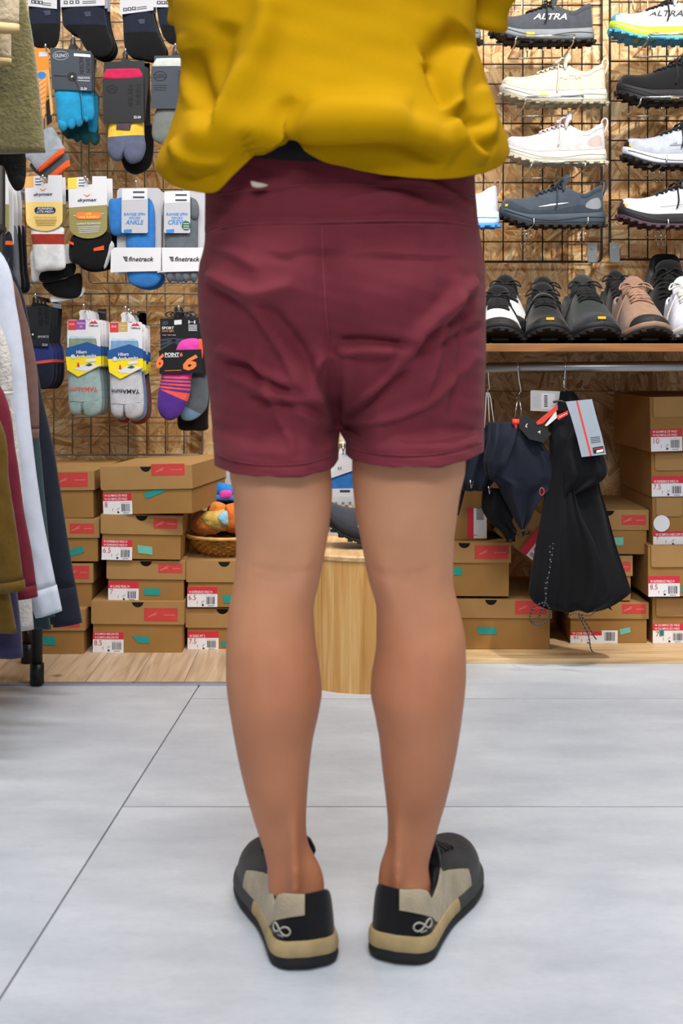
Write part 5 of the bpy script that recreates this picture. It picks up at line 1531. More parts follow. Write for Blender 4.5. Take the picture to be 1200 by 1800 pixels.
# ---- second row
k = Kit('sock_pack', 'orange-carded sock pack with grey ribbed socks edged in orange', 'socks', 80, 92, SYF+.01, SOCKG)
k.plate('header_card', [(62, 84), (87, 84), (88, 124), (80, 210), (62, 210)], -.012, CD['orange'], .001); k.plate('price_sticker', [(70, 93), (85, 93), (85, 101), (70, 101)], -.0126, CD['white'], .0004)
k.plate('card_stripe', [(84, 124), (88, 124), (95, 200), (91, 205)], -.0125, CD['taborg'], .0004); k.plate('sunray_panel', [(62, 128), (84, 124), (80, 205), (62, 205)], -.0124, CD['taborg'], .0003)
for q in range(7): k.plate('sun_ray', [(62, 150+q*8), (82, 134+q*9), (82, 137+q*9), (62, 153+q*8)], -.0126, CD['orangel'], .0002)
k.plate('round_badge', [(75+8*math.cos(2*PI*i/20), 134+6.5*math.sin(2*PI*i/20)) for i in range(20)], -.0128, CD['sky'], .0003)
k.plate('side_flap', [(82, 180), (90, 172), (93, 215), (84, 222)], -.010, CD['black'], .0008)
def tilted_sock(y, pts, mt, tr):
    k.pillow('sock', pts, .010, mt, y, None, seed=3)
k.pillow('sock', [(45, 270), (86, 222), (112, 258), (110, 265), (72, 300), (52, 282)], .008, SK['ltgrey'], .0)
k.pillow('cuff_edge', [(66, 296), (108, 261), (113, 266), (110, 272), (74, 301), (67, 300)], .0088, SK['orange'], -.001)
k.pillow('sock', [(52, 285), (110, 268), (118, 284), (84, 310), (62, 304)], .007, SK['steel'], .017)
k.pillow('cuff_edge', [(82, 308), (116, 280), (121, 288), (118, 294), (92, 315), (84, 314)], .0078, SK['orange'], .016)
hook(80, 88, SYF+.01, 'hook of the orange-carded sock pack')
def oleno(lab, x0, y0, x1, y1, Y, card, hooklab, n=0, blab=None, hx=None):
    cx = hx or (x0+x1)/2
    k = Kit('sock_pack', lab, 'socks', cx, y0-10, Y, SOCKG)
    holder(k, cx, y0-14, BLACKP); hook(cx, y0-13, Y, hooklab)
    return k
LET = CD['black']
k = oleno('slate-carded trekking sock pack with turquoise toe socks', 90, 86, 162, 161, SYF, 0, 'hook of the turquoise toe sock pack', hx=128)
k.plate('sleeve_card', [(90, 86), (162, 92), (163, 162), (94, 159)], -.016, CD['slate'], .001)
k.plate('card_edge', [(160, 92), (167, 100), (168, 160), (162, 163)], -.0155, CD['dark'], .006)
o = [(109+13.5*math.cos(2*PI*i/28), 100+7.5*math.sin(2*PI*i/28)) for i in range(28)]
k.tube('oval_ring', [(a, b, -.0165) for a, b in o], .0005, CD['silver'], 5, closed=True); k.text('OLENO', 109, 100, 6, CD['silver'], -.0168, 21)
k.text('FASHION', 157, 113, 8, CD['black'], -.0166, 34, -87, bold=.01); k.text('FUNCTION', 145, 114, 8, CD['black'], -.0166, 36, -87, bold=.01)
k.plate('shiny_print', [(132, 96), (161, 98), (161, 103), (132, 101)], -.0167, CD['silver'], .0003)
for q in range(2): k.plate('string_groove', [(97, 134+q*1.4), (122, 136), (122, 136.8), (97, 134.8+q*1.4)], -.0166, CD['black'], .0003)
k.plate('string_button', [(129+8*math.cos(2*PI*i/24), 137+8*math.sin(2*PI*i/24)) for i in range(24)], -.0172, CD['dark'], .001)
k.plate('button_eye', [(129+2*math.cos(2*PI*i/12), 137+2*math.sin(2*PI*i/12)) for i in range(12)], -.0176, CD['silver'], .0004)
k.tube('string', [(129, 137, -.0172), (138, 150, -.017), (144, 175, -.019), (147, 214, -.018)], .0011, BLACKP, 5)
k.text('TREKKING', 149, 139, 4.2, CD['silver'], -.0167, 22); k.plate('print_line', [(139, 143), (160, 144), (160, 145), (139, 144)], -.0167, CD['silver'], .0003); k.text('22-24', 149, 158, 4.5, CD['white'], -.0168, 11, bold=.02)
s1 = k.pillow('sock', [(98, 150), (130, 150), (144, 156), (146, 190), (146, 214), (128, 222), (110, 226), (103, 222), (99, 190)], .012, SK['turq'], -.002, seed=5)
for (tx, ty, r) in ((111, 224, 8.0), (126, 221, 7.2), (139, 217, 6.8)): k.pillow('sock_toe', [(tx-r, ty-12), (tx, ty-14), (tx+r, ty-12), (tx+r*.95, ty+1), (tx, ty+r*.95), (tx-r*.95, ty+1)], .010, SK['turq'], -.003)
k.pillow('sock', [(140, 152), (162, 155), (164, 180), (165, 204), (155, 212), (146, 210), (141, 180)], .012, SK['turq'], .006, seed=6)
for (tx, ty, r) in ((151, 209, 5.6), (159, 206, 5.6)): k.pillow('sock_toe', [(tx-r, ty-10), (tx, ty-12), (tx+r, ty-10), (tx+r*.9, ty+1), (tx, ty+r), (tx-r*.9, ty+1)], .009, SK['turq'], .006)
k2 = oleno('dark toe sock pack hanging behind the turquoise toe socks', 95, 100, 165, 165, SYF+.06, 0, 'arm tip behind the turquoise toe sock pack', hx=131)
k2.plate('sleeve_card', [(96, 95), (168, 98), (168, 170), (98, 168)], -.01, CD['dark'], .001)
k2.pillow('sock', [(106, 165), (140, 160), (172, 165), (173, 210), (170, 240), (140, 246), (110, 236), (104, 200)], .014, SK['turqd'], 0)
for (tx, ty, r) in ((121, 238, 7), (136, 244, 6.5), (151, 248, 7), (167, 248, 8)): k2.pillow('sock_toe', [(tx-r, ty-12), (tx, ty-14), (tx+r, ty-12), (tx+r*.95, ty+1), (tx, ty+r), (tx-r*.95, ty+1)], .010, SK['turqd'], -.002)
k2.pillow('sock', [(150, 165), (172, 170), (172, 225), (165, 236), (152, 230)], .010, SK['turq'], -.004)

k = oleno('black-carded sock pack with crimson cuff and mustard and slate socks', 184, 109, 256, 217, SYF, 0, 'hook of the crimson-cuffed sock pack', hx=220)
k.plate('back_card', [(184, 111), (255, 108), (255, 140), (183, 142)], -.012, CD['dark'], .001)
k.pillow('cuff', [(187, 142), (186, 126), (192, 123), (240, 122), (247, 124), (248, 140)], .008, SK['crimson'], -.010, sharp=6)
k.plate('front_card', [(182, 142), (254, 138), (255, 217), (184, 218)], -.018, CD['dark'], .001); k.plate('card_edge', [(255, 118), (262, 122), (262, 150), (256, 216)], -.0165, CD['black'], .004)
o = [(199+9*math.cos(2*PI*i/28), 159+7*math.sin(2*PI*i/28)) for i in range(28)]
k.tube('oval_ring', [(a, b, -.0185) for a, b in o], .0005, LET, 5, closed=True); k.text('OLENO', 199, 159, 7, LET, -.0187, 14, bold=.01)
k.text('FASHION', 245, 168, 9, LET, -.0187, 36, -90, bold=.015); k.text('FUNCTION', 231, 170, 9, LET, -.0187, 38, -90, bold=.015); k.text('22-24', 243, 208, 4.5, CD['white'], -.0187, 12, bold=.02)
k.pillow('sock', [(196, 205), (225, 203), (250, 206), (254, 240), (256, 262), (248, 282), (232, 288), (222, 282), (216, 272), (212, 282), (200, 282), (190, 268), (189, 244)], .016, SK['mustard'], 0, [(240, 'sock_foot', SK['slate'], .06)], seed=2)
k.plate('colour_block', [(207, 216), (233, 215), (230, 231), (206, 229)], -.0166, SK['plum'], .003)
k2 = oleno('dark sock pack hanging behind the mustard and slate socks', 190, 120, 262, 222, SYF+.055, 0, 'arm tip behind the crimson-cuffed pack', hx=223)
k2.plate('sleeve_card', [(190, 115), (264, 112), (265, 222), (192, 224)], -.01, CD['black'], .001)
k2.pillow('sock', [(205, 215), (240, 212), (266, 218), (270, 260), (264, 292), (244, 306), (228, 304), (216, 290), (206, 250)], .014, SK['black'], 0)

k = oleno('slate-carded sock pack with silver cuff and grey socks beside the mustard shirt', 268, 100, 340, 193, SYF, 0, 'hook of the silver-cuffed sock pack', hx=308)
k.plate('back_card', [(272, 100), (340, 98), (340, 125), (272, 126)], -.012, CD['slate'], .001)
k.pillow('cuff', [(273, 122), (274, 107), (282, 104), (328, 104), (334, 108), (335, 122)], .008, SK['silver'], -.010, sharp=6)
k.plate('front_card', [(268, 119), (340, 118), (340, 193), (267, 193)], -.018, CD['slate'], .001)
o = [(283+11.5*math.cos(2*PI*i/28), 136+8*math.sin(2*PI*i/28)) for i in range(28)]
k.tube('oval_ring', [(a, b, -.0185) for a, b in o], .0006, LET, 5, closed=True); k.text('OLENO', 283, 136, 7.5, LET, -.0187, 20, bold=.012)
for q in range(3): k.plate('print_line', [(272, 152+q*4), (294, 152+q*4), (294, 153+q*4), (272, 153+q*4)], -.0186, LET, .0003)
k.text('FASHION', 331, 146, 8, LET, -.0187, 36, -90, bold=.015); k.text('FUNCTION', 318, 146, 8, LET, -.0187, 38, -90, bold=.015)
k.pillow('sock', [(276, 190), (300, 184), (330, 190), (334, 225), (326, 248), (306, 262), (286, 255), (270, 246), (267, 224)], .014, SK['grey'], 0, seed=9)
# ---- third row: curved-card running socks
def drymax(lab, x0, y0, x1, ysplit, ybot, band, tab, Y, hooklab, hx, tilt=0):
    k = Kit('sock_pack', lab, 'socks', hx, y0, Y, SOCKG)
    top_ = [(x0, y0+2), (x0+(x1-x0)*.40, y0), (x0+(x1-x0)*.41, y0+14), (x0+(x1-x0)*.62, y0+13), (x0+(x1-x0)*.62, y0-1), (x1-1, y0-1)]
    k.plate('hang_card', top_+[(x1, ysplit-tilt), (x0+2, ysplit)], -.014, CD['white'], .001)
    k.plate('hang_tab_print', [(x0, y0+2), (x0+16, y0+1), (x0+16, y0+20), (x0, y0+21)], -.0145, tab, .0004)
    for q in range(3): k.plate('print_line', [(x0+19, y0+5+q*5), (x0+29, y0+5+q*5), (x0+29, y0+6.4+q*5), (x0+19, y0+6.4+q*5)], -.0145, CD['slate'], .0003)
    w_ = x1-x0; arc = [(x0+3+(w_-3)*(.5+.5*math.cos(a)), ybot-20+20*math.sin(a)) for a in [PI*i/16 for i in range(17)]]
    k.plate('band_card', [(x0+2, ysplit), (x1, ysplit-tilt), (x1, ybot-22-tilt)]+arc, -.0145, band, .001)
    cx = (x0+x1)/2
    k.text('drymax', cx, ysplit-13, 6.5, CD['navy'], -.016, 34, 2, .35, .02)
    k.plate('swoop_mark', [(cx-7, ysplit-24), (cx-1, ysplit-21), (cx+6, ysplit-25), (cx+2, ysplit-20), (cx-2, ysplit-19)], -.0148, CD['orangel'], .0003)
    hook(hx, y0+8, Y, hooklab)
    return k
k = drymax('straw-yellow carded running sock pack with white socks', 45, 310, 112, 356, 407, CD['yellow'], CD['taborg'], SYF, 'hook of the straw-yellow carded sock pack', 75)
k.plate('print_badge', rrect(63, 365, 100, 376, 5.5), -.016, CD['navy'], .0004); k.text('RUNNING', 82, 367.8, 4.2, CD['white'], -.0164, 27, 0, .3, .02); k.text('LITE-MESH', 82, 373, 4.0, CD['white'], -.0164, 30, 0, .3, .02)
k.text('SUPERIOR TECHNOLOGY', 82, 383, 3, CD['gold'], -.016, 40)
for q in range(4): k.plate('print_line', [(64+q, 387+q*3), (102-q, 387+q*3), (102-q, 388+q*3), (64+q, 388+q*3)], -.0157, CD['gold'], .0003)
k.pillow('sock', [(56, 400), (85, 398), (111, 400), (113, 420), (116, 462), (110, 474), (85, 476), (64, 478), (60, 462), (57, 430)], .013, SK['white'], 0, [(412, 'cuff_band', SK['rust']), (430, 'sock_foot', SK['white'])], sharp=5)
kk_ = drymax('black and white sock pack hanging behind the straw-yellow carded pack', 52, 314, 118, 360, 408, CD['olive'], CD['taborg'], SYF+.035, 'arm tip behind the straw-yellow carded pack', 79)
kk_.pillow('sock', [(56, 440), (90, 436), (128, 430), (132, 470), (118, 484), (80, 490), (58, 496), (54, 470)], .010, SK['white'], .0, sharp=5)
kk_.pillow('sock', [(72, 478), (128, 462), (132, 480), (118, 488), (76, 497)], .010, SK['black'], -.004, sharp=5)
kk_.pillow('sock', [(74, 496), (110, 490), (140, 480), (142, 512), (130, 524), (100, 522), (82, 512)], .011, SK['black'], .012, sharp=5)
kk_.plate('white_lining', [(86, 522), (145, 505), (148, 510), (142, 520), (120, 527), (88, 531)], .012, SK['white'], .006)
k = drymax('olive-carded trail sock pack with black socks', 121, 312, 190, 366, 420, CD['olive'], CD['tabyel'], SYF, 'hook of the olive-carded trail sock pack', 150, 5)
k.plate('print_badge', rrect(135, 374, 180, 386, 6), -.016, CD['orangel'], .0004); k.plate('badge_line', [(130, 380), (185, 376), (185, 377), (130, 381)], -.0157, CD['white'], .0003)
k.text('LITE', 158, 377.2, 4, CD['tabyel'], -.0164, 10, 2, .2, .02); k.text('TRAIL RUNNING', 158, 382.6, 4, CD['tabyel'], -.0164, 36, 2, .2, .02); k.text('SUPERIOR TECHNOLOGY', 158, 394, 3.2, CD['white'], -.016, 42, 2, bold=.02)
for q in range(4): k.plate('print_line', [(138+q, 400+q*3.2), (178-q, 398+q*3.2), (178-q, 399+q*3.2), (138+q, 401+q*3.2)], -.0157, CD['white'], .0003)
k.pillow('sock', [(126, 415), (155, 412), (192, 408), (195, 430), (186, 462), (170, 474), (140, 466), (122, 455)], .012, SK['black'], .0, sharp=4)
k.plate('orange_stripe', [(122, 424), (131, 427), (131, 432), (122, 428)], -.014, SK['orange'], .003); k.plate('orange_stripe', [(166, 437), (184, 432), (184, 440), (166, 442)], -.0135, SK['orange'], .003)
k.pillow('sock_cuff', [(184, 430), (194, 422), (201, 432), (196, 448), (188, 468), (182, 470)], .008, SK['mgrey'], .002)
k2 = drymax('striped black sock pack behind the olive-carded trail socks', 130, 316, 200, 368, 420, CD['olive'], CD['tabyel'], SYF+.04, 'arm tip behind the olive-carded trail pack', 154, 5)
k2.pillow('sock', [(130, 415), (170, 405), (204, 400), (208, 440), (200, 470), (160, 478), (134, 460)], .012, SK['black'], 0)
k = drymax('olive-carded sock pack cut by the left picture edge, behind the black glove', -38, 308, 18, 360, 420, CD['olive'], CD['taborg'], SYF, 'hook of the sock pack at the left picture edge', -10)
k.pillow('sock', [(-35, 410), (0, 408), (20, 412), (24, 470), (16, 500), (-20, 505), (-36, 480)], .013, SK['navy'], 0, [(424, 'cuff_band', SK['orange']), (431, 'sock_foot', SK['navy'])], sharp=5)
for q in range(3):
    kq = Kit('sock_pack', ('steel grey', 'black', 'navy')[q]+' sock pack squeezed between the left-edge pack and the straw-yellow one', 'socks', 24+q*4, 330, SYF+.03+.035*q, SOCKG)
    if q == 0: hook(8, 326, SYF+.02, 'hook of the dark packs left of the straw-yellow carded pack')
    kq.plate('hang_card', [(-20+q*8, 318), (22+q*7, 316), (26+q*7, 360), (26+q*7, 430), (-16+q*8, 430)], -.011, CD['white'], .001)
    kq.pillow('sock', [(-12+q*8, 400), (15+q*8, 398), (29+q*7, 402), (34+q*7, 470), (36+q*8, 508), (20+q*8, 515), (-8+q*8, 500)], .011, SK[('steel', 'black', 'navy')[q]], .002, sharp=5)
# packs with broad white bands
def finet(lab, x0, x1, y0, ybot, sock, tag, hooklab, word, toes, Y=SYF):
    k = Kit('sock_pack', lab, 'socks', (x0+x1)/2, y0, Y, SOCKG); w_ = x1-x0
    k.plate('back_card', rrect(x0, y0, x1, 478, 8, '1100'), .004, CD['grey'], .001)
    k.pillow('sock', toes[0], .011, sock, -.004, seed=int(x0))
    if toes[1]: k.pillow('sock_fold', toes[1], .011, sock, -.008, seed=int(x0)+1)
    k.plate('band_card', [(x0-2, 436), (x1+3, 436), (x1+4, 477), (x0-3, 479)], -.018, CD['white'], .001)
    k.plate('band_card_edge', [(x0-2, 436), (x0-2, 479), (x0-9, 480), (x0-8, 441)], -.017, CD['white'], .001)
    cx = (x0+x1)/2
    k.text('finetrack', cx+6, 456, 8, CD['black'], -.0195, 44, 0, .25, .015)
    for q in range(3): k.plate('stripe_mark', [(cx-26+q*1.5, 452+q*3), (cx-18, 452+q*3), (cx-18, 454+q*3), (cx-25+q*1.5, 454+q*3)], -.0186, CD['black'], .0004)
    tx0, tx1 = tag
    t_ = k.plate('hang_tag', rrect(tx0, y0+3, tx1, 411, 3), -.0225, CD['grey'], .0008)
    k.plate('tag_header', [(tx0+1, y0+4), (tx1-1, y0+2), (tx1-1, y0+22), (tx0+1, y0+24)], -.0229, CD['white'], .0004)
    for q in range(2): k.plate('print_line', [(tx0+20, y0+8+q*9), (tx1-6, y0+8+q*9), (tx1-6, y0+11+q*9), (tx0+20, y0+11+q*9)], -.0233, CD['slate'], .0003)
    m_ = (tx0+tx1)/2
    k.text('RANGE SPIN', m_, 378, 5, CD['sky'], -.0232, tx1-tx0-8, 0, .2, .02); k.text('SOCKS', m_, 384.5, 4.5, CD['sky'], -.0232, 20, 0, .2, .02); k.text(word, m_, 392, 8, CD['sky'], -.0232, 32, 0, .25, .02)
    k.plate('size_box', [(tx0+4, 405), (tx0+18, 404), (tx0+18, 410), (tx0+4, 411)], -.0231, CD['sky'], .0003)
    hook((x0+x1)/2-5, y0-2, Y, hooklab)
    return k
k = finet('blue sock pack with broad white band under the mustard shirt hem', 205, 283, 330, 505, SK['blue'], (216, 262), 'hook of the blue white-banded sock pack', 'ANKLE', ([(222, 352), (250, 345), (270, 360), (273, 420), (272, 470), (284, 482), (276, 500), (255, 506), (232, 500), (224, 484), (222, 420)], [(192, 356), (205, 350), (222, 352), (226, 400), (220, 412), (196, 410)]))
dup(k.root, k.root.location+Vector((.004, .05, -.004)), 'blue sock pack hanging behind the blue white-banded pack', SOCKG, skip=('lettering', 'hang_tag'))
k = finet('grey toe sock pack with broad white band beside the maroon shorts', 287, 362, 335, 505, SK['steel'], (290, 336), 'hook of the grey white-banded sock pack', 'CREW', ([(288, 352), (315, 345), (345, 355), (348, 420), (346, 470), (350, 486), (330, 494), (302, 494), (291, 480), (289, 420)], [(336, 350), (348, 356), (350, 380), (342, 388), (334, 380)]))
for q in range(4): k.pillow('sock_toe', [(292+q*14, 478), (299+q*14, 474), (306+q*14, 478), (305+q*14, 490), (299+q*14, 497), (293+q*14, 490)], .010, SK['steel'], -.004)
k.plate('round_sticker', [(329+8*math.cos(2*PI*i/24), 398+8*math.sin(2*PI*i/24)) for i in range(24)], -.0236, CD['green'], .0004)
for q in range(3): k.plate('sticker_print', [(324, 394+q*4), (334, 394+q*4), (334, 395.3+q*4), (324, 395.3+q*4)], -.0239, CD['silver'], .0002)
# ---- fourth row
k = oleno('black-carded sports sock pack with indigo socks and a coral stripe', 34, 540, 96, 608, SYF, 0, 'hook of the indigo sports sock pack', hx=62)
k.plate('sleeve_card', [(32, 540), (78, 538), (92, 540), (88, 610), (48, 608), (38, 590)], -.014, CD['dark'], .001)
o = [(46+9*math.cos(2*PI*i/24), 553+8*math.sin(2*PI*i/24)) for i in range(24)]
k.tube('oval_ring', [(a, b, -.0145) for a, b in o], .0005, LET, 5, closed=True); k.text('OLENO', 46, 553, 7, LET, -.0147, 15, bold=.01); k.text('FASHION', 84, 556, 8, LET, -.0147, 30, -86, bold=.01); k.text('FUNCTION', 73, 557, 8, LET, -.0147, 32, -86, bold=.01)
k.plate('string_button', [(60+7*math.cos(2*PI*i/24), 588+7*math.sin(2*PI*i/24)) for i in range(24)], -.0152, CD['black'], .001); k.plate('button_eye', [(60+1.8*math.cos(2*PI*i/10), 588+1.8*math.sin(2*PI*i/10)) for i in range(10)], -.0156, CD['silver'], .0003)
k.text('SPORTS', 78, 592, 4, CD['silver'], -.0147, 19, 0); k.text('22-24', 81, 606, 4, CD['silver'], -.0147, 9, bold=.02)
k.pillow('sock', [(50, 600), (75, 600), (90, 606), (94, 640), (92, 670), (80, 684), (66, 680), (55, 660), (50, 630)], .012, SK['indigo'], 0, [(634, 'coral_stripe', SK['coral'], .12), (639, 'sock_foot', SK['navy'], .12)])
behind(k, 3, .036, 'dark sports sock pack hanging behind the indigo socks with coral stripe')
def yama(lab, x0, dy, top, cuff, foot, name_mat, sizecol, hooklab, Y=SYF):
    k = Kit('sock_pack', lab, 'socks', x0+28, 552+dy, Y, SOCKG)
    X = lambda a: x0+a
    k.plate('header_card', rrect(X(2), 562+dy, X(60), 612+dy, 4, '1100'), -.004, CD['white'], .001)
    k.plate('hang_tab', [(X(22), 564+dy), (X(24), 556+dy), (X(22), 549+dy), (X(26), 545+dy), (X(36), 545+dy), (X(40), 550+dy), (X(42), 563+dy), (X(37), 563+dy), (X(35), 552+dy), (X(30), 551+dy), (X(31), 556+dy), (X(29), 564+dy)], -.004, CD['white'], .0014)
    k.plate('size_print', rrect(X(3), 563+dy, X(18), 580+dy, 1), -.0046, CD['red'], .0004); k.plate('size_print', rrect(X(18), 562+dy, X(34), 579+dy, 1), -.0046, sizecol, .0004)
    k.text('23-25cm', X(26), 568+dy, 3.4, CD['white'], -.0052, 13, bold=.02); k.text('M', X(26), 574.5+dy, 4, CD['white'], -.0052, 4)
    k.text('**', X(10), 570+dy, 4, CD['white'], -.0052, 9)
    k.plate('mountain_mark', [(X(40), 569+dy), (X(45), 564+dy), (X(48), 566+dy), (X(50), 563+dy), (X(56), 569+dy)], -.0046, CD['red'], .0004); k.text('YAMAtune', X(48), 572.5+dy, 3.2, CD['slate'], -.0052, 17, 0, .2, .02)
    s_ = k.pillow('sock', [(X(1), 582+dy), (X(28), 580+dy), (X(56), 582+dy), (X(57), 640+dy), (X(62), 690+dy), (X(60), 722+dy), (X(46), 732+dy), (X(32), 730+dy), (X(28), 722+dy), (X(22), 730+dy), (X(8), 726+dy), (X(3), 706+dy), (X(2), 640+dy)], .013, cuff, .004, [(595+dy, 'sock_leg', top), (650+dy, 'sock_foot', foot)], sharp=3)
    k.plate('banner_top', [(X(0), 612+dy), (X(38), 601+dy), (X(62), 610+dy), (X(62), 626+dy), (X(0), 627+dy)], -.013, CD['blue'], .001)
    k.plate('banner_bottom', [(X(0), 627+dy), (X(62), 626+dy), (X(62), 642+dy), (X(22), 662+dy), (X(3), 650+dy)], -.013, CD['yel'], .001)
    k.plate('white_hill', [(X(14), 648+dy), (X(30), 641+dy), (X(46), 639+dy), (X(60), 642+dy), (X(40), 652+dy), (X(24), 651+dy)], -.0136, CD['white'], .0004); k.plate('green_hill', [(X(34), 642+dy), (X(42), 638+dy), (X(48), 641+dy), (X(42), 644+dy)], -.0140, CD['green'], .0003)
    k.plate('walker', [(X(20), 645+dy), (X(21), 637+dy), (X(23), 637+dy), (X(25), 645+dy)], -.0141, CD['red'], .0003)
    k.text('Hikers', X(28), 618.5+dy, 6, CD['white'], -.0145, 18, 3, 0, .02); k.text('Arch socks', X(36), 625.5+dy, 6, CD['white'], -.0145, 35, 3, 0, .02)
    k.plate('round_badge', [(X(13)+4*math.cos(2*PI*i/16), 627+dy+4*math.sin(2*PI*i/16)) for i in range(16)], -.0143, CD['silver'], .0003)
    k.plate('price_sticker', [(X(36), 631+dy), (X(53), 629+dy), (X(53), 635+dy), (X(36), 637+dy)], -.0143, CD['white'], .0003)
    k.text('YAMAtune', X(31), 684+dy, 8, name_mat, -.0098, 50, 180, 0, .015, name='knitted_lettering')
    k.tube('toe_cleft', [(X(28), 706+dy, -.0085), (X(28), 716+dy, -.008), (X(28), 724+dy, -.004)], .0011, SK['steel'], 5)
    k.tube('toe_seam', [(X(5), 704+dy, -.006), (X(28), 706+dy, -.0092), (X(56), 702+dy, -.006)], .0007, foot, 5)
    hook(x0+30, 545+dy, Y, hooklab)
    return k
k = yama('hiking tabi sock pack in sage green with blue and yellow banner', 117, 0, SK['moss'], SK['pale'], SK['sage'], SK['coral'], CD['purple'], 'hook of the sage hiking sock pack')
behind(k, 3, .034, 'sage hiking sock pack hanging behind the front sage one')
k = yama('hiking tabi sock pack in pale grey with blue and yellow banner', 190.5, 4, SK['denim'], SK['pale'], SK['mgrey'], SK['navy'], CD['gold'], 'hook of the pale grey hiking sock pack')
k2 = yama('denim blue hiking sock pack directly behind the pale grey one', 196, 8, SK['denim'], SK['denim'], SK['denim'], SK['navy'], CD['gold'], 'arm tip behind the pale grey hiking socks', SYF+.034)
k3 = yama('brick red hiking sock pack at the back behind the pale grey one', 200, 14, SK['navy'], SK['coral'], SK['brick'], SK['navy'], CD['gold'], 'far arm tip behind the pale grey hiking socks', SYF+.068)
k4 = yama('navy hiking sock pack hindmost behind the pale grey one', 204, 10, SK['navy'], SK['navy'], SK['steel'], SK['navy'], CD['gold'], 'hindmost arm tip behind the pale grey hiking socks', SYF+.102)
k = Kit('sock_pack', 'black-carded sock pack with orange numeral and magenta and purple striped sock', 'socks', 312, 548, SYF, SOCKG)
for q in range(5): k.tube('hang_ring', [(300+q*8+9*math.cos(2*PI*i/16), 553+5*math.sin(2*PI*i/16), .002+.012*q) for i in range(16)], .0016, BLACKP, 5, closed=True)
k.plate('back_card', [(281, 560), (349, 558), (350, 625), (282, 625)], .002, CD['black'], .001)
k.text('SPORT', 295, 576.5, 5, CD['white'], .0008, 21, 0, 0, .025); k.text('extra light', 295, 582, 4.5, CD['orangel'], .0008, 21, 0, 0, .02); k.text('crew | low | play', 297, 589, 3, CD['silver'], .0008, 24)
k.plate('price_sticker', [(306, 563), (319, 562), (319, 570), (306, 571)], .0012, CD['white'], .0004); k.plate('size_sticker', [(285, 565), (295, 564), (295, 571), (285, 572)], .0012, CD['slate'], .0004); k.text('H', 337, 566, 6, CD['silver'], .0008, 12)
for q in range(4): k.plate('print_line', [(331, 571+q*3), (346, 571+q*3), (346, 572.4+q*3), (331, 572.4+q*3)], .0014, CD['silver'], .0003)
for q in range(3): k.plate('chevron', [(282, 612-q*8), (305, 598-q*2), (328, 612-q*8), (328, 616-q*8), (305, 602-q*2), (282, 616-q*8)], .0015, CD['slate'], .0003)
k.pillow('sock', [(310, 622), (316, 602), (332, 595), (350, 597), (354, 612), (352, 628), (330, 640)], .011, SK['magenta'], -.006)
k.pillow('sock_heel', [(348, 600), (354, 596), (357, 604), (356, 630), (348, 632)], .010, SK['orange'], -.004)
k.plate('band_card', [(281, 616), (355, 614), (358, 655), (282, 657)], -.019, CD['black'], .001)
k.text('POINT', 304, 623, 6.5, CD['white'], -.0195, 25, 0, 0, .03); k.text('6', 320, 623, 7, CD['orangel'], -.0195, 5, 0, 0, .03); k.text('6', 336, 637, 28, CD['orangel'], -.0195, 26, 0, .3, .04); k.text('6', 283, 634, 26, CD['orangel'], -.0195, 14, 0, .3, .04); k.plate('print_line', [(291, 627), (316, 626.5), (316, 627.5), (291, 628)], -.0194, CD['silver'], .0003); k.plate('print_line', [(291, 651), (320, 650), (320, 651), (291, 652)], -.0194, CD['orangel'], .0003)
k.pillow('sock', [(286, 650), (312, 652), (337, 650), (336, 668), (332, 700), (318, 728), (300, 739), (284, 732), (277, 716), (278, 690), (283, 665)], .014, SK['magenta'], -.002,
         [(662, 'stripe', SK['coral'], -.05), (665, 'stripe', SK['purple'], -.05), (668, 'stripe', SK['coral'], -.05), (671, 'stripe', SK['purple'], -.05), (674, 'stripe', SK['coral'], -.06), (677, 'stripe', SK['purple'], -.08), (680, 'stripe', SK['coral'], -.1), (683.5, 'stripe', SK['purple'], -.1), (687, 'stripe', SK['coral'], -.15), (694, 'sock_foot', SK['purple'], -.45)], sharp=3)
k2 = Kit('sock_pack', 'slate sock pack with blue toes behind the magenta and purple sock', 'socks', 336, 560, SYF+.05, SOCKG)
k2.plate('hang_tab', [(308, 540), (320, 540), (326, 572), (304, 572)], -.0135, CD['dark'], .001); k2.plate('band_card', [(300, 570), (360, 568), (364, 660), (300, 662)], -.014, CD['dark'], .001)
k2.pillow('sock', [(325, 650), (352, 640), (366, 660), (366, 700), (360, 722), (340, 738), (322, 738), (318, 726), (330, 700)], .012, SK['steel'], 0, [(722, 'sock_toe', SK['denim'], -.5)])
k3 = Kit('sock_pack', 'black sock pack hindmost behind the magenta and purple sock', 'socks', 340, 560, SYF+.10, SOCKG)
k3.plate('hang_tab', [(309, 540), (321, 540), (332, 576), (314, 576)], -.0135, CD['dark'], .001); k3.plate('band_card', [(312, 575), (366, 572), (368, 660), (312, 662)], -.014, CD['dark'], .001)
k3.pillow('sock', [(314, 660), (345, 655), (367, 660), (366, 735), (364, 755), (338, 757), (314, 753), (312, 720)], .013, SK['black'], 0, sharp=6)
hook(314, 548, SYF, 'hook of the magenta and purple sock pack')
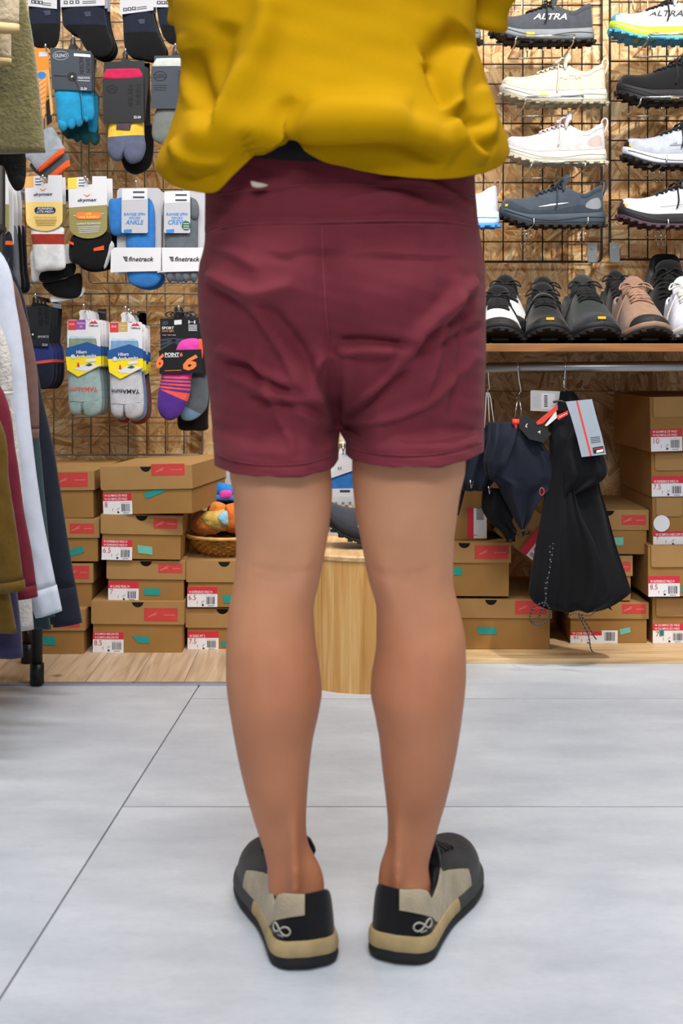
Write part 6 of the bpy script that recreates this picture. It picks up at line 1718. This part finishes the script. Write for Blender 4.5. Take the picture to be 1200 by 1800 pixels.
# ------------------------------------------------------------------ clothes rack at the left
RX = -.80
rk = thing('clothes_rack', 'black steel clothes rack standing on the floorboards at the left', 'clothes rack', (RX, 2.7, 0))
for (fx, fy) in ((P(65, 1203, 3.0).x, 3.0), (P(52, 1160, 3.22).x, 3.2), (-.95, 1.95), (-.70, 1.95)):
    foot = Vector((fx, fy, .0035 if fy > 2.99 else .0))
    tube('leg', [foot+Vector((0, 0, .0)), foot+Vector((0, 0, .16)), Vector((RX if fx > RX else RX-.05, fy, .62)), Vector((RX if fx > RX else RX-.05, fy, 1.72))], .0125, BLACKT, rk, 12, world=True)
    tube('foot_cap', [foot, foot+Vector((0, 0, .045))], .0155, BLACKP, rk, 14, world=True)
for z in (1.02, 1.72): tube('rail', [Vector((RX, 1.93, z)), Vector((RX, 3.22, z))], .0115, BLACKT, rk, 12, world=True)
tube('base_bar', [Vector((P(65, 1203, 3.0).x, 3.0, .10)), Vector((P(52, 1160, 3.22).x, 3.2, .10))], .011, BLACKT, rk, 10, world=True)
GC = dict(navy=fab('coat_navy', '#1c212d'), teal=fab('fleece_teal', '#34474b'), mauve=fab('knit_mauve', '#6d524b'), white=fab('shirt_ice_white', '#c3c9d8', .12, .04), waffle=M('waffle_knit', '#c2beb9', .9, .1, 60, .9, 160, sheen=.2), burg=fab('sweat_burgundy', '#6a1c2c'), olive=fab('sweat_olive', '#5c4410'), purple=fab('knit_purple', '#2e2a48'), ofl=M('olive_fleece', '#67603a', .95, .22, 70, 1.0, 150, sheen=.4), bfl=M('beige_fleece', '#b3a184', .95, .18, 50, 1.0, 120, sheen=.5), tan=M('tan_binding', '#c2a878', .8), glove=M('black_pile', '#0e0e10', .95, .3, 80, .9, 140))
def hanger(root, Y, z_rail, zsh):
    tube('hanger', curve_pts([Vector((RX-.012, Y, z_rail+.012)), Vector((RX, Y, z_rail+.017)), Vector((RX+.013, Y, z_rail+.008)), Vector((RX, Y, z_rail-.02)), Vector((RX, Y, zsh-.01))], 4), .002, CHROME, root, 6, world=True)
def garment(name, label, Y, mat, body, sleeve=None, cuff=None, zr=1.02, folds=6, amp=.007, seed=1, cuffmat=None, hem=None, cat_='garment'):
    """body rows (py, right px); the left half lies outside the picture. sleeve: (px,py,half width px, dY)"""
    zb_ = P(0, body[-1][0], Y).z
    r = thing(name, label, cat_, Vector((RX, Y, zb_)), group='clothes hanging on the black rack')
    zsh = zr-.055
    rows = []
    xc = CX+RX*F/Y
    ysh = HZ+(HCAM-zsh)*F/Y
    rows.append((ysh, xc-25, xc+25, Y, .008)); rows.append((ysh+14, xc-55, xc+55, Y, .016)); rows.append((ysh+30, xc-75, xc+75, Y, .018))
    for py, R in body:
        if py > ysh+60: rows.append((py, 2*xc-R, R, Y, .022))
    drape('garment_body', rows, mat, r, 96, 50, folds, amp, seed)
    if sleeve:
        cp = curve_pts([P(a, b, Y+d) for a, b, h, d in sleeve], 8)
        hw = curve_pts([(h, 0, 0) for a, b, h, d in sleeve], 8)
        n = 28; rings = []
        for i, p in enumerate(cp):
            a, b = cp[max(i-1, 0)], cp[min(i+1, len(cp)-1)]; t = (b-a).normalized(); s_ = Vector((t.z, 0, -t.x)).normalized()
            if s_.x < 0: s_ = -s_
            h = hw[i].x*Y/F
            rings.append([p+s_*(h*math.cos(2*PI*q/n))+Vector((0, -1, 0))*((.55*h+.004*noise.noise(Vector((q*.3, i*.35, seed))))*math.sin(2*PI*q/n)) for q in range(n)])
        nc = max(3, int(len(rings)*.12)) if cuff else 0
        mr = rings if not nc else rings[:-nc+1]
        fixn(mk('sleeve', *loft(mr), mat, r, True, True))
        if nc:
            cr = rings[-nc:]; cen = [sum(q, Vector())/n for q in cr]
            cr = [[c+(p-c)*cuff for p in q] for q, c in zip(cr, cen)]
            fixn(mk('cuff', *loft(cr), cuffmat or mat, r, True, True))
    hanger(r, Y, zr, zsh)
    return r
garment('long_coat', 'dark navy coat, farthest of the clothes on the rack', 2.92, GC['navy'], [(500, -20), (650, 30), (790, 70), (900, 92), (1000, 106), (1096, 116)], [(-130, 380, 25, -.03), (-2, 486, 25, -.03), (33, 615, 25, -.03), (50, 700, 24, -.032), (71, 800, 25, -.035), (94, 950, 25, -.035), (119, 1098, 25, -.03)], 1.03, folds=5, seed=3)
garment('fleece_jacket', 'dark teal fleece jacket just in front of the navy coat', 2.84, GC['teal'], [(500, -30), (700, 30), (850, 58), (1000, 76), (1105, 90)], [(-115, 420, 20, -.03), (5, 560, 20, -.03), (45, 740, 19, -.03), (62, 880, 17, -.03), (80, 1085, 17, -.03)], None, seed=4)
garment('knit_sweater', 'mauve brown knit top beside the ice white shirt', 2.77, GC['mauve'], [(480, -40), (620, 0), (760, 40), (900, 72), (1020, 92)], [(-125, 420, 22, -.035), (-8, 490, 22, -.035), (22, 560, 23, -.035), (41, 640, 22, -.035), (47, 710, 21, -.035), (48, 772, 20, -.03)], 1.02, seed=5)
garment('white_shirt', 'ice white shirt with long cuffed sleeve on the rack', 2.68, GC['white'], [(440, -60), (620, -10), (800, 20), (950, 45), (1060, 66)], [(-140, 390, 33, -.03), (-28, 460, 33, -.03), (-3, 545, 32, -.03), (12, 640, 31, -.03), (26, 770, 30, -.03), (44, 900, 29, -.03), (64, 1000, 28, -.03), (86, 1080, 23, -.03)], 1.05, seed=6)
garment('waffle_shirt', 'white waffle knit top with a turned sleeve end', 2.60, GC['waffle'], [(460, -80), (560, -20), (640, 8), (800, 34), (950, 46), (1106, 59)], [(-135, 480, 30, -.05), (-40, 560, 28, -.05), (-6, 620, 22, -.05), (2, 660, 19, -.05), (4, 694, 17, -.05)], 1.1, seed=7)
garment('burgundy_shirt', 'burgundy long-sleeved top between the waffle knit and the olive one', 2.52, GC['burg'], [(650, -60), (800, -5), (900, 15), (1040, 40)], [(-125, 600, 26, -.03), (-24, 690, 27, -.03), (1, 800, 27, -.03), (16, 900, 26, -.03), (32, 980, 25, -.03), (43, 1052, 23, -.03)], 1.03, seed=8)
garment('purple_knit', 'dark purple knit whose hem hangs lowest on the rack', 2.46, GC['purple'], [(760, -20), (1000, 24), (1100, 36), (1155, 40)], None, seed=9)
garment('olive_sweatshirt', 'brownish olive sweatshirt nearest on the rack with folded cuff', 2.38, GC['olive'], [(760, -70), (900, -20), (1000, 8), (1112, 30)], [(-125, 640, 24, -.03), (-24, 745, 24, -.03), (-8, 850, 24, -.03), (6, 940, 24, -.03), (20, 1040, 23, -.03)], 1.1, seed=10)
garment('olive_fleece', 'olive ribbed fleece hanging from the upper rail', 2.62, GC['ofl'], [(-200, 20), (0, 45), (180, 72), (268, 80)], None, zr=1.72, folds=3, amp=.006, seed=11)
garment('beige_fleece', 'beige fleece with tan bound sleeve end at the top left corner', 2.45, GC['bfl'], [(-200, -40), (0, -20), (100, -5)], [(-10, -260, 30, -.05), (2, -120, 28, -.06), (6, -20, 27, -.06), (6, 56, 26, -.06)], 1.06, zr=1.72, seed=12, cuffmat=GC['tan'])
b2 = garment('beige_fleece', 'second beige fleece sleeve end below the upper beige cuff', 2.54, GC['bfl'], [(-200, -60), (0, -40), (60, -30)], [(-20, -200, 24, -.02), (-10, 0, 24, -.02), (-4, 60, 23, -.02), (-4, 112, 23, -.02)], 1.05, zr=1.72, seed=13, cuffmat=GC['tan'])
gl = Kit('glove', 'black fleece glove hanging below the olive fleece at the left edge', 'glove', 10, 262, 2.70, 'clothes hanging on the black rack')
gl.pillow('palm', [(-20, 255), (20, 250), (42, 262), (45, 290), (44, 318), (36, 334), (26, 334), (16, 318), (6, 292), (-14, 285)], .016, GC['glove'], 0)
gl.pillow('fingertip', [(24, 312), (38, 308), (45, 316), (42, 330), (34, 336), (26, 330)], .013, GC['glove'], -.006)
gl.tube('loop', [(10, 255, 0), (6, 235, .0), (0, 215, 0)], .0015, BLACKP)

# ------------------------------------------------------------------ garments on the pipe at the right
NV = cloth_mat('navy_ripstop', '#131926', .12, 800, sheen=.03); BK = cloth_mat('black_light_cloth', '#0e0f13', .12, 800, .9, .02); BK2 = cloth_mat('black_mesh_cloth', '#0b0b0e', .12, 800, .9, .02)
REDS = M('red_webbing', '#c8372c', .6, .06); GTAG = pap('grey_swing_tag', '#8f99a6'); WTAG = pap('white_swing_tag', '#c9c8c6'); BTAG = pap('black_swing_tag', '#1d1e22')
def wirehook(root, px, ytop, ybot, Y, bend=6):
    pts = [P(px-5, ytop+8, Y-.0155), P(px-4, ytop-1, Y-.013), P(px, ytop-5.5, Y), P(px+3, ytop, Y+.0135)]
    c = curve_pts([P(px-4, ytop+9, Y+.015), P(px-2, ytop-2, Y+.016), P(px, ytop-10, Y+.004), P(px+1, ytop-8, Y-.010), P(px+1, ytop+3, Y-.0158), P(px+bend*.4, ytop+20, Y-.012), P(px+bend, ytop+40, Y-.004), P(px+bend*.5, ybot-8, Y), P(px-1, ybot, Y)], 4)
    tube('wire_hook', c, .0015, CHROME, root, 6, world=True)
# navy skirt folded on a clip hanger
ng = thing('navy_skirt', 'navy drawstring skirt hanging folded from a wire hook on the pipe', 'skirt', P(910, 930, PIPEY-.0))
Yn = PIPEY
wirehook(ng, 909, 645, 700, Yn)
for s_ in (-1, 1): tube('hanger_wire', [P(911, 692, Yn), P(911+s_*5, 722, Yn-.004), P(911+s_*7-2, 757, Yn-.012)], .0013, CHROME, ng, 6, world=True)
drape('skirt_cloth', [(742, 885, 932, Yn, .020), (765, 868, 945, Yn, .03), (800, 855, 965, Yn, .038), (835, 850, 979, Yn, .04), (850, 872, 977, Yn, .036), (870, 882, 955, Yn, .03), (895, 895, 938, Yn, .022), (915, 905, 930, Yn, .014), (930, 914, 921, Yn, .005)], NV, ng, 110, 60, 5, .010, 2, .008)
drape('skirt_fold', [(742, 858, 912, Yn-.02, .018), (775, 856, 905, Yn-.03, .024), (810, 850, 892, Yn-.034, .024), (834, 853, 880, Yn-.03, .016), (840, 858, 874, Yn-.03, .006)], NV, ng, 90, 40, 6, .008, 6, .006)
tube('cord_lock', [P(900, 742, Yn-.035), P(912, 742, Yn-.035)], .0075, REDS, ng, 10, world=True)
tube('cord_lock_tail', [P(905, 744, Yn-.036), P(907, 753, Yn-.036)], .0042, REDS, ng, 8, world=True)
tube('red_zip_loop', [P(952+4*math.cos(a), 864+6.5*math.sin(a), Yn-.045) for a in [2*PI*i/14 for i in range(14)]], .0011, REDS, ng, 5, True, True)
kt = Kit('t', None, None, 935, 745, Yn-.045, root=ng)
def plate_w(k, name, poly, mat, th=.0008, par=None, dy=0):
    V = [P(a, b, k.Y+dy) for a, b in poly]; V2 = [v+Vector((0, th, 0)) for v in V]; n = len(V)
    return fixn(mk(name, V+V2, [tuple(range(n)), tuple(range(n, 2*n))[::-1]]+[((i+1) % n, i, i+n, (i+1) % n+n) for i in range(n)], mat, par or k.root, False, True))
def text_w(root, s, px, py, h, wid, mat, Y, rot=0):
    vs, fs = text_mesh(s, 0, .015); xs = [v.x for v in vs]; sx = wid/(max(xs)-min(xs)); c, sn = math.cos(math.radians(rot)), math.sin(math.radians(rot))
    return mk('lettering', [P(px+v.x*sx*c-v.y*h*sn, py-(v.x*sx*sn+v.y*h*c), Y) for v in vs], fs, mat, root, False, True)
plate_w(kt, 'size_card', [(916, 731), (926, 730), (969, 762), (955, 778), (930, 772), (912, 752)], BTAG, .001)
text_w(ng, 'L', 926, 748, 6, 4, WHT, Yn-.0462, -30); text_w(ng, 'A', 948, 759, 5, 5, WHT, Yn-.0462, -30)
drape('inner_brief', [(860, 848, 905, Yn+.03, .02), (890, 846, 915, Yn+.03, .02), (915, 858, 900, Yn+.03, .016), (935, 880, 908, Yn+.03, .012), (950, 890, 902, Yn+.03, .005)], BK2, ng, 60, 30, 4, .006, 8, .006)
tube('cord_end', [P(889, 950, Yn+.03), P(905, 949, Yn+.03)], .004, BLACKP, ng, 8, world=True); tube('cord_end', [P(917, 938, Yn+.01), P(931, 936, Yn+.01)], .004, BLACKP, ng, 8, world=True); tube('cord', [P(900, 930, Yn+.01), P(915, 945, Yn+.005), P(924, 937, Yn+.01)], .0012, BLACKP, ng, 5, world=True)
# dark shorts farther left, half behind the leg
ds = thing('dark_shorts', 'dark gathered shorts on a looped white strap behind the maroon shorts', 'shorts', P(835, 870, PIPEY+.01))
wirehook(ds, 857, 645, 690, PIPEY+.01, 3)
for dx in (-3, 1, 5): tube('strap', [P(856+dx*.5, 690, PIPEY), P(857+dx, 700, PIPEY-.002), P(858+dx*2.2, 752, PIPEY-.01)], .0012, WHT, ds, 6, world=True)
drape('shorts_cloth', [(748, 845, 880, PIPEY+.02, .02), (770, 832, 885, PIPEY+.02, .026), (810, 812, 880, PIPEY+.02, .03), (845, 803, 868, PIPEY+.02, .028), (862, 810, 855, PIPEY+.02, .016)], NV, ds, 100, 40, 9, .008, 12, .008)
drape('leg_end', [(835, 800, 822, PIPEY+.03, .016), (870, 796, 815, PIPEY+.03, .012), (905, 797, 806, PIPEY+.03, .006)], BK2, ds, 50, 20, 3, .004, 2, .004)
for a, b in ((826, 858), (858, 868)): tube('clip_wire', [P(a, b-14, PIPEY-.02), P(a+2, b, PIPEY-.02), P(a+6, b-12, PIPEY-.02)], .0011, CHROME, ds, 5, world=True)
# black trousers
bt = thing('black_trousers', 'black lightweight trousers with grey swing tag hanging from the pipe', 'trousers', P(1015, 1072, PIPEY-.02))
Yt = PIPEY-.015
wirehook(bt, 992, 644, 690, PIPEY, 0)
tube('hanger_wire', [P(991, 660, PIPEY-.012), P(990, 680, Yt), P(1004, 690, Yt)], .0013, CHROME, bt, 6, world=True)
drape('trouser_cloth', [(688, 984, 1008, Yt, .008), (702, 982, 1018, Yt, .014), (740, 962, 1032, Yt, .026), (790, 966, 1045, Yt, .034), (850, 960, 1052, Yt, .036), (900, 952, 1066, Yt, .036), (960, 941, 1082, Yt, .036), (1020, 931, 1102, Yt, .038), (1038, 929, 1107, Yt, .036), (1054, 934, 1090, Yt, .034), (1070, 960, 1062, Yt, .02), (1075, 985, 1045, Yt, .008)], BK, bt, 160, 90, 6, .012, 5, .008)
drape('trouser_fold', [(745, 1008, 1016, Yt-.02, .004), (770, 998, 1040, Yt-.028, .014), (800, 990, 1060, Yt-.036, .026), (828, 992, 1066, Yt-.038, .028), (842, 992, 1060, Yt-.036, .024), (856, 990, 1035, Yt-.034, .018), (872, 990, 1006, Yt-.03, .006)], BK, bt, 90, 40, 3, .008, 9, .006)
drape('trouser_leg', [(860, 988, 1010, Yt-.036, .006), (900, 982, 1020, Yt-.03, .014), (960, 976, 1050, Yt-.03, .015), (1020, 972, 1066, Yt-.03, .014), (1060, 972, 1056, Yt-.028, .012), (1072, 985, 1040, Yt-.026, .005)], BK2, bt, 90, 44, 4, .009, 14, .006)
tube('belt_toggle', curve_pts([P(972, 707, Yt-.03), P(985, 705, Yt-.03), P(996, 710, Yt-.03)], 3), .003, BLACKP, bt, 6, world=True)
kt2 = Kit('t', None, None, 990, 700, Yt-.078, root=bt)
g_ = plate_w(kt2, 'swing_tag', [(994, 706), (1040, 701.5), (1050, 740), (1056, 760), (1065, 798.5), (1022, 803.5), (1014, 770), (1004, 735)], GTAG, .0008)
plate_w(kt2, 'tag_stripe', [(1012, 704.5), (1015, 704.2), (1027, 750), (1040, 801.5), (1037, 802), (1024, 752)], REDS, .0003, g_, -.0005)
plate_w(kt2, 'tag_logo', [(1041, 787), (1060, 784), (1062, 795), (1043, 797.5)], BTAG, .0003, g_, -.0005)
plate_w(kt2, 'logo_print', [(1043, 789), (1060, 786.5), (1060, 788), (1043, 790.5)], REDS, .0002, g_, -.0008); plate_w(kt2, 'logo_print', [(1048, 792), (1060, 789.5), (1060, 793.5), (1048, 796)], WHT, .0002, g_, -.0008)
for q in range(4): plate_w(kt2, 'print_line', [(1037+q*.4, 769+q*3), (1054+q*.4, 767+q*3), (1054+q*.4, 767.8+q*3), (1037+q*.4, 769.8+q*3)], BTAG, .0002, g_, -.0005)
kt3 = Kit('t', None, None, 960, 705, Yt-.0, root=bt)
w_ = plate_w(kt3, 'price_tag', [(932, 688), (934, 686), (988, 688), (990, 690), (988, 722), (985, 724), (932, 722)], WTAG, .0008)
plate_w(kt3, 'tag_sticker', [(951, 691), (975, 692), (974, 720), (951, 719)], WHL, .0003, w_, -.0005)
for q in range(6): plate_w(kt3, 'barcode_bar', [(956, 695+q*3.6), (962, 695+q*3.6), (962, 697+q*3.6), (956, 697+q*3.6)], INK, .0002, w_, -.0008)
for q in range(3): plate_w(kt3, 'print_line', [(938+q*3, 696), (939+q*3, 696), (939+q*3, 716), (938+q*3, 716)], PALE, .0002, w_, -.0005)
kt4 = Kit('t', None, None, 960, 735, Yt-.032, root=bt)
plate_w(kt4, 'red_strap', [(942, 742), (976, 714), (980, 711), (980, 720), (954, 744), (944, 747)], REDS, .002)
plate_w(kt4, 'white_strip', [(957, 748), (977, 722), (979, 734), (961, 749)], WTAG, .001)
plate_w(kt4, 'red_label', [(978, 731), (998, 721.5), (998, 729), (981, 738)], REDS, .002, None, -.006)
for q in range(4): plate_w(kt4, 'label_stitch', [(983+q*3.6, 732-q*1.7), (985+q*3.6, 731-q*1.7), (985+q*3.6, 732.6-q*1.7), (983+q*3.6, 733.6-q*1.7)], WHT, .0003, None, -.0066)
def dotcord(pts, nm='drawcord', Y=Yt-.06):
    cp = curve_pts([P(a, b, Y) for a, b in pts], 10)
    ob = tube(nm, cp, .0014, BLACKP, bt, 6, world=True)
    pcs = []
    for i in range(0, len(cp)-1, 3): pcs.append(tubev([cp[i], cp[i].lerp(cp[i+1], .5)], .00155, 6))
    v, f = join(pcs); mk('cord_fleck', v, f, M('grey_fleck', '#77777a', .7), ob, True).data.transform(ROOTM[bt.name].inverted())
dotcord([(972, 955), (968, 990), (962, 1020), (959, 1050), (957, 1060)]); dotcord([(966, 960), (966, 1000), (958, 1030), (960, 1058)])
dotcord([(958, 1058), (940, 1066), (931, 1084), (936, 1096), (950, 1097), (964, 1088), (966, 1074), (960, 1060)]); dotcord([(958, 1060), (950, 1076), (945, 1090), (934, 1092)])
dotcord([(1016, 1080), (1024, 1096), (1034, 1118), (1038, 1140), (1043, 1147)]); dotcord([(1020, 1080), (1030, 1096), (1042, 1116), (1048, 1124)]); dotcord([(998, 1084), (1010, 1078), (1030, 1082), (1040, 1080), (1046, 1072)])
tube('fringe', [P(1040, 1072, Yt), P(1056, 1070, Yt), P(1068, 1066, Yt), P(1074, 1072, Yt), P(1070, 1064, Yt), P(1080, 1060, Yt)], .003, BK2, bt, 6, world=True)

# ------------------------------------------------------------------ round pine pedestal between the legs
pc = Vector((.065, 3.105, 0)); PR = .182; PH = .296
ped = thing('pine_pedestal', 'round pine pedestal seen between the legs', 'pedestal', pc)
ns = 34; a0 = 2*PI/ns
vs = []
for z in (0, PH-.012):
    for i in range(5):
        a = (i/4-.5)*a0*.994
        vs.append((PR*math.sin(a), -PR*math.cos(a), z))
    for i in range(5):
        a = (.5-i/4)*a0*.994
        vs.append(((PR-.02)*math.sin(a), -(PR-.02)*math.cos(a), z))
fs = [tuple(range(10))[::-1], tuple(range(10, 20))]+[(i, (i+1) % 10, (i+1) % 10+10, i+10) for i in range(10)]
st_me = bpy.data.meshes.new('stave'); st_me.from_pydata(vs, [], fs); st_me.materials.append(PINEZ)
for i in range(ns): inst('stave', st_me, ped, (0, 0, 0), (0, 0, a0*i))
rg = [[Vector((r*math.cos(2*PI*i/72), r*math.sin(2*PI*i/72), z)) for i in range(72)] for r, z in ((PR-.004, PH-.012), (PR+.003, PH-.012), (PR+.004, PH-.004), (PR+.001, PH))]
mk('top_disc', *loft(rg), PINE, ped)
# display shoe tilted on a slotted clear stand on the pedestal
SM['dk'] = fab('dark_slate_mesh', '#3a3c43', .3)
ACR = M('clear_acrylic', '#d8dde2', .15, .02, 10, trans=.55, alpha=.8)
g = shoe_geo(L=.26, W=.046, hs=.95, spring=.045, sole=(.036, .032, .028))
c_ = P(770, 962, 3.06)
dsn = thing('display_shoe', 'charcoal shoe tilted on the pine pedestal between the legs', 'shoe', (c_.x, c_.y, PH+.004), (0, math.radians(-3), PI))
make_shoe(dsn, g, dict(upper=SM['dk'], lining=SM['black'], midsole=RU['dk'], outsole=RU['black'], laces=LACE['black'], toe_cap=RU['black'], hp=RU['white']), toecap=.95)
side_patch(g, dsn, 'side_patch', [(.62, g['stop'](.62)+.004), (.70, g['stop'](.70)+.003), (.69, g['stop'](.69)+.016), (.63, g['stop'](.63)+.020)], RU['white'])
stn = thing('shoe_stand', 'slotted clear plastic stand behind the tilted shoe on the pedestal', 'stand', (.03, 3.235, PH))
xa, xb, yq = -.05, .11, 3.23
def pw(nm, x0, x1, z0, z1, mt, y=yq, th=.003): box(nm, x0, x1, y, y+th, z0, z1, mt, stn, .0006, True)
za = HCAM-(882-HZ)*yq/F
pw('top_rail', xa, xb, za-.008, za+.012, ACR); pw('middle_rail', xa, xb, HCAM-(925-HZ)*yq/F-.012, HCAM-(925-HZ)*yq/F+.008, ACR); pw('bottom_rail', xa, xb, PH, PH+.012, ACR)
x = xa
while x < xb:
    pw('slat', x, x+.008, PH+.01, za, ACR); x += .0165
# sock pack seen through the gap, hung on the wall behind
kp = Kit('sock_pack', 'blue sock pack with white clip band seen between the legs', 'socks', 603, 800, 3.60)
kp.plate('back_card', [(570, 800), (594, 799), (597, 788), (609, 788), (612, 799), (640, 798), (642, 885), (568, 885)], .002, CD['white'], .001)
kp.pillow('sock', [(575, 822), (605, 815), (636, 825), (637, 860), (634, 885), (578, 885), (574, 855)], .014, SK['blue'], -.002, sharp=5)
kp.plate('hang_tag', [(583, 806), (601, 797), (621, 806), (626, 824), (580, 840)], -.02, CD['white'], .0008); kp.text('SS', 597, 822, 5, CD['slate'], -.0208, 7, 10)
kp.plate('clip_band', [(566, 858), (642, 857), (643, 880), (565, 881)], -.019, CD['white'], .002)
for yy in (862, 876): kp.plate('band_slot', rrect(597, yy-2, 615, yy+2, 1.5), -.0195, CD['slate'], .0006)
kp.plate('upper_tag', [(597, 752), (603, 750), (607, 778), (602, 780)], -.01, CD['silver'], .001); kp.tube('tag_string', [(603, 776, -.01), (602, 798, -.018)], .0008, WHT)
hook(603, 797, 3.60, 'hook of the blue sock pack seen between the legs', 3.7995)

# ------------------------------------------------------------------ wicker basket of rolled socks
WK = M('wicker', '#a8742f', .6, .3, 60, .3, 200); WKR = M('wicker_rim', '#c79a55', .55, .2, 40, .2)
bY = 3.455
ztop_box = HCAM-(986-HZ)*3.335/F
bc = P(398, 940, bY); bc.z = ztop_box+.0005
bk = thing('wicker_basket', 'round wicker basket with folded socks on a shoe box', 'basket', bc)
rimz = HCAM-(938-HZ)*bY/F-bc.z; BR = 72*bY/F
NW = 44; pcs = []
rows = 9
for j in range(rows):
    t = (j+.5)/rows; z = .004+rimz*t; r = BR*(.56+.44*t**.6)
    pts = [Vector(((r+.0022*math.cos(NW/2*a+PI*j))*math.cos(a), (r+.0022*math.cos(NW/2*a+PI*j))*math.sin(a), z)) for a in [2*PI*i/176 for i in range(176)]]
    pcs.append(tubev(pts, rimz/rows*.56, 5, True))
v, f = join(pcs); bo = mk('weave', v, f, WK, bk, True)
pcs = []
for i in range(NW):
    a = 2*PI*(i+.5)/NW
    pcs.append(tubev([Vector((BR*(.56+.44*t**.6)*math.cos(a), BR*(.56+.44*t**.6)*math.sin(a), .002+rimz*t)) for t in (0, .2, .4, .6, .8, 1)], .0017, 5))
v, f = join(pcs); mk('stakes', v, f, WK, bk, True)
mk('base', *loft([[Vector((r*math.cos(2*PI*i/40), r*math.sin(2*PI*i/40), z)) for i in range(40)] for r, z in ((BR*.57, 0), (BR*.58, .005), (BR*.1, .006))]), WK, bk)
tube('rim', [Vector((BR*1.01*math.cos(a), BR*1.01*math.sin(a), rimz)) for a in [2*PI*i/72 for i in range(72)]], .0046, WKR, bk, 8, True)
FO = M('fleece_orange', '#c9741c', .95, .2, 60, .8, 160, sheen=.4); FY = M('fleece_straw', '#c9a548', .95, .2, 60, .8, 160, sheen=.4); FB = M('fleece_pale_blue', '#8fb9cc', .95, .12, 60, .6, 160); BLU = fab('sock_bright_blue', '#1f77c4')
kb = Kit('folded_socks', 'orange and straw fleece socks folded in the wicker basket', 'socks', 385, 938, 3.44)
kb.pillow('fold', [(334, 918), (340, 905), (352, 898), (370, 900), (392, 903), (395, 925), (380, 938), (352, 938), (338, 932)], .032, FO, 0, wrinkle=.006)
kb.pillow('fold', [(350, 912), (356, 900), (384, 895), (412, 893), (414, 920), (398, 932), (366, 928)], .030, FY, -.012, wrinkle=.005)
kb.pillow('fold', [(364, 900), (368, 888), (380, 882), (396, 888), (400, 902), (384, 904)], .026, FO, .004, wrinkle=.004)
kb.pillow('fold', [(384, 908), (390, 898), (402, 896), (404, 918), (394, 920)], .012, FB, -.036)
kb.pillow('fold', [(396, 892), (404, 884), (440, 884), (442, 930), (402, 934), (397, 915)], .030, M('felt_orange', '#c86a20', .95, .1, 60, .4, 200), -.016)
kb2 = Kit('folded_socks', 'bright blue socks with pink patch standing behind the orange fleece socks', 'socks', 400, 938, 3.50)
kb2.pillow('sock', [(367, 866), (370, 855), (384, 848), (402, 852), (432, 856), (434, 868), (400, 870), (374, 870)], .02, BLU, 0)
kb2.pillow('sock', [(362, 878), (364, 869), (378, 867), (410, 868), (434, 868), (434, 880), (400, 881), (368, 881)], .02, BLU, -.004)
kb2.pillow('patch', [(386, 874), (388, 863), (398, 860), (408, 862), (408, 874), (396, 876)], .008, SK['magenta'], -.019)
kb2.pillow('sock', [(366, 890), (370, 881), (400, 880), (434, 882), (434, 940), (400, 942), (380, 940), (370, 905)], .02, SK['navy'], .002)
# pale card behind the leg above the basket
kc = Kit('display_card', 'pale upright card strip just left of the thigh above the basket', 'card', 396, 880, 3.56)
kc.plate('card', [(389, 815), (420, 815), (420, 890), (389, 890)], 0, CD['grey'], .003); kc.plate('card_foot', [(385, 886), (425, 886), (425, 905), (385, 905)], 0, CD['grey'], .03)
